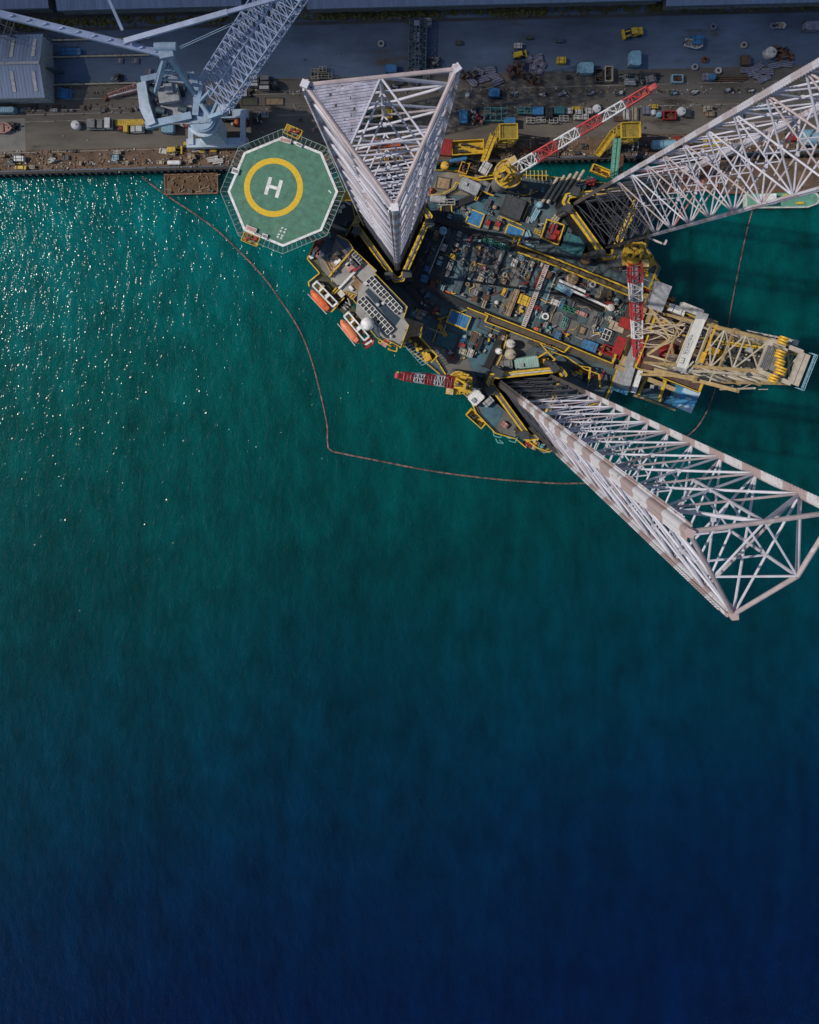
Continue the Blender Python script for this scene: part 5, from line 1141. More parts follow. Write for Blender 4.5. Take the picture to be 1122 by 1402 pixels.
# transom machinery, yellow framework
m = MB('yellow')
for pts, z in (([(868, 400), (880, 392), (905, 402), (922, 412)], 12), ([(872, 412), (884, 402), (905, 410)], 12), ([(875, 392), (872, 420), (874, 450), (868, 470)], 14), ([(858, 500), (850, 515), (846, 520)], 11), ([(880, 478), (892, 474), (905, 484)], 12), ([(740, 470), (752, 484), (760, 492), (748, 500)], 12), ([(735, 490), (752, 480), (775, 488), (800, 505), (820, 512), (822, 530)], 11), ([(790, 500), (808, 503), (806, 522)], 11), ([(890, 392), (902, 386), (895, 376)], 12)):
    m.rail([W(x, y, z) for x, y in pts], 1., False, .15, 3, .26); m.path([W(x, y, z + .6) for x, y in pts], .12, 6)
m.build('yellow_frame', deck)
m = MB('red'); m.path([W(x, y, 12) for x, y in ((868, 392), (890, 398), (905, 404), (922, 414))], .3, 8); m.path([W(x, y, 12) for x, y in ((880, 396), (897, 400), (912, 408))], .18, 8); m.build('fire_main', deck)

zi = zitem
# pipe runs and cable trays over the deck, squared to the hull
rp = random.Random(41)
for k in range(64):
    u, v = rp.uniform(-8, 54), rp.uniform(-24, 24)
    if abs(v) < 8.5 and 5 < u < 50: continue
    z = DZ + rp.uniform(.3, 1.2); L1, L2 = rp.uniform(2, 8), rp.uniform(-3, 3); a, b, c = Hl(u, v, z), Hl(u + L1, v, z), Hl(u + L1, v + L2, z)
    if (abs(v) > 14 + u * .28) or any((q - cc).length < 11 for q in (a, b, c) for cc in (CA + Vector((0, 0, z)), CB + Vector((0, 0, z)), CC + Vector((0, 0, z)))): continue
    m = MB(rp.choice(['yellow', 'grey', 'tan', 'offwhite', 'gold', 'lightgrey', 'red', 'sky', 'beige']))
    if k % 3: m.path([a, b, c], rp.choice([.08, .11, .16]), 6)
    else: m.bars([a, b, c], .45, .12)
    m.build('pipe_run', deck)
for k in range(90):
    t, q = rp.random(), rp.random(); x, y = 600 + t * 250 - 26 * q, 306 + t * 96 + 80 * q; a = W(x, y, DZ + .3); an = AX + rp.choice([0, 0, 1.57, 1.57, .8]); L = rp.uniform(1.2, 4.5)
    d = Vector((math.cos(an), math.sin(an), 0)); e = Vector((-d.y, d.x, 0)); m = MB(rp.choice(['tan', 'beige', 'rust', 'brown', 'gold', 'offwhite', 'grey', 'black', 'orange', 'sky', 'yellow']))
    w1, w2 = rp.uniform(-.7, .7), rp.uniform(-.7, .7); m.path([a, a + d * L * .33 + e * w1, a + d * L * .66 + e * w2 + Vector((0, 0, .3)), a + d * L], rp.choice([.06, .08, .12]), 6); m.build('hose', deck)
for pts in ([(595, 302), (640, 318), (690, 336)], [(603, 436), (640, 424)], [(604, 438), (593, 468)], [(664, 446), (690, 456), (684, 476)], [(694, 458), (688, 484), (676, 508)], [(655, 520), (664, 502)], [(690, 262), (718, 268), (736, 262)], [(684, 296), (714, 308)], [(586, 300), (578, 336), (566, 372)], [(716, 300), (726, 276)]):
    m = MB('yellow'); m.rail([W(x, y, DZ) for x, y in pts], 1.0, False, .1, 2, .16); m.build('railing', deck)
# bow-side strip and upper deck triangle
PD = 'in the pipe deck'; UD = 'on the upper deck by the pipe deck'; LD = 'on the lower deck near the blue tank'
zi(UD, 'hatch_cover', 650.5, 299, DZ, 3.2, 3.0, .5, A_, 'blue'); zi(UD, 'winch', 667, 307, DZ, 2.4, 1.5, 1.5, A_ + 90, 'red'); zi(UD, 'winch', 681, 309, DZ, 2.5, 1.5, 1.6, A_ + 90, 'red')
item('hatch_cover', 701, 285, DZ, 4.4, 4.2, 2.2, A_, 'darkgrey', 'large dark grey square deckhouse roof with thin ribs, above the red winches', 'hatch')
item('hatch_cover', 704, 318, DZ, 3.6, 2.2, 1.0, A_, 'blue', 'blue-topped tub with rounded yellow rim beside the red machine frame', 'hatch')
for k in range(5): zi(UD, 'bottle_rack', 665 + k * 7.2, 328.5 + k * 2.8, DZ, 1.0, 1.1, 1.2, A_, 'aqua' if k % 2 else 'green', cat='rack', group='gas bottle racks beside the pipe deck')
item('tank', 738, 281, DZ, 1.5, 1.5, 2.2, 0, 'sky', 'small pale blue round tank above the blue pipes', 'tank'); item('pipe_bundle', 732, 296, DZ, 3.4, 1.2, .8, -62, 'sky', 'pale blue pipes leaning toward the yellow frame', 'pipes')
item('plate_stack', 718, 322, DZ, 3.0, 1.5, .6, -20, 'sky', 'pale blue folded plates between the tub and the red machine', 'plates')
item('machine', 757, 318, DZ, 4.2, 5.2, 3.2, A_, 'red', 'red machinery in a tall yellow frame beside the upper gangway', 'machine')
m = MB('yellow')
for z in (DZ + 1, DZ + 3.2): m.bars(WP([(741, 325), (749, 300), (773, 308), (764, 335)], z), .28, .25, True)
for x, y in ((741, 325), (749, 300), (773, 308), (764, 335), (746, 312), (752, 330)): m.beam(W(x, y, DZ), W(x, y, DZ + 3.2), .3, .3)
tag(m.build('equipment_frame'), 'tall yellow open frame around red machinery', 'frame')
item('box', 783, 336, DZ, 5.2, 4.2, 2.5, A_, 'teal', 'large blue-green steel box with a yellow edge by the upper gangway', 'box')
item('tank', 800, 355, DZ, 2.6, 2.6, 3.0, 0, 'brown', 'round dull brown tank between the blue-green box and the pale frame', 'tank')
item('scaffold_frame', 823, 346, DZ + 2, 3.6, 1.6, 1.4, -20, 'offwhite', 'off-white pipe frame at the foot of the leg over the quay', 'frame')
item('machine', 842, 362, DZ, 4, 3, 2.2, A_, 'brown', 'brown machinery beside the stowed crane pivot', 'machine')
for k in range(5): item('cylinder_tank', 752 + k * 9.0, 262 - k * 2.5, DZ + .5 + (k % 2) * .2, 7.0, .75, 1, -58, 'beige', None, 'pipe', 'long beige pipes on the upper rack')['label'] = f"long beige pipe slanting on the rack by the yellow grid, {['leftmost', 'second from left', 'middle one', 'second from right', 'rightmost'][k]} of five"
item('trestle', 735, 241, DZ + 2, 5.0, 2.2, 1.2, 0, 'yellow', 'yellow grid rack beside the upper pedestal crane', 'rack')
item('skip', 822, 235, 7, 4.6, 1.9, 1.4, 22, 'yellow', 'yellow tilted bin under the gangway to the quay', 'skip')
item('machine', 810, 250, DZ, 3, 2.4, 1.6, A_, 'red', 'red machinery just below the tilted yellow bin', 'machine'); item('machine', 795, 253, DZ, 3, 3, 1.8, A_, 'slate', 'slate blue machinery left of the small red machinery', 'machine')
item('pipe_bundle', 772, 285, DZ, 9, 1.6, 1.2, -52, 'beige', 'bundle of beige pipes behind the leg over the quay', 'pipes')
# tan platform at the shore side of the bow
item('tank', 609, 228, DZ + 1, 1.9, 1.9, 2.4, 0, 'gold', 'round pot with deep yellow rim beside the bow leg', 'tank'); item('cylinder_tank', 600, 273, DZ, 3.2, 1.9, 1.9, 8, 'lightgrey', 'light grey lying tank against the bow leg', 'tank'); item('cylinder_tank', 628, 219, DZ + 1, 3.6, .9, .9, -8, 'blue', 'blue lying pipe left of the black hoppers', 'pipe')
item('skip', 645, 228, DZ + .5, 3.2, 2.6, 2, 20, 'black', 'black open hopper left of the upper pedestal crane', 'hopper'); item('skip', 635, 231, DZ + .5, 2, 2.6, 1.6, 20, 'gold', 'deep yellow hopper beside the black one', 'hopper'); item('box', 664, 231, DZ + 1, 2.2, 2.8, 1.6, 30, 'offwhite', 'off-white slanted cabinet left of the upper pedestal crane', 'cabinet')
item('site_cabin', 642, 257, DZ, 4.6, 2.8, 3.2, 24, 'lightgrey', 'light grey deck cabin with yellow edged roof on the bow platform', 'cabin'); item('box', 662, 256, DZ, 2.6, 2.4, 1.8, 24, 'grey', 'grey locker right of the light grey deck cabin', 'locker')
item('hatch_cover', 607, 251, DZ + .1, 2.8, 2.4, .3, 10, 'tan', 'tan hatch on the platform beside the bow leg', 'hatch')
m = MB('orange'); p = W(590, 261, DZ); m.lathe((p.x, p.y, DZ), [(.9, 0), (.85, .4), (.2, 1.6)], 8); tag(m.build('tarpaulin_cover'), 'orange tarpaulin-covered valve against the bow leg', 'cover')
m = MB('yellow')
for pts in ([(629, 240), (650, 244), (676, 240)], [(634, 242), (660, 247), (680, 244)]): m.rail([W(x, y, DZ + 1) for x, y in pts], 1, False, .22, 2, .4)
for pts in ([(586, 268), (605, 266), (620, 258), (624, 250), (655, 262), (650, 274)], [(604, 282), (604, 290)], [(618, 280), (619, 290)], [(652, 275), (660, 262), (676, 268)]): m.rail([W(x, y, DZ + 1) for x, y in pts], 1, False, .14, 2, .22)
m.build('railing', deck)
item('scaffold_frame', 612, 277, DZ + 1, 3.6, 1.3, 1, 0, 'offwhite', 'off-white pipe rack below the light grey lying tank', 'rack')
# dark strip around bow leg
item('box', 508, 356, DZ, 4.6, 2.6, 2., 50, 'navy', 'dark navy box between the bow leg and the accommodation roof', 'box'); item('box', 497, 342, DZ, 3, 2.2, 1.6, 50, 'navy', 'smaller dark navy box nearer the helideck', 'box')
item('tank', 606.5, 316.5, DZ, 1.9, 1.9, 2.2, 0, 'sky', 'pale blue round tank at the corner of the pipe deck', 'tank')
item('hatch_cover', 548, 382, DZ, 5.2, 1.5, 1.6, -8, 'slate', 'slate blue trough under the tip of the bow leg', 'hatch')
for x, y, c in ((583, 330, 'slate'), (580, 345, 'navy'), (585, 312, 'teal'), (577, 360, 'slate'), (590, 303, 'olive')): zi('on the strip right of the bow leg', 'machine', x, y, DZ, 1.6, 1.3, 1.2, A_, c)
# pipe deck: fixed pieces
zi(PD, 'box', 581, 381.5, DZ, 1.7, 1.7, 1.4, A_, 'blue'); zi(PD, 'box', 584.5, 368, DZ, 1.2, 1.2, 1.2, A_, 'blue')
item('box', 629, 386, DZ, 1.7, 5.4, 1.3, A_, 'slate', 'long slate blue box lying across the pipe deck', 'box'); item('box', 701, 414, DZ, 1.3, 6.6, 1.2, A_, 'tan', 'long tan beam lying across the pipe deck beside the yellow crate', 'beam')
item('crate', 717, 411, DZ, 2.5, 2.3, 1.5, A_, 'yellow', 'big yellow crate beside the pale cross walkway', 'crate'); item('machine', 713, 424, DZ, 1.5, 2.4, 1.2, A_, 'yellow', 'yellow machine just below the big yellow crate', 'machine')
item('winch', 691, 400, DZ, 1.5, 2.8, 1.4, A_, 'gold', 'deep yellow small hoist with a pale arm on the pipe deck', 'hoist')
item('rack', 716, 367, DZ, 1.6, 3.6, 1.5, A_, 'lightgrey', 'light grey rack with rows of fittings near the upper gangway', 'rack'); zi(PD, 'box', 704, 360, DZ, 1.2, 1.7, 1.2, A_, 'offwhite')
item('cylinder_tank', 686, 352, DZ, 3.2, 1.0, 1.0, A_ + 90, 'grey', 'grey lying tank at the top of the pipe deck', 'tank')
rl = random.Random(77); cols = ['tan', 'slate', 'teal', 'grey', 'offwhite', 'brown', 'darkgrey', 'blue', 'yellow', 'lightgrey', 'beige', 'navy', 'red', 'rust', 'sky', 'grey', 'slate', 'navy']
kinds = ['box', 'crate', 'machine', 'pump_skid', 'rack', 'box', 'plate_stack', 'machine', 'pipe_bundle', 'tank', 'flat_reel', 'machine', 'box']
taken = [(581, 381, 8), (584, 368, 7), (629, 386, 14), (701, 414, 16), (717, 411, 11), (713, 424, 9), (691, 400, 10), (716, 367, 11), (686, 352, 9), (606, 316, 7), (704, 360, 7)]
BAYN = ['first', 'second', 'third', 'fourth', 'fifth', 'sixth', 'seventh', 'eighth', 'ninth', 'tenth', 'eleventh']
for k in range(11):
    for q in range(11):
        t = (q + rl.uniform(.15, .85)) / 11; x = 602 + k * 14.1 + (-24) * t; y = 306 + k * 5.5 + 80 * t
        if any((x - a) ** 2 + ((y - b) * .8) ** 2 < (c * .8) ** 2 for a, b, c in taken) or rl.random() < .12: continue
        kd = rl.choice(kinds); L = rl.uniform(.7, 1.5); Wd = rl.uniform(.7, 1.9)
        if kd == 'tank': L = Wd = rl.uniform(.5, 1.0)
        if kd == 'flat_reel': L = Wd = rl.uniform(.9, 1.4)
        zi(f'in the {BAYN[k]} pipe deck bay from the bow', kd, x, y, DZ + .08, L, Wd, rl.uniform(.5, 1.5), A_, rl.choice(cols), group='gear stowed in pipe deck bays')
# right part of the pipe deck
item('tank', 782.5, 382, DZ, 2.7, 2.7, 1.8, 0, 'tan', 'tan round tank with a smaller lid right of the cross walkway', 'tank'); item('flat_reel', 776, 394, DZ, 2, 2, 1.0, 0, 'grey', 'grey coil just below the tan round tank', 'coil')
t = thing('spare_boom', 'long white and blue boom lying along the pipe deck', 'boom', W(800, 405, DZ), rad(-22)); m = MB('white'); a, b = W(766, 389, DZ + 1.4), W(834, 421, DZ + 1.4); m.tube(a, b, .3, 10); m.tube(a + Vector((0, .9, 0)), W(802, 402, DZ + 1.4) + Vector((0, .5, 0)), .34, 10); m.build('tube', t)
m = MB('sky'); m.beam(W(763, 391, DZ + 1.3), W(783, 402, DZ + 1.3), 1.5, .8); m.build('foot', t); m = MB('offwhite'); m.lathe(tuple(W(834.5, 421, DZ)), [(.8, .4), (.85, 1.7), (.4, 1.9)], 14); m.build('head', t); m = MB('red'); m.box(tuple(W(804, 405, DZ + 1)), (.7, .7, .8), .3); m.build('coupling', t)
for k in range(3): item('cylinder_tank', 792 + k * 3, 413 - k * 3.5, DZ, 11, .65, .7, 24, 'black', None, 'pipe', 'black tubes on the pipe deck')['label'] = f"long black tube lying beside the white boom on the pipe deck, {['lowest', 'middle', 'uppermost'][k]} of three"
item('bottle_rack', 778, 423, DZ, 3.2, 1.1, 1.2, A_, 'green', 'green crate of bottles below the long black tubes', 'rack'); item('plate_stack', 796, 429, DZ, 2.6, 1.0, .8, A_, 'pink', 'pink pallet right of the green bottles', 'pallet'); item('box', 760, 414, DZ, 2, 1.3, 1.2, A_, 'offwhite', 'off-white fittings box left of the green bottles', 'box')
item('flat_reel', 746.5, 433, DZ, 1.7, 1.7, .6, 0, 'white', 'white ring lying right of the cross walkway', 'ring'); item('machine', 752, 450, DZ, 1.8, 1.5, 1, A_, 'aqua', 'pale turquoise machine beside the lower gangway', 'machine'); item('winch', 736, 451, DZ, 2.2, 1.1, 1.1, A_, 'orange', 'orange winch on the lower gangway beside the cross walkway', 'winch')
item('rack', 772, 441, DZ + .2, 1, 2.4, 1, A_, 'aqua', 'pale turquoise rack on the grey deck panels', 'rack'); item('hatch_cover', 797, 452, DZ + .2, 1.2, 1.4, .4, A_, 'tan', 'tan hatch on the grey deck panels', 'hatch')
item('crate', 806.5, 473, DZ, 3.3, 2.2, 1.4, A_, 'blue', 'blue crate with turquoise contents by the lower gangway', 'crate'); item('scaffold_frame', 829, 458, DZ, 1.7, 2.4, 1.3, A_, 'white', 'white open frame right of the grey deck panels', 'frame'); item('plate_stack', 847, 448, DZ + 2, 4.4, 2.0, .5, A_, 'beige', 'beige flat plate under the stowed crane boom', 'plate')
item('rack', 851, 424, DZ, 1.2, 3.4, 1.2, A_, 'teal', 'blue-green rack near the stowed crane boom', 'rack'); item('tank', 843, 412, DZ, 1.2, 1.2, 1.4, 0, 'sky', 'small pale blue drum near the stowed crane boom', 'drum'); item('machine', 830, 405, DZ, 2.4, 3.2, 1.4, A_, 'brown', 'brown machinery at the upper right of the pipe deck', 'machine')
item('skip', 836, 481, DZ, 4.2, 2.2, 1.4, A_, 'red', 'red open bin at the lower right corner of the pipe deck', 'skip'); item('box', 866, 480, DZ, 2.4, 1.8, 1.2, A_, 'red', 'red box under the crane boom tip', 'box')
for q in range(46):
    u, v = rl.uniform(0, 1), rl.uniform(0, 1); x = 752 + u * 100 - 26 * v; y = 366 + u * 38 + 82 * v
    if any((x - a) ** 2 + (y - b) ** 2 < c * c for a, b, c in ((782, 385, 11), (800, 405, 15), (778, 423, 9), (796, 429, 9), (746, 433, 6), (806, 473, 10), (829, 458, 9), (847, 448, 12), (770, 440, 18), (820, 415, 9), (836, 481, 10))): continue
    zi('in the right half of the pipe deck', rl.choice(kinds), x, y, DZ + .08, rl.uniform(.7, 1.5), rl.uniform(.7, 2.0), rl.uniform(.5, 1.3), A_, rl.choice(cols), group='gear stowed in pipe deck bays')
# lower deck
item('hatch_cover', 628, 437, DZ, 4.6, 2.8, 1.2, A_, 'blue', 'blue rectangular tank with thin yellow rim on the lower deck', 'tank'); item('machine', 597, 424, DZ, 1.6, 2.6, 1.4, A_, 'red', 'red and yellow machine at the upper left of the lower deck', 'machine'); item('machine', 599, 429, DZ, 1.2, 1.2, 1.3, A_, 'gold', 'deep yellow drum unit against the red machine', 'machine')
item('pipe_bundle', 606, 452, DZ, 3, 1.0, .7, 60, 'gold', 'deep yellow pipes on the lower deck', 'pipes'); item('tank', 584, 412, DZ, 1.6, 1.6, 1.4, 0, 'black', 'round black tank beside the black shadow gap', 'tank'); item('tank', 578, 398, DZ, 1.5, 1.5, 1.2, 0, 'navy', 'round navy tank at the corner of the pipe deck', 'tank')
item('box', 648, 428, DZ, 3.2, 1.8, 1.0, A_, 'slate', 'slate blue flat box right of the blue tank', 'box'); item('hatch_cover', 612, 465, DZ, 4.5, 4, .3, A_, 'teal', 'dark blue-green flat hatch below the yellow pipes', 'hatch'); item('crate', 644, 483, DZ + .1, 1.3, 1.9, 1.3, A_, 'offwhite', 'off-white chest beside the black shadow gap', 'chest'); item('crate', 634, 481, DZ + .1, 1.5, 1.3, 1.1, A_, 'beige', 'beige chest left of the off-white chest', 'chest')
item('box', 656, 470, DZ, 1.2, 3.4, 1.2, A_, 'black', 'black locker right of the off-white chest', 'locker'); item('box', 649, 462, DZ, 1.5, 2.4, 1, A_, 'brown', 'brown locker above the off-white chest', 'locker'); item('tank', 636, 461, DZ, 1.0, 1.0, 1.1, 0, 'sky', 'pale blue drum on the lower deck', 'drum'); item('hatch_cover', 665, 445, DZ, 3.0, 2.0, .4, A_, 'slate', 'slate blue hatch beside the lower gangway', 'hatch')
for x, y, d, c, lb in ((697.5, 484, 2.6, 'beige', 'large beige round tank above the pale green roof'), (698, 470, 2.1, 'offwhite', 'off-white round tank nearest the lower gangway'), (682, 480, 1.5, 'white', 'small white round tank at the left of three')): item('tank', x, y, DZ, d, d, 3.2, 0, c, lb, 'tank')
t = item('site_cabin', 719, 497, DZ, 5.3, 3.1, 3.6, -8, mat('pale_green_roof', (.26, .40, .37), .6, 0, .25, .7, rust=.1), 'pale green roofed cabin between the round tanks and the open-water leg', 'cabin'); item('box', 693, 501, DZ, 2.6, 3.0, 2.6, -8, 'grey', 'grey cabinet left of the pale green roofed cabin', 'cabinet')
item('pipe_bundle', 672, 513, DZ, 4.2, 1.0, 1.0, -68, 'yellow', 'yellow pipes beside the corner of the open-water leg', 'pipes'); item('pipe_bundle', 679, 512, DZ, 3.0, 1.0, 1.0, -68, 'offwhite', 'off-white pipes beside the yellow ones', 'pipes'); item('box', 661, 509, DZ, 2.4, 2.4, 1.4, A_, 'slate', 'slate blue box between the black shadow gap and the yellow pipes', 'box')
item('machine', 741, 493, DZ, 3.4, 3, 2.2, A_, 'gold', 'deep yellow machinery right of the pale green roofed cabin', 'machine'); item('machine', 733, 468, DZ, 3.2, 2, 1.6, A_, 'brown', 'brown machinery above the pale green roofed cabin', 'machine'); item('machine', 805, 519, DZ, 2.6, 2.4, 1.8, A_, 'navy', 'dark navy machinery in a yellow frame above the open-water leg', 'machine'); item('machine', 790, 510, DZ, 2.6, 2.4, 1.8, A_, 'yellow', 'yellow machinery above the open-water leg', 'machine')
for q in range(70):
    x, y = rl.uniform(606, 690), rl.uniform(425, 505)
    if not (.37 * (x - 604) + 428 < y < 500 - .2 * (x - 600)): continue
    if (x - 628) ** 2 + (y - 437) ** 2 < 200 or (x - 612) ** 2 + (y - 465) ** 2 < 130: continue
    zi('on the lower deck', rl.choice(kinds), x, y, DZ + .1, rl.uniform(.6, 1.4), rl.uniform(.6, 1.4), rl.uniform(.4, 1.2), A_, rl.choice(cols), group='gear on the lower deck')
for q in range(95):
    x, y = rl.uniform(600, 745), rl.uniform(252, 338)
    if not (300 + (x - 600) * .36 - 8 > y > 292 - (x - 600) * .42 + 6): continue
    if any((x - a) ** 2 + (y - b) ** 2 < c * c for a, b, c in ((650, 299, 12), (674, 308, 13), (701, 285, 17), (704, 318, 14), (735, 290, 12))): continue
    zi('on the upper deck', rl.choice(kinds), x, y, DZ + .08, rl.uniform(.6, 1.4), rl.uniform(.6, 1.6), rl.uniform(.4, 1.2), A_, rl.choice(cols), group='gear on the upper deck')
for q in range(16):
    x, y = 566 + rl.uniform(0, 26), 396 + rl.uniform(0, 40)
    zi('between the fan roof and the pipe deck', rl.choice(kinds), x, y, DZ + .1, rl.uniform(.7, 1.5), rl.uniform(.6, 1.4), rl.uniform(.5, 1.2), A_, rl.choice(['sky', 'offwhite', 'beige', 'blue', 'yellow', 'lightgrey']), group='gear on the lower deck')
# transom and around the drill floor
for q in range(30):
    x, y = rl.uniform(868, 925), rl.uniform(395, 480)
    if abs((y - 417) - .39 * (x - 868)) > 34: continue
    zi('at the transom behind the stowed crane boom', rl.choice(['machine', 'pump_skid', 'machine', 'rack']), x, y, 10.5, rl.uniform(1, 2.2), rl.uniform(.8, 1.8), rl.uniform(.6, 2), A_, rl.choice(['red', 'brown', 'tan', 'grey', 'yellow', 'beige', 'rust', 'darkgrey']), group='machinery at the transom')
m = MB(mat('transom_floor', (.08, .045, .04), .7, 0, .5, .5, rust=.2)); m.prism(WP([(866, 398), (925, 415), (915, 480), (850, 470)], 10.5), 8.5, 10.5); m.build('transom_deck', rig)
item('box', 898, 408, 14, 2.2, 4.2, 2.6, 25, 'grey', 'grey tapered casing above the beige hoses at the transom', 'casing'); item('box', 925, 424, 22, 3.2, 1.6, 1.8, A_, 'white', 'white cabinet left of the lettered board', 'cabinet')
# side platforms beyond the open-water leg
m = MB(deckg); m.prism(WP([(645, 548), (662, 530), (676, 548), (700, 570), (716, 590), (706, 598), (678, 592), (652, 565)], 11), 10, 11); sp = m.build('side_platform', rig)
m = MB(deckb); m.prism(WP([(658, 556), (676, 550), (690, 563), (678, 588), (664, 578)], 11), 11, 11.05); m.build('dark_plate', sp)
m = MB('yellow'); m.rail(WP([(645, 548), (652, 565), (678, 592), (706, 600), (720, 612)], 11), w=.2, kick=.3); m.rail(WP([(595, 488), (612, 515), (618, 535)], DZ), w=.2, kick=.3); m.rail(WP([(705, 590), (735, 612), (752, 618)], 12), w=.24, kick=.4); m.build('railing', sp)
item('site_cabin', 651, 543, 11, 3.2, 2.6, 2.4, -42, 'white', 'white control cabin beside the short steep crane', 'cabin'); item('box', 668, 549, 11, 2.4, 1.4, 1.8, -42, 'lightgrey', 'light grey locker right of the white control cabin', 'locker'); item('box', 691, 581, 11, 1.3, 1.2, 1, 40, 'pink', 'pink box on the grey side platform', 'box')
item('skip', 652, 572, 8, 4.8, 2.1, 1.6, 42, 'yellow', 'yellow bin hung outside the grey side platform over open water', 'skip')
m = MB('aqua')
for pts in ([(675, 587), (677, 597), (686, 599), (689, 590)], [(679, 600), (682, 606), (690, 607), (684, 602)], [(690, 594), (697, 600), (704, 599), (707, 592)], [(697, 603), (706, 606), (709, 598)]): m.path(WP(pts, 9), .14, 6)
m.build('fender_loop', sp)
for x, y, c in ((714, 595, 'gold'), (722, 600, 'yellow'), (735, 605, 'gold'), (729, 600, 'offwhite'), (741, 610, 'aqua')): zi('at the outer corner of the open-water leg', 'machine', x, y, 11, 2., 1.6, 1.6, 40, c)
item('winch', 726, 609, 10, 3.4, 1.4, 1.6, 25, 'red', 'red winch at the outer corner of the open-water leg', 'winch')
# ------------------------------------------------------------------ floating boom, barges, boats
def boom(name, pts, label, r=.2):
    P_ = [W(x, y, .12) for x, y in pts]; fine = []
    for i in range(len(P_) - 1):
        p0, p1, p2, p3 = P_[max(0, i - 1)], P_[i], P_[i + 1], P_[min(len(P_) - 1, i + 2)]
        n = max(2, int((p2 - p1).length / 1.6))
        for k in range(n):
            t = k / n; fine.append(.5 * ((2 * p1) + (p2 - p0) * t + (2 * p0 - 5 * p1 + 4 * p2 - p3) * t * t + (3 * p1 - p0 - 3 * p2 + p3) * t ** 3))
    fine.append(P_[-1]); m = MB(mat('boom_float', (.20, .115, .10), .7, 0, .6, .45, rust=.45, rustcol=(.06, .045, .04)))
    for k, (a, b) in enumerate(zip(fine, fine[1:])): d = (b - a) * .06; m.tube(a + d, b - d, r, 7)
    o = m.build(name)
    tag(o, label, 'floating boom')
    m = MB('brown'); m.path(fine, .1, 5); c = m.build('skirt_line', o)
boom('floating_boom', [(194, 242), (215, 258), (240, 275), (272, 296), (300, 317), (322, 338), (345, 361), (366, 385), (385, 412), (402, 437), (416, 463), (428, 496), (437, 530), (444, 560), (449, 588), (450, 614), (470, 621), (520, 631), (570, 641), (620, 649), (680, 656), (740, 660.5), (770, 662), (812, 661)], 'dull red floating boom curving from the quay barge round to the open-water leg')
boom('floating_boom', [(1033, 280), (1026, 305), (1019, 335), (1012, 368), (1006, 398), (1001, 425), (993, 470), (984, 515), (974, 550), (966, 568), (955, 585), (940, 598), (925, 606)], 'brown floating boom passing under the derrick beyond the hull end', .16)
def barge(label, x0, y0, x1, y1, h, seed, deckcol):
    a, b = W(x0, y1, h), W(x1, y0, h); c = (a + b) / 2; t = thing('barge', label, 'barge', (c.x, c.y, -.4), QA); M = MW[t.name]; L, Wd = b.x - a.x, b.y - a.y; r = random.Random(seed)
    q = lambda x, y, z: M @ Vector((x, y, z + .4)); m = MB('brown'); m.box(tuple(q(0, 0, -.4)), (L, Wd, h + .34), QA); m.build('hull', t)
    m = MB(deckcol); m.box(tuple(q(0, 0, h - .06)), (L - .5, Wd - .5, .06), QA)
    dk = m.build('deck', t); m = MB('rust')
    for s in (-1, 1): m.beam(q(-L / 2, s * Wd / 2, h), q(L / 2, s * Wd / 2, h), .35, .4); m.beam(q(s * L / 2, -Wd / 2, h), q(s * L / 2, Wd / 2, h), .35, .39)
    m.build('rubbing_strake', t); m = MB('tan')
    for k in range(16):
        x, y = r.uniform(-.45, .45) * L, r.choice([-1, 1]) * r.uniform(.2, .45) * Wd; a = r.uniform(0, 3); m.tube(q(x, y, h + .15), q(x + math.cos(a) * 1.6, y + math.sin(a) * .8, h + .2), .12, 6)
    m.m('brown')
    for k in range(26): m.box(tuple(q(r.uniform(-.45, .45) * L, r.uniform(-.42, .42) * Wd, h)), (r.uniform(.2, .9), r.uniform(.2, .6), r.uniform(.1, .4)), r.uniform(0, 3))
    m.build('mooring_rope', t); m = MB('darkgrey')
    for x in (-.4, 0, .4): m.lathe(tuple(q(x * L, -Wd * .4, h)), [(.25, 0), (.25, .5), (.35, .6)], 10)
    m.build('bollard', t)
barge('brown rusty pontoon barge lying against the quay left of the helideck', 226, 238, 298, 265, 1.3, 4, mat('barge_deck', (.11, .065, .032), .85, 0, .6, .45, rust=.35, rustcol=(.045, .028, .018)))
barge('brown mud-covered barge under the leg that leans over the quay', 985, 213, 1180, 262, 1.4, 9, mat('barge_mud', (.12, .078, .052), .9, 0, .6, .3, rust=.35, rustcol=(.05, .035, .025)))
barge('smaller rusty barge between the red gangway steps and the leg over the quay', 905, 224, 980, 262, 1.2, 12, mat('barge_red', (.13, .06, .04), .85, 0, .6, .4, rust=.3))
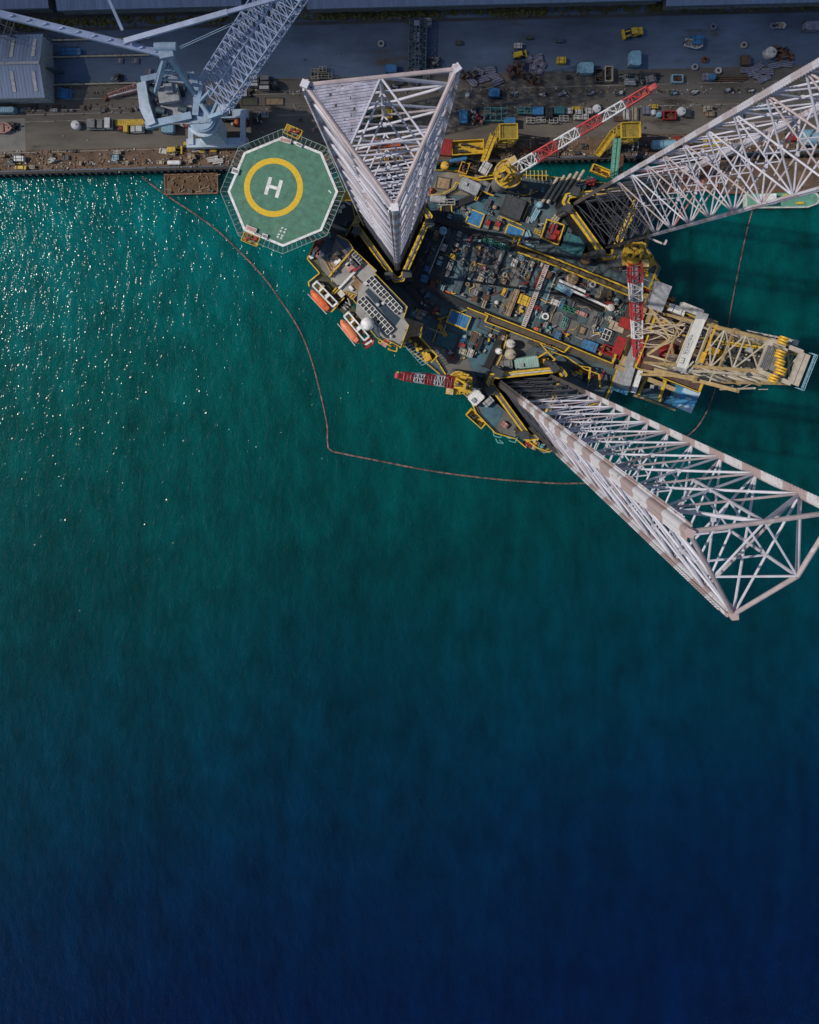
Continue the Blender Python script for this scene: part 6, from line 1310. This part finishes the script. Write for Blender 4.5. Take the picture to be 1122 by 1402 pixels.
def workboat():
    t = thing('work_boat', 'green decked work boat with a pale hull under the leg at the right', 'boat', W(1068, 274, -.3), QA); M = MW[t.name]
    pts = [(-9, -1.9), (6, -2.1), (8.4, -1.3), (9.2, 0), (8.4, 1.3), (6, 2.1), (-9, 1.9)]; m = MB('offwhite'); m.prism([M @ Vector((x, y, 0)) for x, y in pts], -.3, 1.3); m.build('hull', t)
    m = MB(mat('boat_green', (.10, .27, .20), .7, 0, .3, .8, rust=.15)); m.prism([M @ Vector((x * .94, y * .86, 0)) for x, y in pts], 1.3, 1.34); m.build('deck', t)
    m = MB('white'); m.box(tuple(M @ Vector((-4, 0, 1.6))), (3.4, 2.6, 2.2), QA, .92); c = m.build('wheelhouse', t); m = MB(glass); m.box(tuple(M @ Vector((-2.4, 0, 2.5))), (.3, 2.2, .9), QA); m.build('window', c)
    m = MB('yellow'); m.box(tuple(M @ Vector((4, -1, 1.65))), (1.8, .5, .5), QA); m.box(tuple(M @ Vector((0.5, .8, 1.65))), (.8, .8, .7), QA); m.build('deck_box', t); m = MB('black')
    for x in (-7, -3, 1, 5): m.tube(M @ Vector((x, -2.1, .9)), M @ Vector((x + 1, -2.15, .9)), .3, 8)
    m.build('tyre_fender', t)
workboat()

# ------------------------------------------------------------------ gangway towers between quay and rig
def gangway_tower(label, x, y, w_, d_, h, stair, bridge, col2):
    p = W(x, y, QZ); t = thing('gangway_tower', label, 'stair tower', (p.x, p.y, QZ), QA); M = MW[t.name]; q = lambda a, b, z: M @ Vector((a, b, z))
    m = MB('yellow')
    for a in (-w_ / 2, w_ / 2):
        for b in (-d_ / 2, d_ / 2): m.beam(q(a, b, 0), q(a, b, h), .22, .22)
    for z in (h * .33, h * .66, h):
        for b in (-d_ / 2, d_ / 2): m.beam(q(-w_ / 2, b, z), q(w_ / 2, b, z), .16, .2)
        for a in (-w_ / 2, w_ / 2): m.beam(q(a, -d_ / 2, z - .01), q(a, d_ / 2, z - .01), .16, .2)
    for b in (-d_ / 2, d_ / 2): m.beam(q(-w_ / 2, b, 0), q(w_ / 2, b, h * .5), .1, .1); m.beam(q(w_ / 2, b, h * .5), q(-w_ / 2, b, h), .1, .1)
    m.build('tower_frame', t)
    m = MB(mat('yellow_grate', (.30, .22, .03), .7, 0, .4, 1.5, rust=.2)); m.box(tuple(q(0, 0, h - .1)), (w_, d_, .1), QA); m.box(tuple(q(0, 0, h * .5)), (w_, d_, .1), QA)
    pf = m.build('platform', t)
    m = MB('yellow'); m.rail([q(a * w_ / 2, b * d_ / 2, h) for a, b in ((-1, -1), (-1, 1), (1, 1), (1, -1))], 1.1, True, .14, 1.2, .2); m.build('railing', pf)
    m = MB('yellow'); (x0, y0, z0), (x1, y1, z1) = stair; a, b = W(x0, y0, z0), W(x1, y1, z1); s = (b - a).cross(Vector((0, 0, 1))).normalized() * .7
    for k in (-1, 1): m.beam(a + s * k, b + s * k, .16, .45); m.beam(a + s * k + Vector((0, 0, 1)), b + s * k + Vector((0, 0, 1)), .12, .1)
    n = int((b - a).length / .45)
    for k in range(n): c = a.lerp(b, k / n); m.beam(c - s, c + s, .3, .06)
    m.build('stair', t)
    m = MB(col2); (x0, y0, z0), (x1, y1, z1) = bridge; a, b = W(x0, y0, z0), W(x1, y1, z1); s = (b - a).cross(Vector((0, 0, 1))).normalized() * .7; m.beam(a, b, 1.3, .15)
    for k in (-1, 1): m.beam(a + s * k, b + s * k, .12, .3); m.beam(a + s * k + Vector((0, 0, 1)), b + s * k + Vector((0, 0, 1)), .12, .12)
    for k in range(9): c = a.lerp(b, k / 8); m.beam(c - s, c - s + Vector((0, 0, 1)), .08, .08); m.beam(c + s, c + s + Vector((0, 0, 1)), .08, .08)
    m.build('gangway', t); return t
gangway_tower('yellow stair tower on the quay with a pale green gangway down to the rig', 848, 190, 4.2, 3.4, 9.5, ((818, 212, 4.), (840, 181, 11.5)), ((845, 189, 12), (840, 244, 10)), mat('gangway_green', (.14, .36, .27), .6, 0, .25, 1))
gangway_tower('yellow stair tower on the quay left of the upper pedestal crane', 689, 192, 4.0, 3.4, 9.5, ((664, 214, 4), (676, 184, 11)), ((676, 186, 11.5), (662, 222, 9.5)), 'yellow')
m = MB('rust'); a, b = W(849, 238, 9.5), W(851, 212, QZ + .3); s = Vector((.55, 0, 0))
for k in (-1, 1): m.beam(a + s * k, b + s * k, .14, .3)
for k in range(12): c = a.lerp(b, k / 12); m.beam(c - s, c + s, .28, .06)
tag(m.build('access_ladder'), 'rusty red boarding steps beside the pale green gangway', 'ladder')

# ------------------------------------------------------------------ yard and apron clutter
I = item
AP = 'on the apron'; qa = -1.5
I('small_boat', 4, 176, QZ, 5.4, 2.6, 1.2, 0, 'pink', 'small pink and red boat standing on the pale slab at the far left', 'boat'); I('machine', 20, 173, QZ, 2.2, 2.2, 1.5, 10, 'black', 'black machine at the bow of the pink boat', 'machine')
I('truck', 139, 171, QZ, 6.0, 2.6, 2.9, 0, 'white', 'white truck with a black loaded bed on the apron', 'truck'); I('tank', 106, 172, QZ, 2.1, 2.1, 1.6, 0, 'white', 'white round tank left of the white truck', 'tank')
I('container', 180, 169, QZ, 6.9, 1.4, 1.4, qa, 'yellow', 'long yellow box on the apron left of the crane counterweight', 'box'); I('truck', 186, 178, QZ, 4.8, 1.7, 2.2, 180, 'yellow', 'yellow truck parked along the long yellow box', 'truck'); I('pump_skid', 169, 177, QZ, 2, 1.4, 1.4, 0, 'red', 'red pump beside the yellow truck', 'pump')
I('container', 233, 176, QZ, 2.8, 2.6, 2.4, 0, 'sky', 'pale blue container under the quay crane house', 'container'); I('truck', 251, 168, QZ, 3.6, 1.9, 1.8, 20, 'red', 'red truck behind the pale blue container', 'truck'); I('box', 207, 175, QZ, 1.4, 1.0, 1.2, 0, 'lightgrey', 'light grey cabinet left of the pale blue container', 'cabinet')
I('wheel_loader', 240, 206, QZ, 3.6, 1.7, 2.0, 0, 'yellow', 'small yellow loader by the crane portal beam', 'loader'); I('machine', 264, 217, QZ, 2.0, 2.6, 1.6, 0, 'tan', 'tan hopper on the quay edge below the crane portal', 'hopper'); I('cylinder_tank', 240, 223, QZ, 2.6, 1.1, 1.1, 0, 'white', 'white lying tank on the quay edge above the brown barge', 'tank')
I('box', 160, 216, QZ, 1.4, 1.2, 1.0, 0, 'sky', 'pale blue box on the rusty quay edge', 'box'); I('box', 29, 218, QZ, 2.2, 1.2, 1.4, 0, 'white', 'white cabinet on the quay edge at the far left', 'cabinet'); I('machine', 17, 221, QZ, 2.4, 1.4, 1.3, 0, 'darkgrey', 'dark grey machine left of the white cabinet', 'machine'); I('container', 10, 152, QZ, 5, 1.3, 2.2, 0, 'sky', 'pale blue steel frame against the wall of the big shed', 'frame')
rq = random.Random(31)
for k in range(34):
    x = rq.uniform(2, 300); zi('on the quay edge by the brown barge', rq.choice(['pipe_bundle', 'plate_stack', 'machine', 'box', 'skip', 'rack']), x, 239 - .0255 * x - rq.uniform(8, 30), QZ, rq.uniform(.9, 3.0), rq.uniform(.5, 1.3), rq.uniform(.3, 1.0), rq.uniform(-12, 12), rq.choice(['rust', 'brown', 'tan', 'beige', 'yellow', 'darkgrey', 'offwhite', 'rust']))
for k in range(20):
    x = rq.uniform(20, 190); zi('along the foot of the big shed', rq.choice(['plate_stack', 'box', 'machine', 'pipe_bundle']), x, 148 + rq.uniform(-3, 4), QZ, rq.uniform(.6, 1.6), rq.uniform(.4, 1.0), rq.uniform(.3, .8), rq.uniform(-20, 20), rq.choice(['darkgrey', 'rust', 'grey', 'lightgrey', 'brown']))
# fixed crane rails and boom lying behind the shed
for y, lb in ((54, 'uppermost'), (77, 'middle'), (115, 'lowest')):
    t = thing('pipe_run', f'pale pipe line on low blocks right of the big shed, {lb} of three', 'pipe', W(140, y, QZ), QA); m = MB('beige'); m.beam(W(72, y + .8, QZ + .5), W(205, y - 2.2, QZ + .5), .35, .35); m.build('pipe', t); m = MB('darkgrey')
    for k in range(12): p = W(76 + k * 11, y + .7 - k * .25, QZ); m.box((p.x, p.y, QZ), (.5, .8, .33), QA)
    m.build('block', t)
t = thing('jib_section', 'pink and cream crane jib section lying left of the quay crane', 'jib', W(168, 124, QZ), rad(15)); m = MB('pink'); lattice(m, W(148, 131, 4), W(190, 119, 4), .7, 1.7, .7, 1.2, 8, .14, .09); m.build('frame', t); m = MB('offwhite'); m.beam(W(150, 132, 4.6), W(190, 121, 4.6), .3, .2); m.build('walkway', t); m = MB('rust'); m.box(tuple(W(145, 135, QZ)), (1.2, .8, .8), .9); m.build('foot', t)
I('machine', 163, 106, QZ, 2.2, 1.6, 2.2, 0, 'darkgrey', 'dark grey machine between the pipe lines left of the quay crane', 'machine'); I('box', 100, 72, QZ, 4.4, 1.5, 1.2, 0, 'blue', 'blue box in the shade of the big shed', 'box'); I('plate_stack', 90, 128, QZ, 3.6, 2.4, .8, 10, 'blue', 'blue tarpaulin pile in the shade of the big shed', 'pile')
for x, y in ((164, 83), (186, 83), (205, 98)): zi('between the pipe lines by the quay crane', 'plate_stack', x, y, QZ, 1.6, 1.2, .5, 10, 'lilac')
I('scaffold_frame', 8, 38, QZ + 8, 6, 5, 3, 20, 'lilac', 'pale lattice frame above the top of the big shed', 'frame')
# right of the quay crane
I('flatbed_trailer', 333, 129, QZ, 5.6, 1.3, 1.6, 0, 'offwhite', 'long off-white flatbed below the white trucks', 'trailer'); I('truck', 349, 113, QZ, 2.6, 2.2, 2.4, 90, 'white', 'white truck at the left of the pair beside the big wheel', 'truck'); I('truck', 364, 115, QZ, 3.6, 2.4, 2.6, 90, 'offwhite', 'off-white truck right beside the big wheel', 'truck'); I('cable_reel', 378, 118, QZ, 2.6, 1.2, 2.6, 60, 'darkgrey', 'big dark wheel standing behind the off-white truck', 'wheel')
I('hatch_cover', 342, 139, QZ, 3.4, 1.4, .2, 0, 'olive', 'olive flat panel below the off-white flatbed', 'panel'); I('hatch_cover', 376, 139, QZ, 4.0, 1.4, .2, 0, 'tan', 'tan flat panel right of the olive panel', 'panel'); I('box', 316, 145, QZ, 2.4, 1.3, 1.2, 0, 'sky', 'pale blue box beside the quay crane cab', 'box')
for x, c, lb in ((327, 'orange', 'orange upright tank left of its red neighbour above the helideck'), (337, 'red', 'red upright tank right of the orange one above the helideck')): I('tank', x, 169, QZ, 1.3, 1.3, 2.6, 0, c, lb, 'tank')
I('machine', 309, 160, QZ, 3.6, 2.6, 1.8, 20, 'black', 'black scrap machine at the foot of the quay crane', 'machine'); I('machine', 353, 163, QZ, 2.2, 2.6, 1.8, 0, 'olive', 'olive machine right of the red upright tank', 'machine'); I('box', 364, 158, QZ, 1.5, 1.3, 1.5, 0, 'lightgrey', 'light grey cabinet right of the olive machine', 'cabinet'); I('tank', 320, 171, QZ, .8, .8, 1.6, 0, 'offwhite', 'off-white drum left of the orange tank', 'drum')
for k, (x, y) in enumerate(((432, 100), (443, 97), (432, 107), (441, 106), (451, 106))): zi('beside the bow leg top', 'scaffold_frame', x, y, QZ, 1.7, 1.2, 1.8, 0, 'beige', 'open steel frame', 'frame')
I('cable_reel', 412, 165, QZ, 1.0, .6, 1, 0, 'rust', 'small rusty reel on the apron left of the bow leg', 'reel'); I('tank', 430, 178, QZ, .9, .9, 1.0, 0, 'pink', 'small pink drum between the helideck and the bow leg', 'drum')
# seen through and around the bow leg
I('rack', 503, 160, QZ, 4.4, 2.4, 1.6, 0, 'teal', 'blue-green rack seen through the bow leg', 'rack'); I('box', 530, 157, QZ, 2.6, 2.2, 1.4, 0, 'yellow', 'yellow box seen through the bow leg', 'box'); I('scaffold_frame', 522, 197, QZ, 5.4, 1.6, 1.6, 0, 'orange', 'orange frame on the quay edge seen through the bow leg', 'frame'); I('container', 540, 197, QZ, 3.2, 1.4, 1.4, 0, 'orange', 'orange container right of the orange frame behind the bow leg', 'container'); I('trestle', 535, 215, 5, 4.6, 1.8, 1.4, 0, 'yellow', 'yellow trestle seen low through the bow leg', 'trestle')
I('container', 536, 96, QZ, 2.6, 1.8, 1.8, 0, 'blue', 'blue box behind the top of the bow leg', 'box'); I('flat_reel', 522, 60, QZ, 1.6, 1.6, .5, 0, 'lightgrey', 'light grey ring lying alone on the yard', 'ring')
t = thing('conveyor_gantry', 'narrow steel gantry with walkway running up the yard behind the bow leg', 'gantry', W(570, 62, QZ), QA); m = MB('slate'); lattice(m, W(564, 96, QZ + 2), W(566, 28, QZ + 2), 1.6, 1.6, 1.8, 1.8, 14, .16, .1); lattice(m, W(578, 96, QZ + 2), W(580, 28, QZ + 2), 1.6, 1.6, 1.8, 1.8, 14, .16, .1); m.build('frame', t); m = MB('lilac')
for k in range(9): p = W(571, 32 + k * 7.6, QZ + 2.6); m.box((p.x, p.y, QZ), (rq.uniform(.8, 2.2), rq.uniform(.5, 1.4), rq.uniform(1.6, 3.2)), QA)
m.build('drive_unit', t)
I('box', 586, 33, QZ, 1.6, 1.8, 2, 0, 'lightgrey', 'light grey cabinet at the top of the gantry', 'cabinet'); I('machine', 595, 85, QZ, 3, 2.4, 1.6, 0, 'grey', 'grey machine right of the gantry foot', 'machine')
for k in range(14): x, y = rq.uniform(512, 600), rq.uniform(100, 124); zi('between the gantry and the apron', rq.choice(['plate_stack', 'pipe_bundle', 'machine', 'rack']), x, y, QZ, rq.uniform(1.2, 3.4), rq.uniform(.8, 1.8), rq.uniform(.5, 1.4), rq.uniform(-15, 15), rq.choice(['lilac', 'grey', 'slate', 'lightgrey', 'darkgrey']))
# heap of rusty reels
for k, (x, y) in enumerate(((698, 96), (700, 104), (707, 90), (714, 89), (711, 97), (716, 103), (722, 106), (728, 111), (737, 113), (633, 103), (640, 104), (649, 103))): zi('heaped on the yard', 'cable_reel', x, y, QZ, 1.9, 1.2, 1.9, rq.uniform(0, 180), 'rust', 'rusty cable reel', 'cable reel', 'dark', 'rusty cable reels heaped on the yard')
I('forklift', 711, 76, QZ, 3.2, 1.6, 2.0, -10, 'yellow', 'yellow forklift above the heap of rusty reels', 'forklift'); I('box', 709, 64, QZ, 1.8, 1.2, 1.3, 0, 'offwhite', 'off-white box above the yellow forklift', 'box')
for x, y in ((725, 80), (733, 84), (739, 80), (730, 92), (738, 98), (742, 88)): zi('beside the rusty reels', 'plate_stack', x, y, QZ, 1.9, 1.3, .7, rq.uniform(0, 90), 'lilac')
for x, y in ((655, 98), (663, 108), (676, 104), (682, 112), (647, 112), (671, 96)): zi('between the bow leg and the rusty reels', 'pipe_bundle', x, y, QZ, 2.6, 1.6, .8, rq.uniform(-50, 50), 'lilac')
I('crate', 768, 84, QZ, 2.0, 1.5, 1.4, 0, 'yellow', 'yellow crate alone on the yard right of the rusty reels', 'crate'); I('box', 725, 52, QZ, 1.5, .7, .8, 0, 'olive', 'olive box by the scrub strip', 'box'); I('box', 766, 56, QZ, 1.8, .9, .8, 0, 'slate', 'slate blue box by the scrub strip', 'box'); I('box', 628, 59, QZ, 1.4, 1, .9, 0, 'olive', 'olive box right of the gantry', 'box')
I('container', 800, 96, QZ, 3.5, 2.5, 2.4, 0, 'sky', 'pale blue container standing wide on the yard beside the open racks', 'container'); I('container', 867, 83, QZ, 2.5, 3.4, 2.6, 0, 'sky', 'pale blue container standing upright on the yard above the crane boom tip', 'container')
I('skip', 819, 105, QZ, 1.9, 3.2, 1.4, 0, 'darkgrey', 'dark open rack at the left of the pair on the yard', 'rack'); I('skip', 832, 103, QZ, 1.9, 3.6, 1.6, 0, 'beige', 'beige rimmed open rack on the yard beside the pale blue container', 'rack'); I('box', 778, 106, QZ, 1.0, .9, 1, 0, 'black', 'black box left of the wide pale blue container', 'box')
I('wheel_loader', 866, 46, QZ, 4.8, 2.2, 2.4, 170, 'yellow', 'yellow wheel loader below the scrub strip', 'loader')
I('small_boat', 948, 62, QZ, 4.4, 2.2, 1.4, 10, 'offwhite', 'off-white dinghy with blue cover on the yard', 'boat'); I('box', 953, 57, QZ, 2.3, 2.0, 1.8, 0, 'blue', 'blue box on the off-white dinghy', 'box')
for x, y, c, k in ((854, 107, 'grey', 'machine'), (868, 106, 'slate', 'rack'), (882, 104, 'darkgrey', 'pipe_bundle'), (896, 104, 'black', 'machine'), (890, 109, 'grey', 'plate_stack'), (876, 112, 'darkgrey', 'machine'), (862, 113, 'lightgrey', 'pipe_bundle')): zi('in the scrap row above the red boom tip', k, x, y, QZ, 2.6, 1.6, 1.2, rq.uniform(-20, 20), c)
I('skip', 926, 109, QZ, 2.6, 1.9, 1.2, 0, 'sky', 'pale blue open bin right of the red boom tip', 'skip'); I('box', 966, 106, QZ, 1.6, 1.6, 1.2, 0, 'lilac', 'lilac box left of the blue drum on the yard', 'box'); I('tank', 973, 107, QZ, 1.6, 1.6, 2, 0, 'blue', 'blue drum at the end of the pipe stack on the yard', 'drum'); I('pipe_bundle', 1000, 108, QZ, 7.5, 1.3, .6, 0, 'brown', 'long brown pipe stack on the yard', 'pipes')
I('crate', 1019, 84, QZ, 2.0, 2.2, 1.6, 0, 'brown', 'brown open crate beyond the pipe stack', 'crate'); I('tank', 1052, 74, QZ, 2.6, 2.6, 2.2, 0, 'offwhite', 'off-white round tank beside the rusty heap at the right', 'tank')
for x, y in ((1064, 68), (1072, 72), (1080, 76), (1068, 80)): zi('beside the off-white round tank', 'machine', x, y, QZ, 2.6, 1.6, 1.4, rq.uniform(0, 90), 'rust', 'scrap machine')
for x, y in ((1032, 100), (1040, 106), (1050, 98), (1060, 90), (1076, 88), (1036, 92), (1046, 108), (1022, 96)): zi('past the pipe stack on the yard', 'pipe_bundle', x, y, QZ, 3.0, 1.4, .8, rq.uniform(-30, 20), 'lilac')
for x, y, c in ((965, 82, 'rust'), (951, 92, 'lightgrey'), (1018, 62, 'beige'), (976, 37, 'lilac'), (1058, 36, 'lilac'), (983, 97, 'offwhite')): zi('lying alone on the open yard', 'flat_reel', x, y, QZ, 1.5, 1.5, .7, 0, c, 'ring', 'ring')
I('small_boat', 1068, 36, QZ, 2.4, 1.6, 1, 0, 'offwhite', 'tiny off-white boat under the scrub strip at the right', 'boat'); I('container', 1108, 38, QZ, 3.4, 2, 2, 0, 'lilac', 'lilac container at the top right under the scrub strip', 'container')
# apron row
I('container', 634, 162, QZ, 1.8, 3.0, 2.2, 0, 'blue', 'blue container at the left end of the apron row', 'container'); I('box', 634, 154, QZ, 1.7, 1.2, 1.8, 0, 'beige', 'beige box on top end of the blue container', 'box')
for x, y, c in ((650, 156, 'grey'), (655, 161, 'red'), (648, 165, 'rust'), (660, 166, 'pink'), (652, 150, 'darkgrey')): zi('between the blue container and the turquoise grid', 'machine', x, y, QZ, 1.7, 1.5, 1.4, rq.uniform(0, 40), c)
I('rack', 678, 158, QZ, 5.2, 3.0, 1.8, 0, 'aqua', 'pale turquoise grid rack on the apron', 'rack'); I('container', 697, 169, QZ, 2.6, 2.0, 2.4, 0, 'blue', 'blue cabin behind the left yellow stair tower', 'cabin')
I('scaffold_frame', 721, 153, QZ, 4.6, 1.4, 2, 0, 'aqua', 'pale turquoise truss frame left of the blue container pair', 'frame'); I('container', 735, 154, QZ, 2.6, 1.9, 2.4, 0, 'blue', 'blue container in the middle of the apron row', 'container'); I('container', 764, 153, QZ, 2.4, 1.8, 2.4, 0, 'teal', 'blue-green container right of the middle blue one', 'container'); I('box', 750, 156, QZ, 2.0, 2.4, 1.8, 0, 'black', 'black box between the blue and blue-green containers', 'box')
for x, y in ((726, 166), (740, 165), (757, 166), (771, 163)): zi('in front of the apron containers', 'scaffold_frame', x, y, QZ, 2.0, 1.2, 1.3, 0, 'offwhite', 'pipe frame', 'frame')
for x, y in ((778, 153), (792, 155), (790, 161), (800, 161), (806, 153)): zi('beside the apron containers', 'box', x, y, QZ, 1.6, 1.3, 1.4, 0, 'offwhite')
I('tank', 816, 150, QZ, 1.9, 1.9, 1.8, 0, 'white', 'white round tank beside the red and white boom on the apron', 'tank'); I('plate_stack', 790, 149, QZ, 2.6, .9, .6, 0, 'yellow', 'yellow pallet on the apron left of the crane boom', 'pallet')
I('plate_stack', 858, 157, QZ, 1.6, 2.6, .8, 0, 'offwhite', 'off-white panels right of the crane boom, left stack', 'panels'); I('plate_stack', 869, 156, QZ, 1.5, 3.2, .8, 0, 'beige', 'beige panels right of the crane boom', 'panels'); I('plate_stack', 849, 163, QZ, 3, 1.2, .5, 0, 'brown', 'brown base plates under the crane boom', 'panels')
I('box', 884, 152, QZ, 1.7, 1.9, 1.6, 0, 'lilac', 'lilac box in the right apron row', 'box'); I('box', 893, 147, QZ, 2, .9, 1.4, 0, 'yellow', 'yellow box in the right apron row', 'box'); I('tank', 893, 155, QZ, 1.3, 1.3, 1.6, 0, 'white', 'small white tank below the yellow box', 'tank'); I('tank', 901, 158, QZ, 1.4, 1.4, 1.4, 0, 'sky', 'pale blue drum left of the red open bin', 'drum'); I('skip', 915, 159, QZ, 3.0, 2.0, 1.3, 0, 'red', 'red open bin in the right apron row', 'skip'); I('tank', 931, 154, QZ, 2.0, 2.0, 2.0, 0, 'white', 'large white round tank at the right end of the apron row', 'tank'); I('box', 940, 156, QZ, 1.4, 1.9, 1.4, 0, 'darkgrey', 'dark grey box right of the large white tank', 'box')
for x, y, c in ((968, 150, 'beige'), (971, 156, 'tan'), (1042, 147, 'sky'), (1050, 148, 'aqua'), (1010, 158, 'lilac')): zi('on the apron under the leg over the quay', 'box', x, y, QZ, 1.8, 1.4, 1.2, 0, c)
I('container', 676, 129, QZ, 2.4, 2.0, 2.2, 0, 'blue', 'blue cabin between the tracks right of the bow leg', 'cabin'); I('wheel_loader', 681, 131, QZ, 2.6, 1.6, 2.0, 0, 'darkgrey', 'dark grey loader beside the blue cabin', 'loader'); I('tank', 640, 131, QZ, 1.0, 1.0, 1.4, 0, 'white', 'small white drum between the tracks', 'drum')
for x, y, c in ((704, 129, 'lightgrey'), (743, 130, 'offwhite'), (768, 129, 'lilac'), (772, 128, 'offwhite'), (808, 128, 'lightgrey'), (848, 128, 'offwhite'), (922, 127, 'sky'), (950, 126, 'offwhite'), (997, 124, 'lightgrey'), (1028, 124, 'offwhite')): zi('between the tracks', 'machine', x, y, QZ, 1.8, 1.1, 1.1, rq.uniform(-20, 20), c, 'small machine')
# quay edge right of the bow leg
I('skip', 640, 203, 6, 7.6, 3.4, 1.6, qa - 2, 'yellow', 'large yellow bin with pale rim right of the bow leg', 'skip'); I('container', 611, 203, 6, 2.6, 3.8, 1.8, 4, 'red', 'rusty red container left of the large yellow bin', 'container')
I('cylinder_tank', 907, 199, QZ, 5.2, 2.2, 2.2, qa, 'sky', 'pale blue lying tank on the quay right of the green gangway', 'tank'); I('cylinder_tank', 1108, 190, QZ, 5.0, 3.8, 4, qa, 'sky', 'big pale blue tank at the right edge on the quay', 'tank'); I('cable_reel', 868, 200, QZ, 2.2, 1.2, 2.2, 90, 'offwhite', 'off-white reel among black hoses on the quay edge', 'reel'); I('machine', 860, 203, QZ, 3, 2, 1.2, 0, 'black', 'black hoses heap beside the off-white reel', 'hoses')
I('machine', 1085, 188, QZ, 3.2, 2.2, 1.8, 0, 'red', 'red machine left of the big pale blue tank', 'machine'); I('plate_stack', 980, 196, QZ, 6.4, 1.6, .8, -3, 'yellow', 'long yellow stack on the quay edge under the leg', 'stack')
for k in range(30):
    x = rq.uniform(660, 1000); zi('on the quay edge past the bow leg', rq.choice(['pipe_bundle', 'plate_stack', 'machine', 'box', 'rack']), x, 239 - .0255 * x - rq.uniform(7, 26), QZ, rq.uniform(.9, 3.0), rq.uniform(.5, 1.4), rq.uniform(.3, 1.0), rq.uniform(-12, 12), rq.choice(['rust', 'brown', 'rust', 'tan', 'darkgrey', 'red', 'brown']))
# bits of litter too many to count
m = MB('lightgrey'); rd = random.Random(9); cl = ['lightgrey', 'brown', 'darkgrey', 'rust', 'offwhite', 'black', 'tan']
for k in range(2300):
    x = rd.uniform(-20, 1150); y = rd.choice([239 - .0255 * x - rd.gauss(12, 4), 239 - .0255 * x - rd.gauss(13, 3), rd.gauss(148, 4), rd.gauss(124, 3), 239 - .0255 * x - rd.uniform(3, 32), 239 - .0255 * x - rd.uniform(3, 32)] + ([rd.uniform(50, 200)] if k % 5 == 0 else []))
    if x < 70 and y < 140: continue
    p = W(x, y, QZ); m.m(rd.choice(cl)); m.box((p.x, p.y, QZ + .004), (rd.uniform(.1, .5), rd.uniform(.08, .35), rd.uniform(.05, .35)), rd.uniform(0, 3))
tag(m.build('yard_litter'), 'small loose bits of steel, timber and rubbish scattered over the quay', 'debris', kind='stuff')
# water line of bow debris: none.  finish
finish_labels()

longlabels = [(o.name, len(o['label'].split()), o['label']) for o in bpy.data.objects if 'label' in o and not 4 <= len(o['label'].replace('-', ' ').split()) <= 16]
for q in longlabels: print('LONG', q)
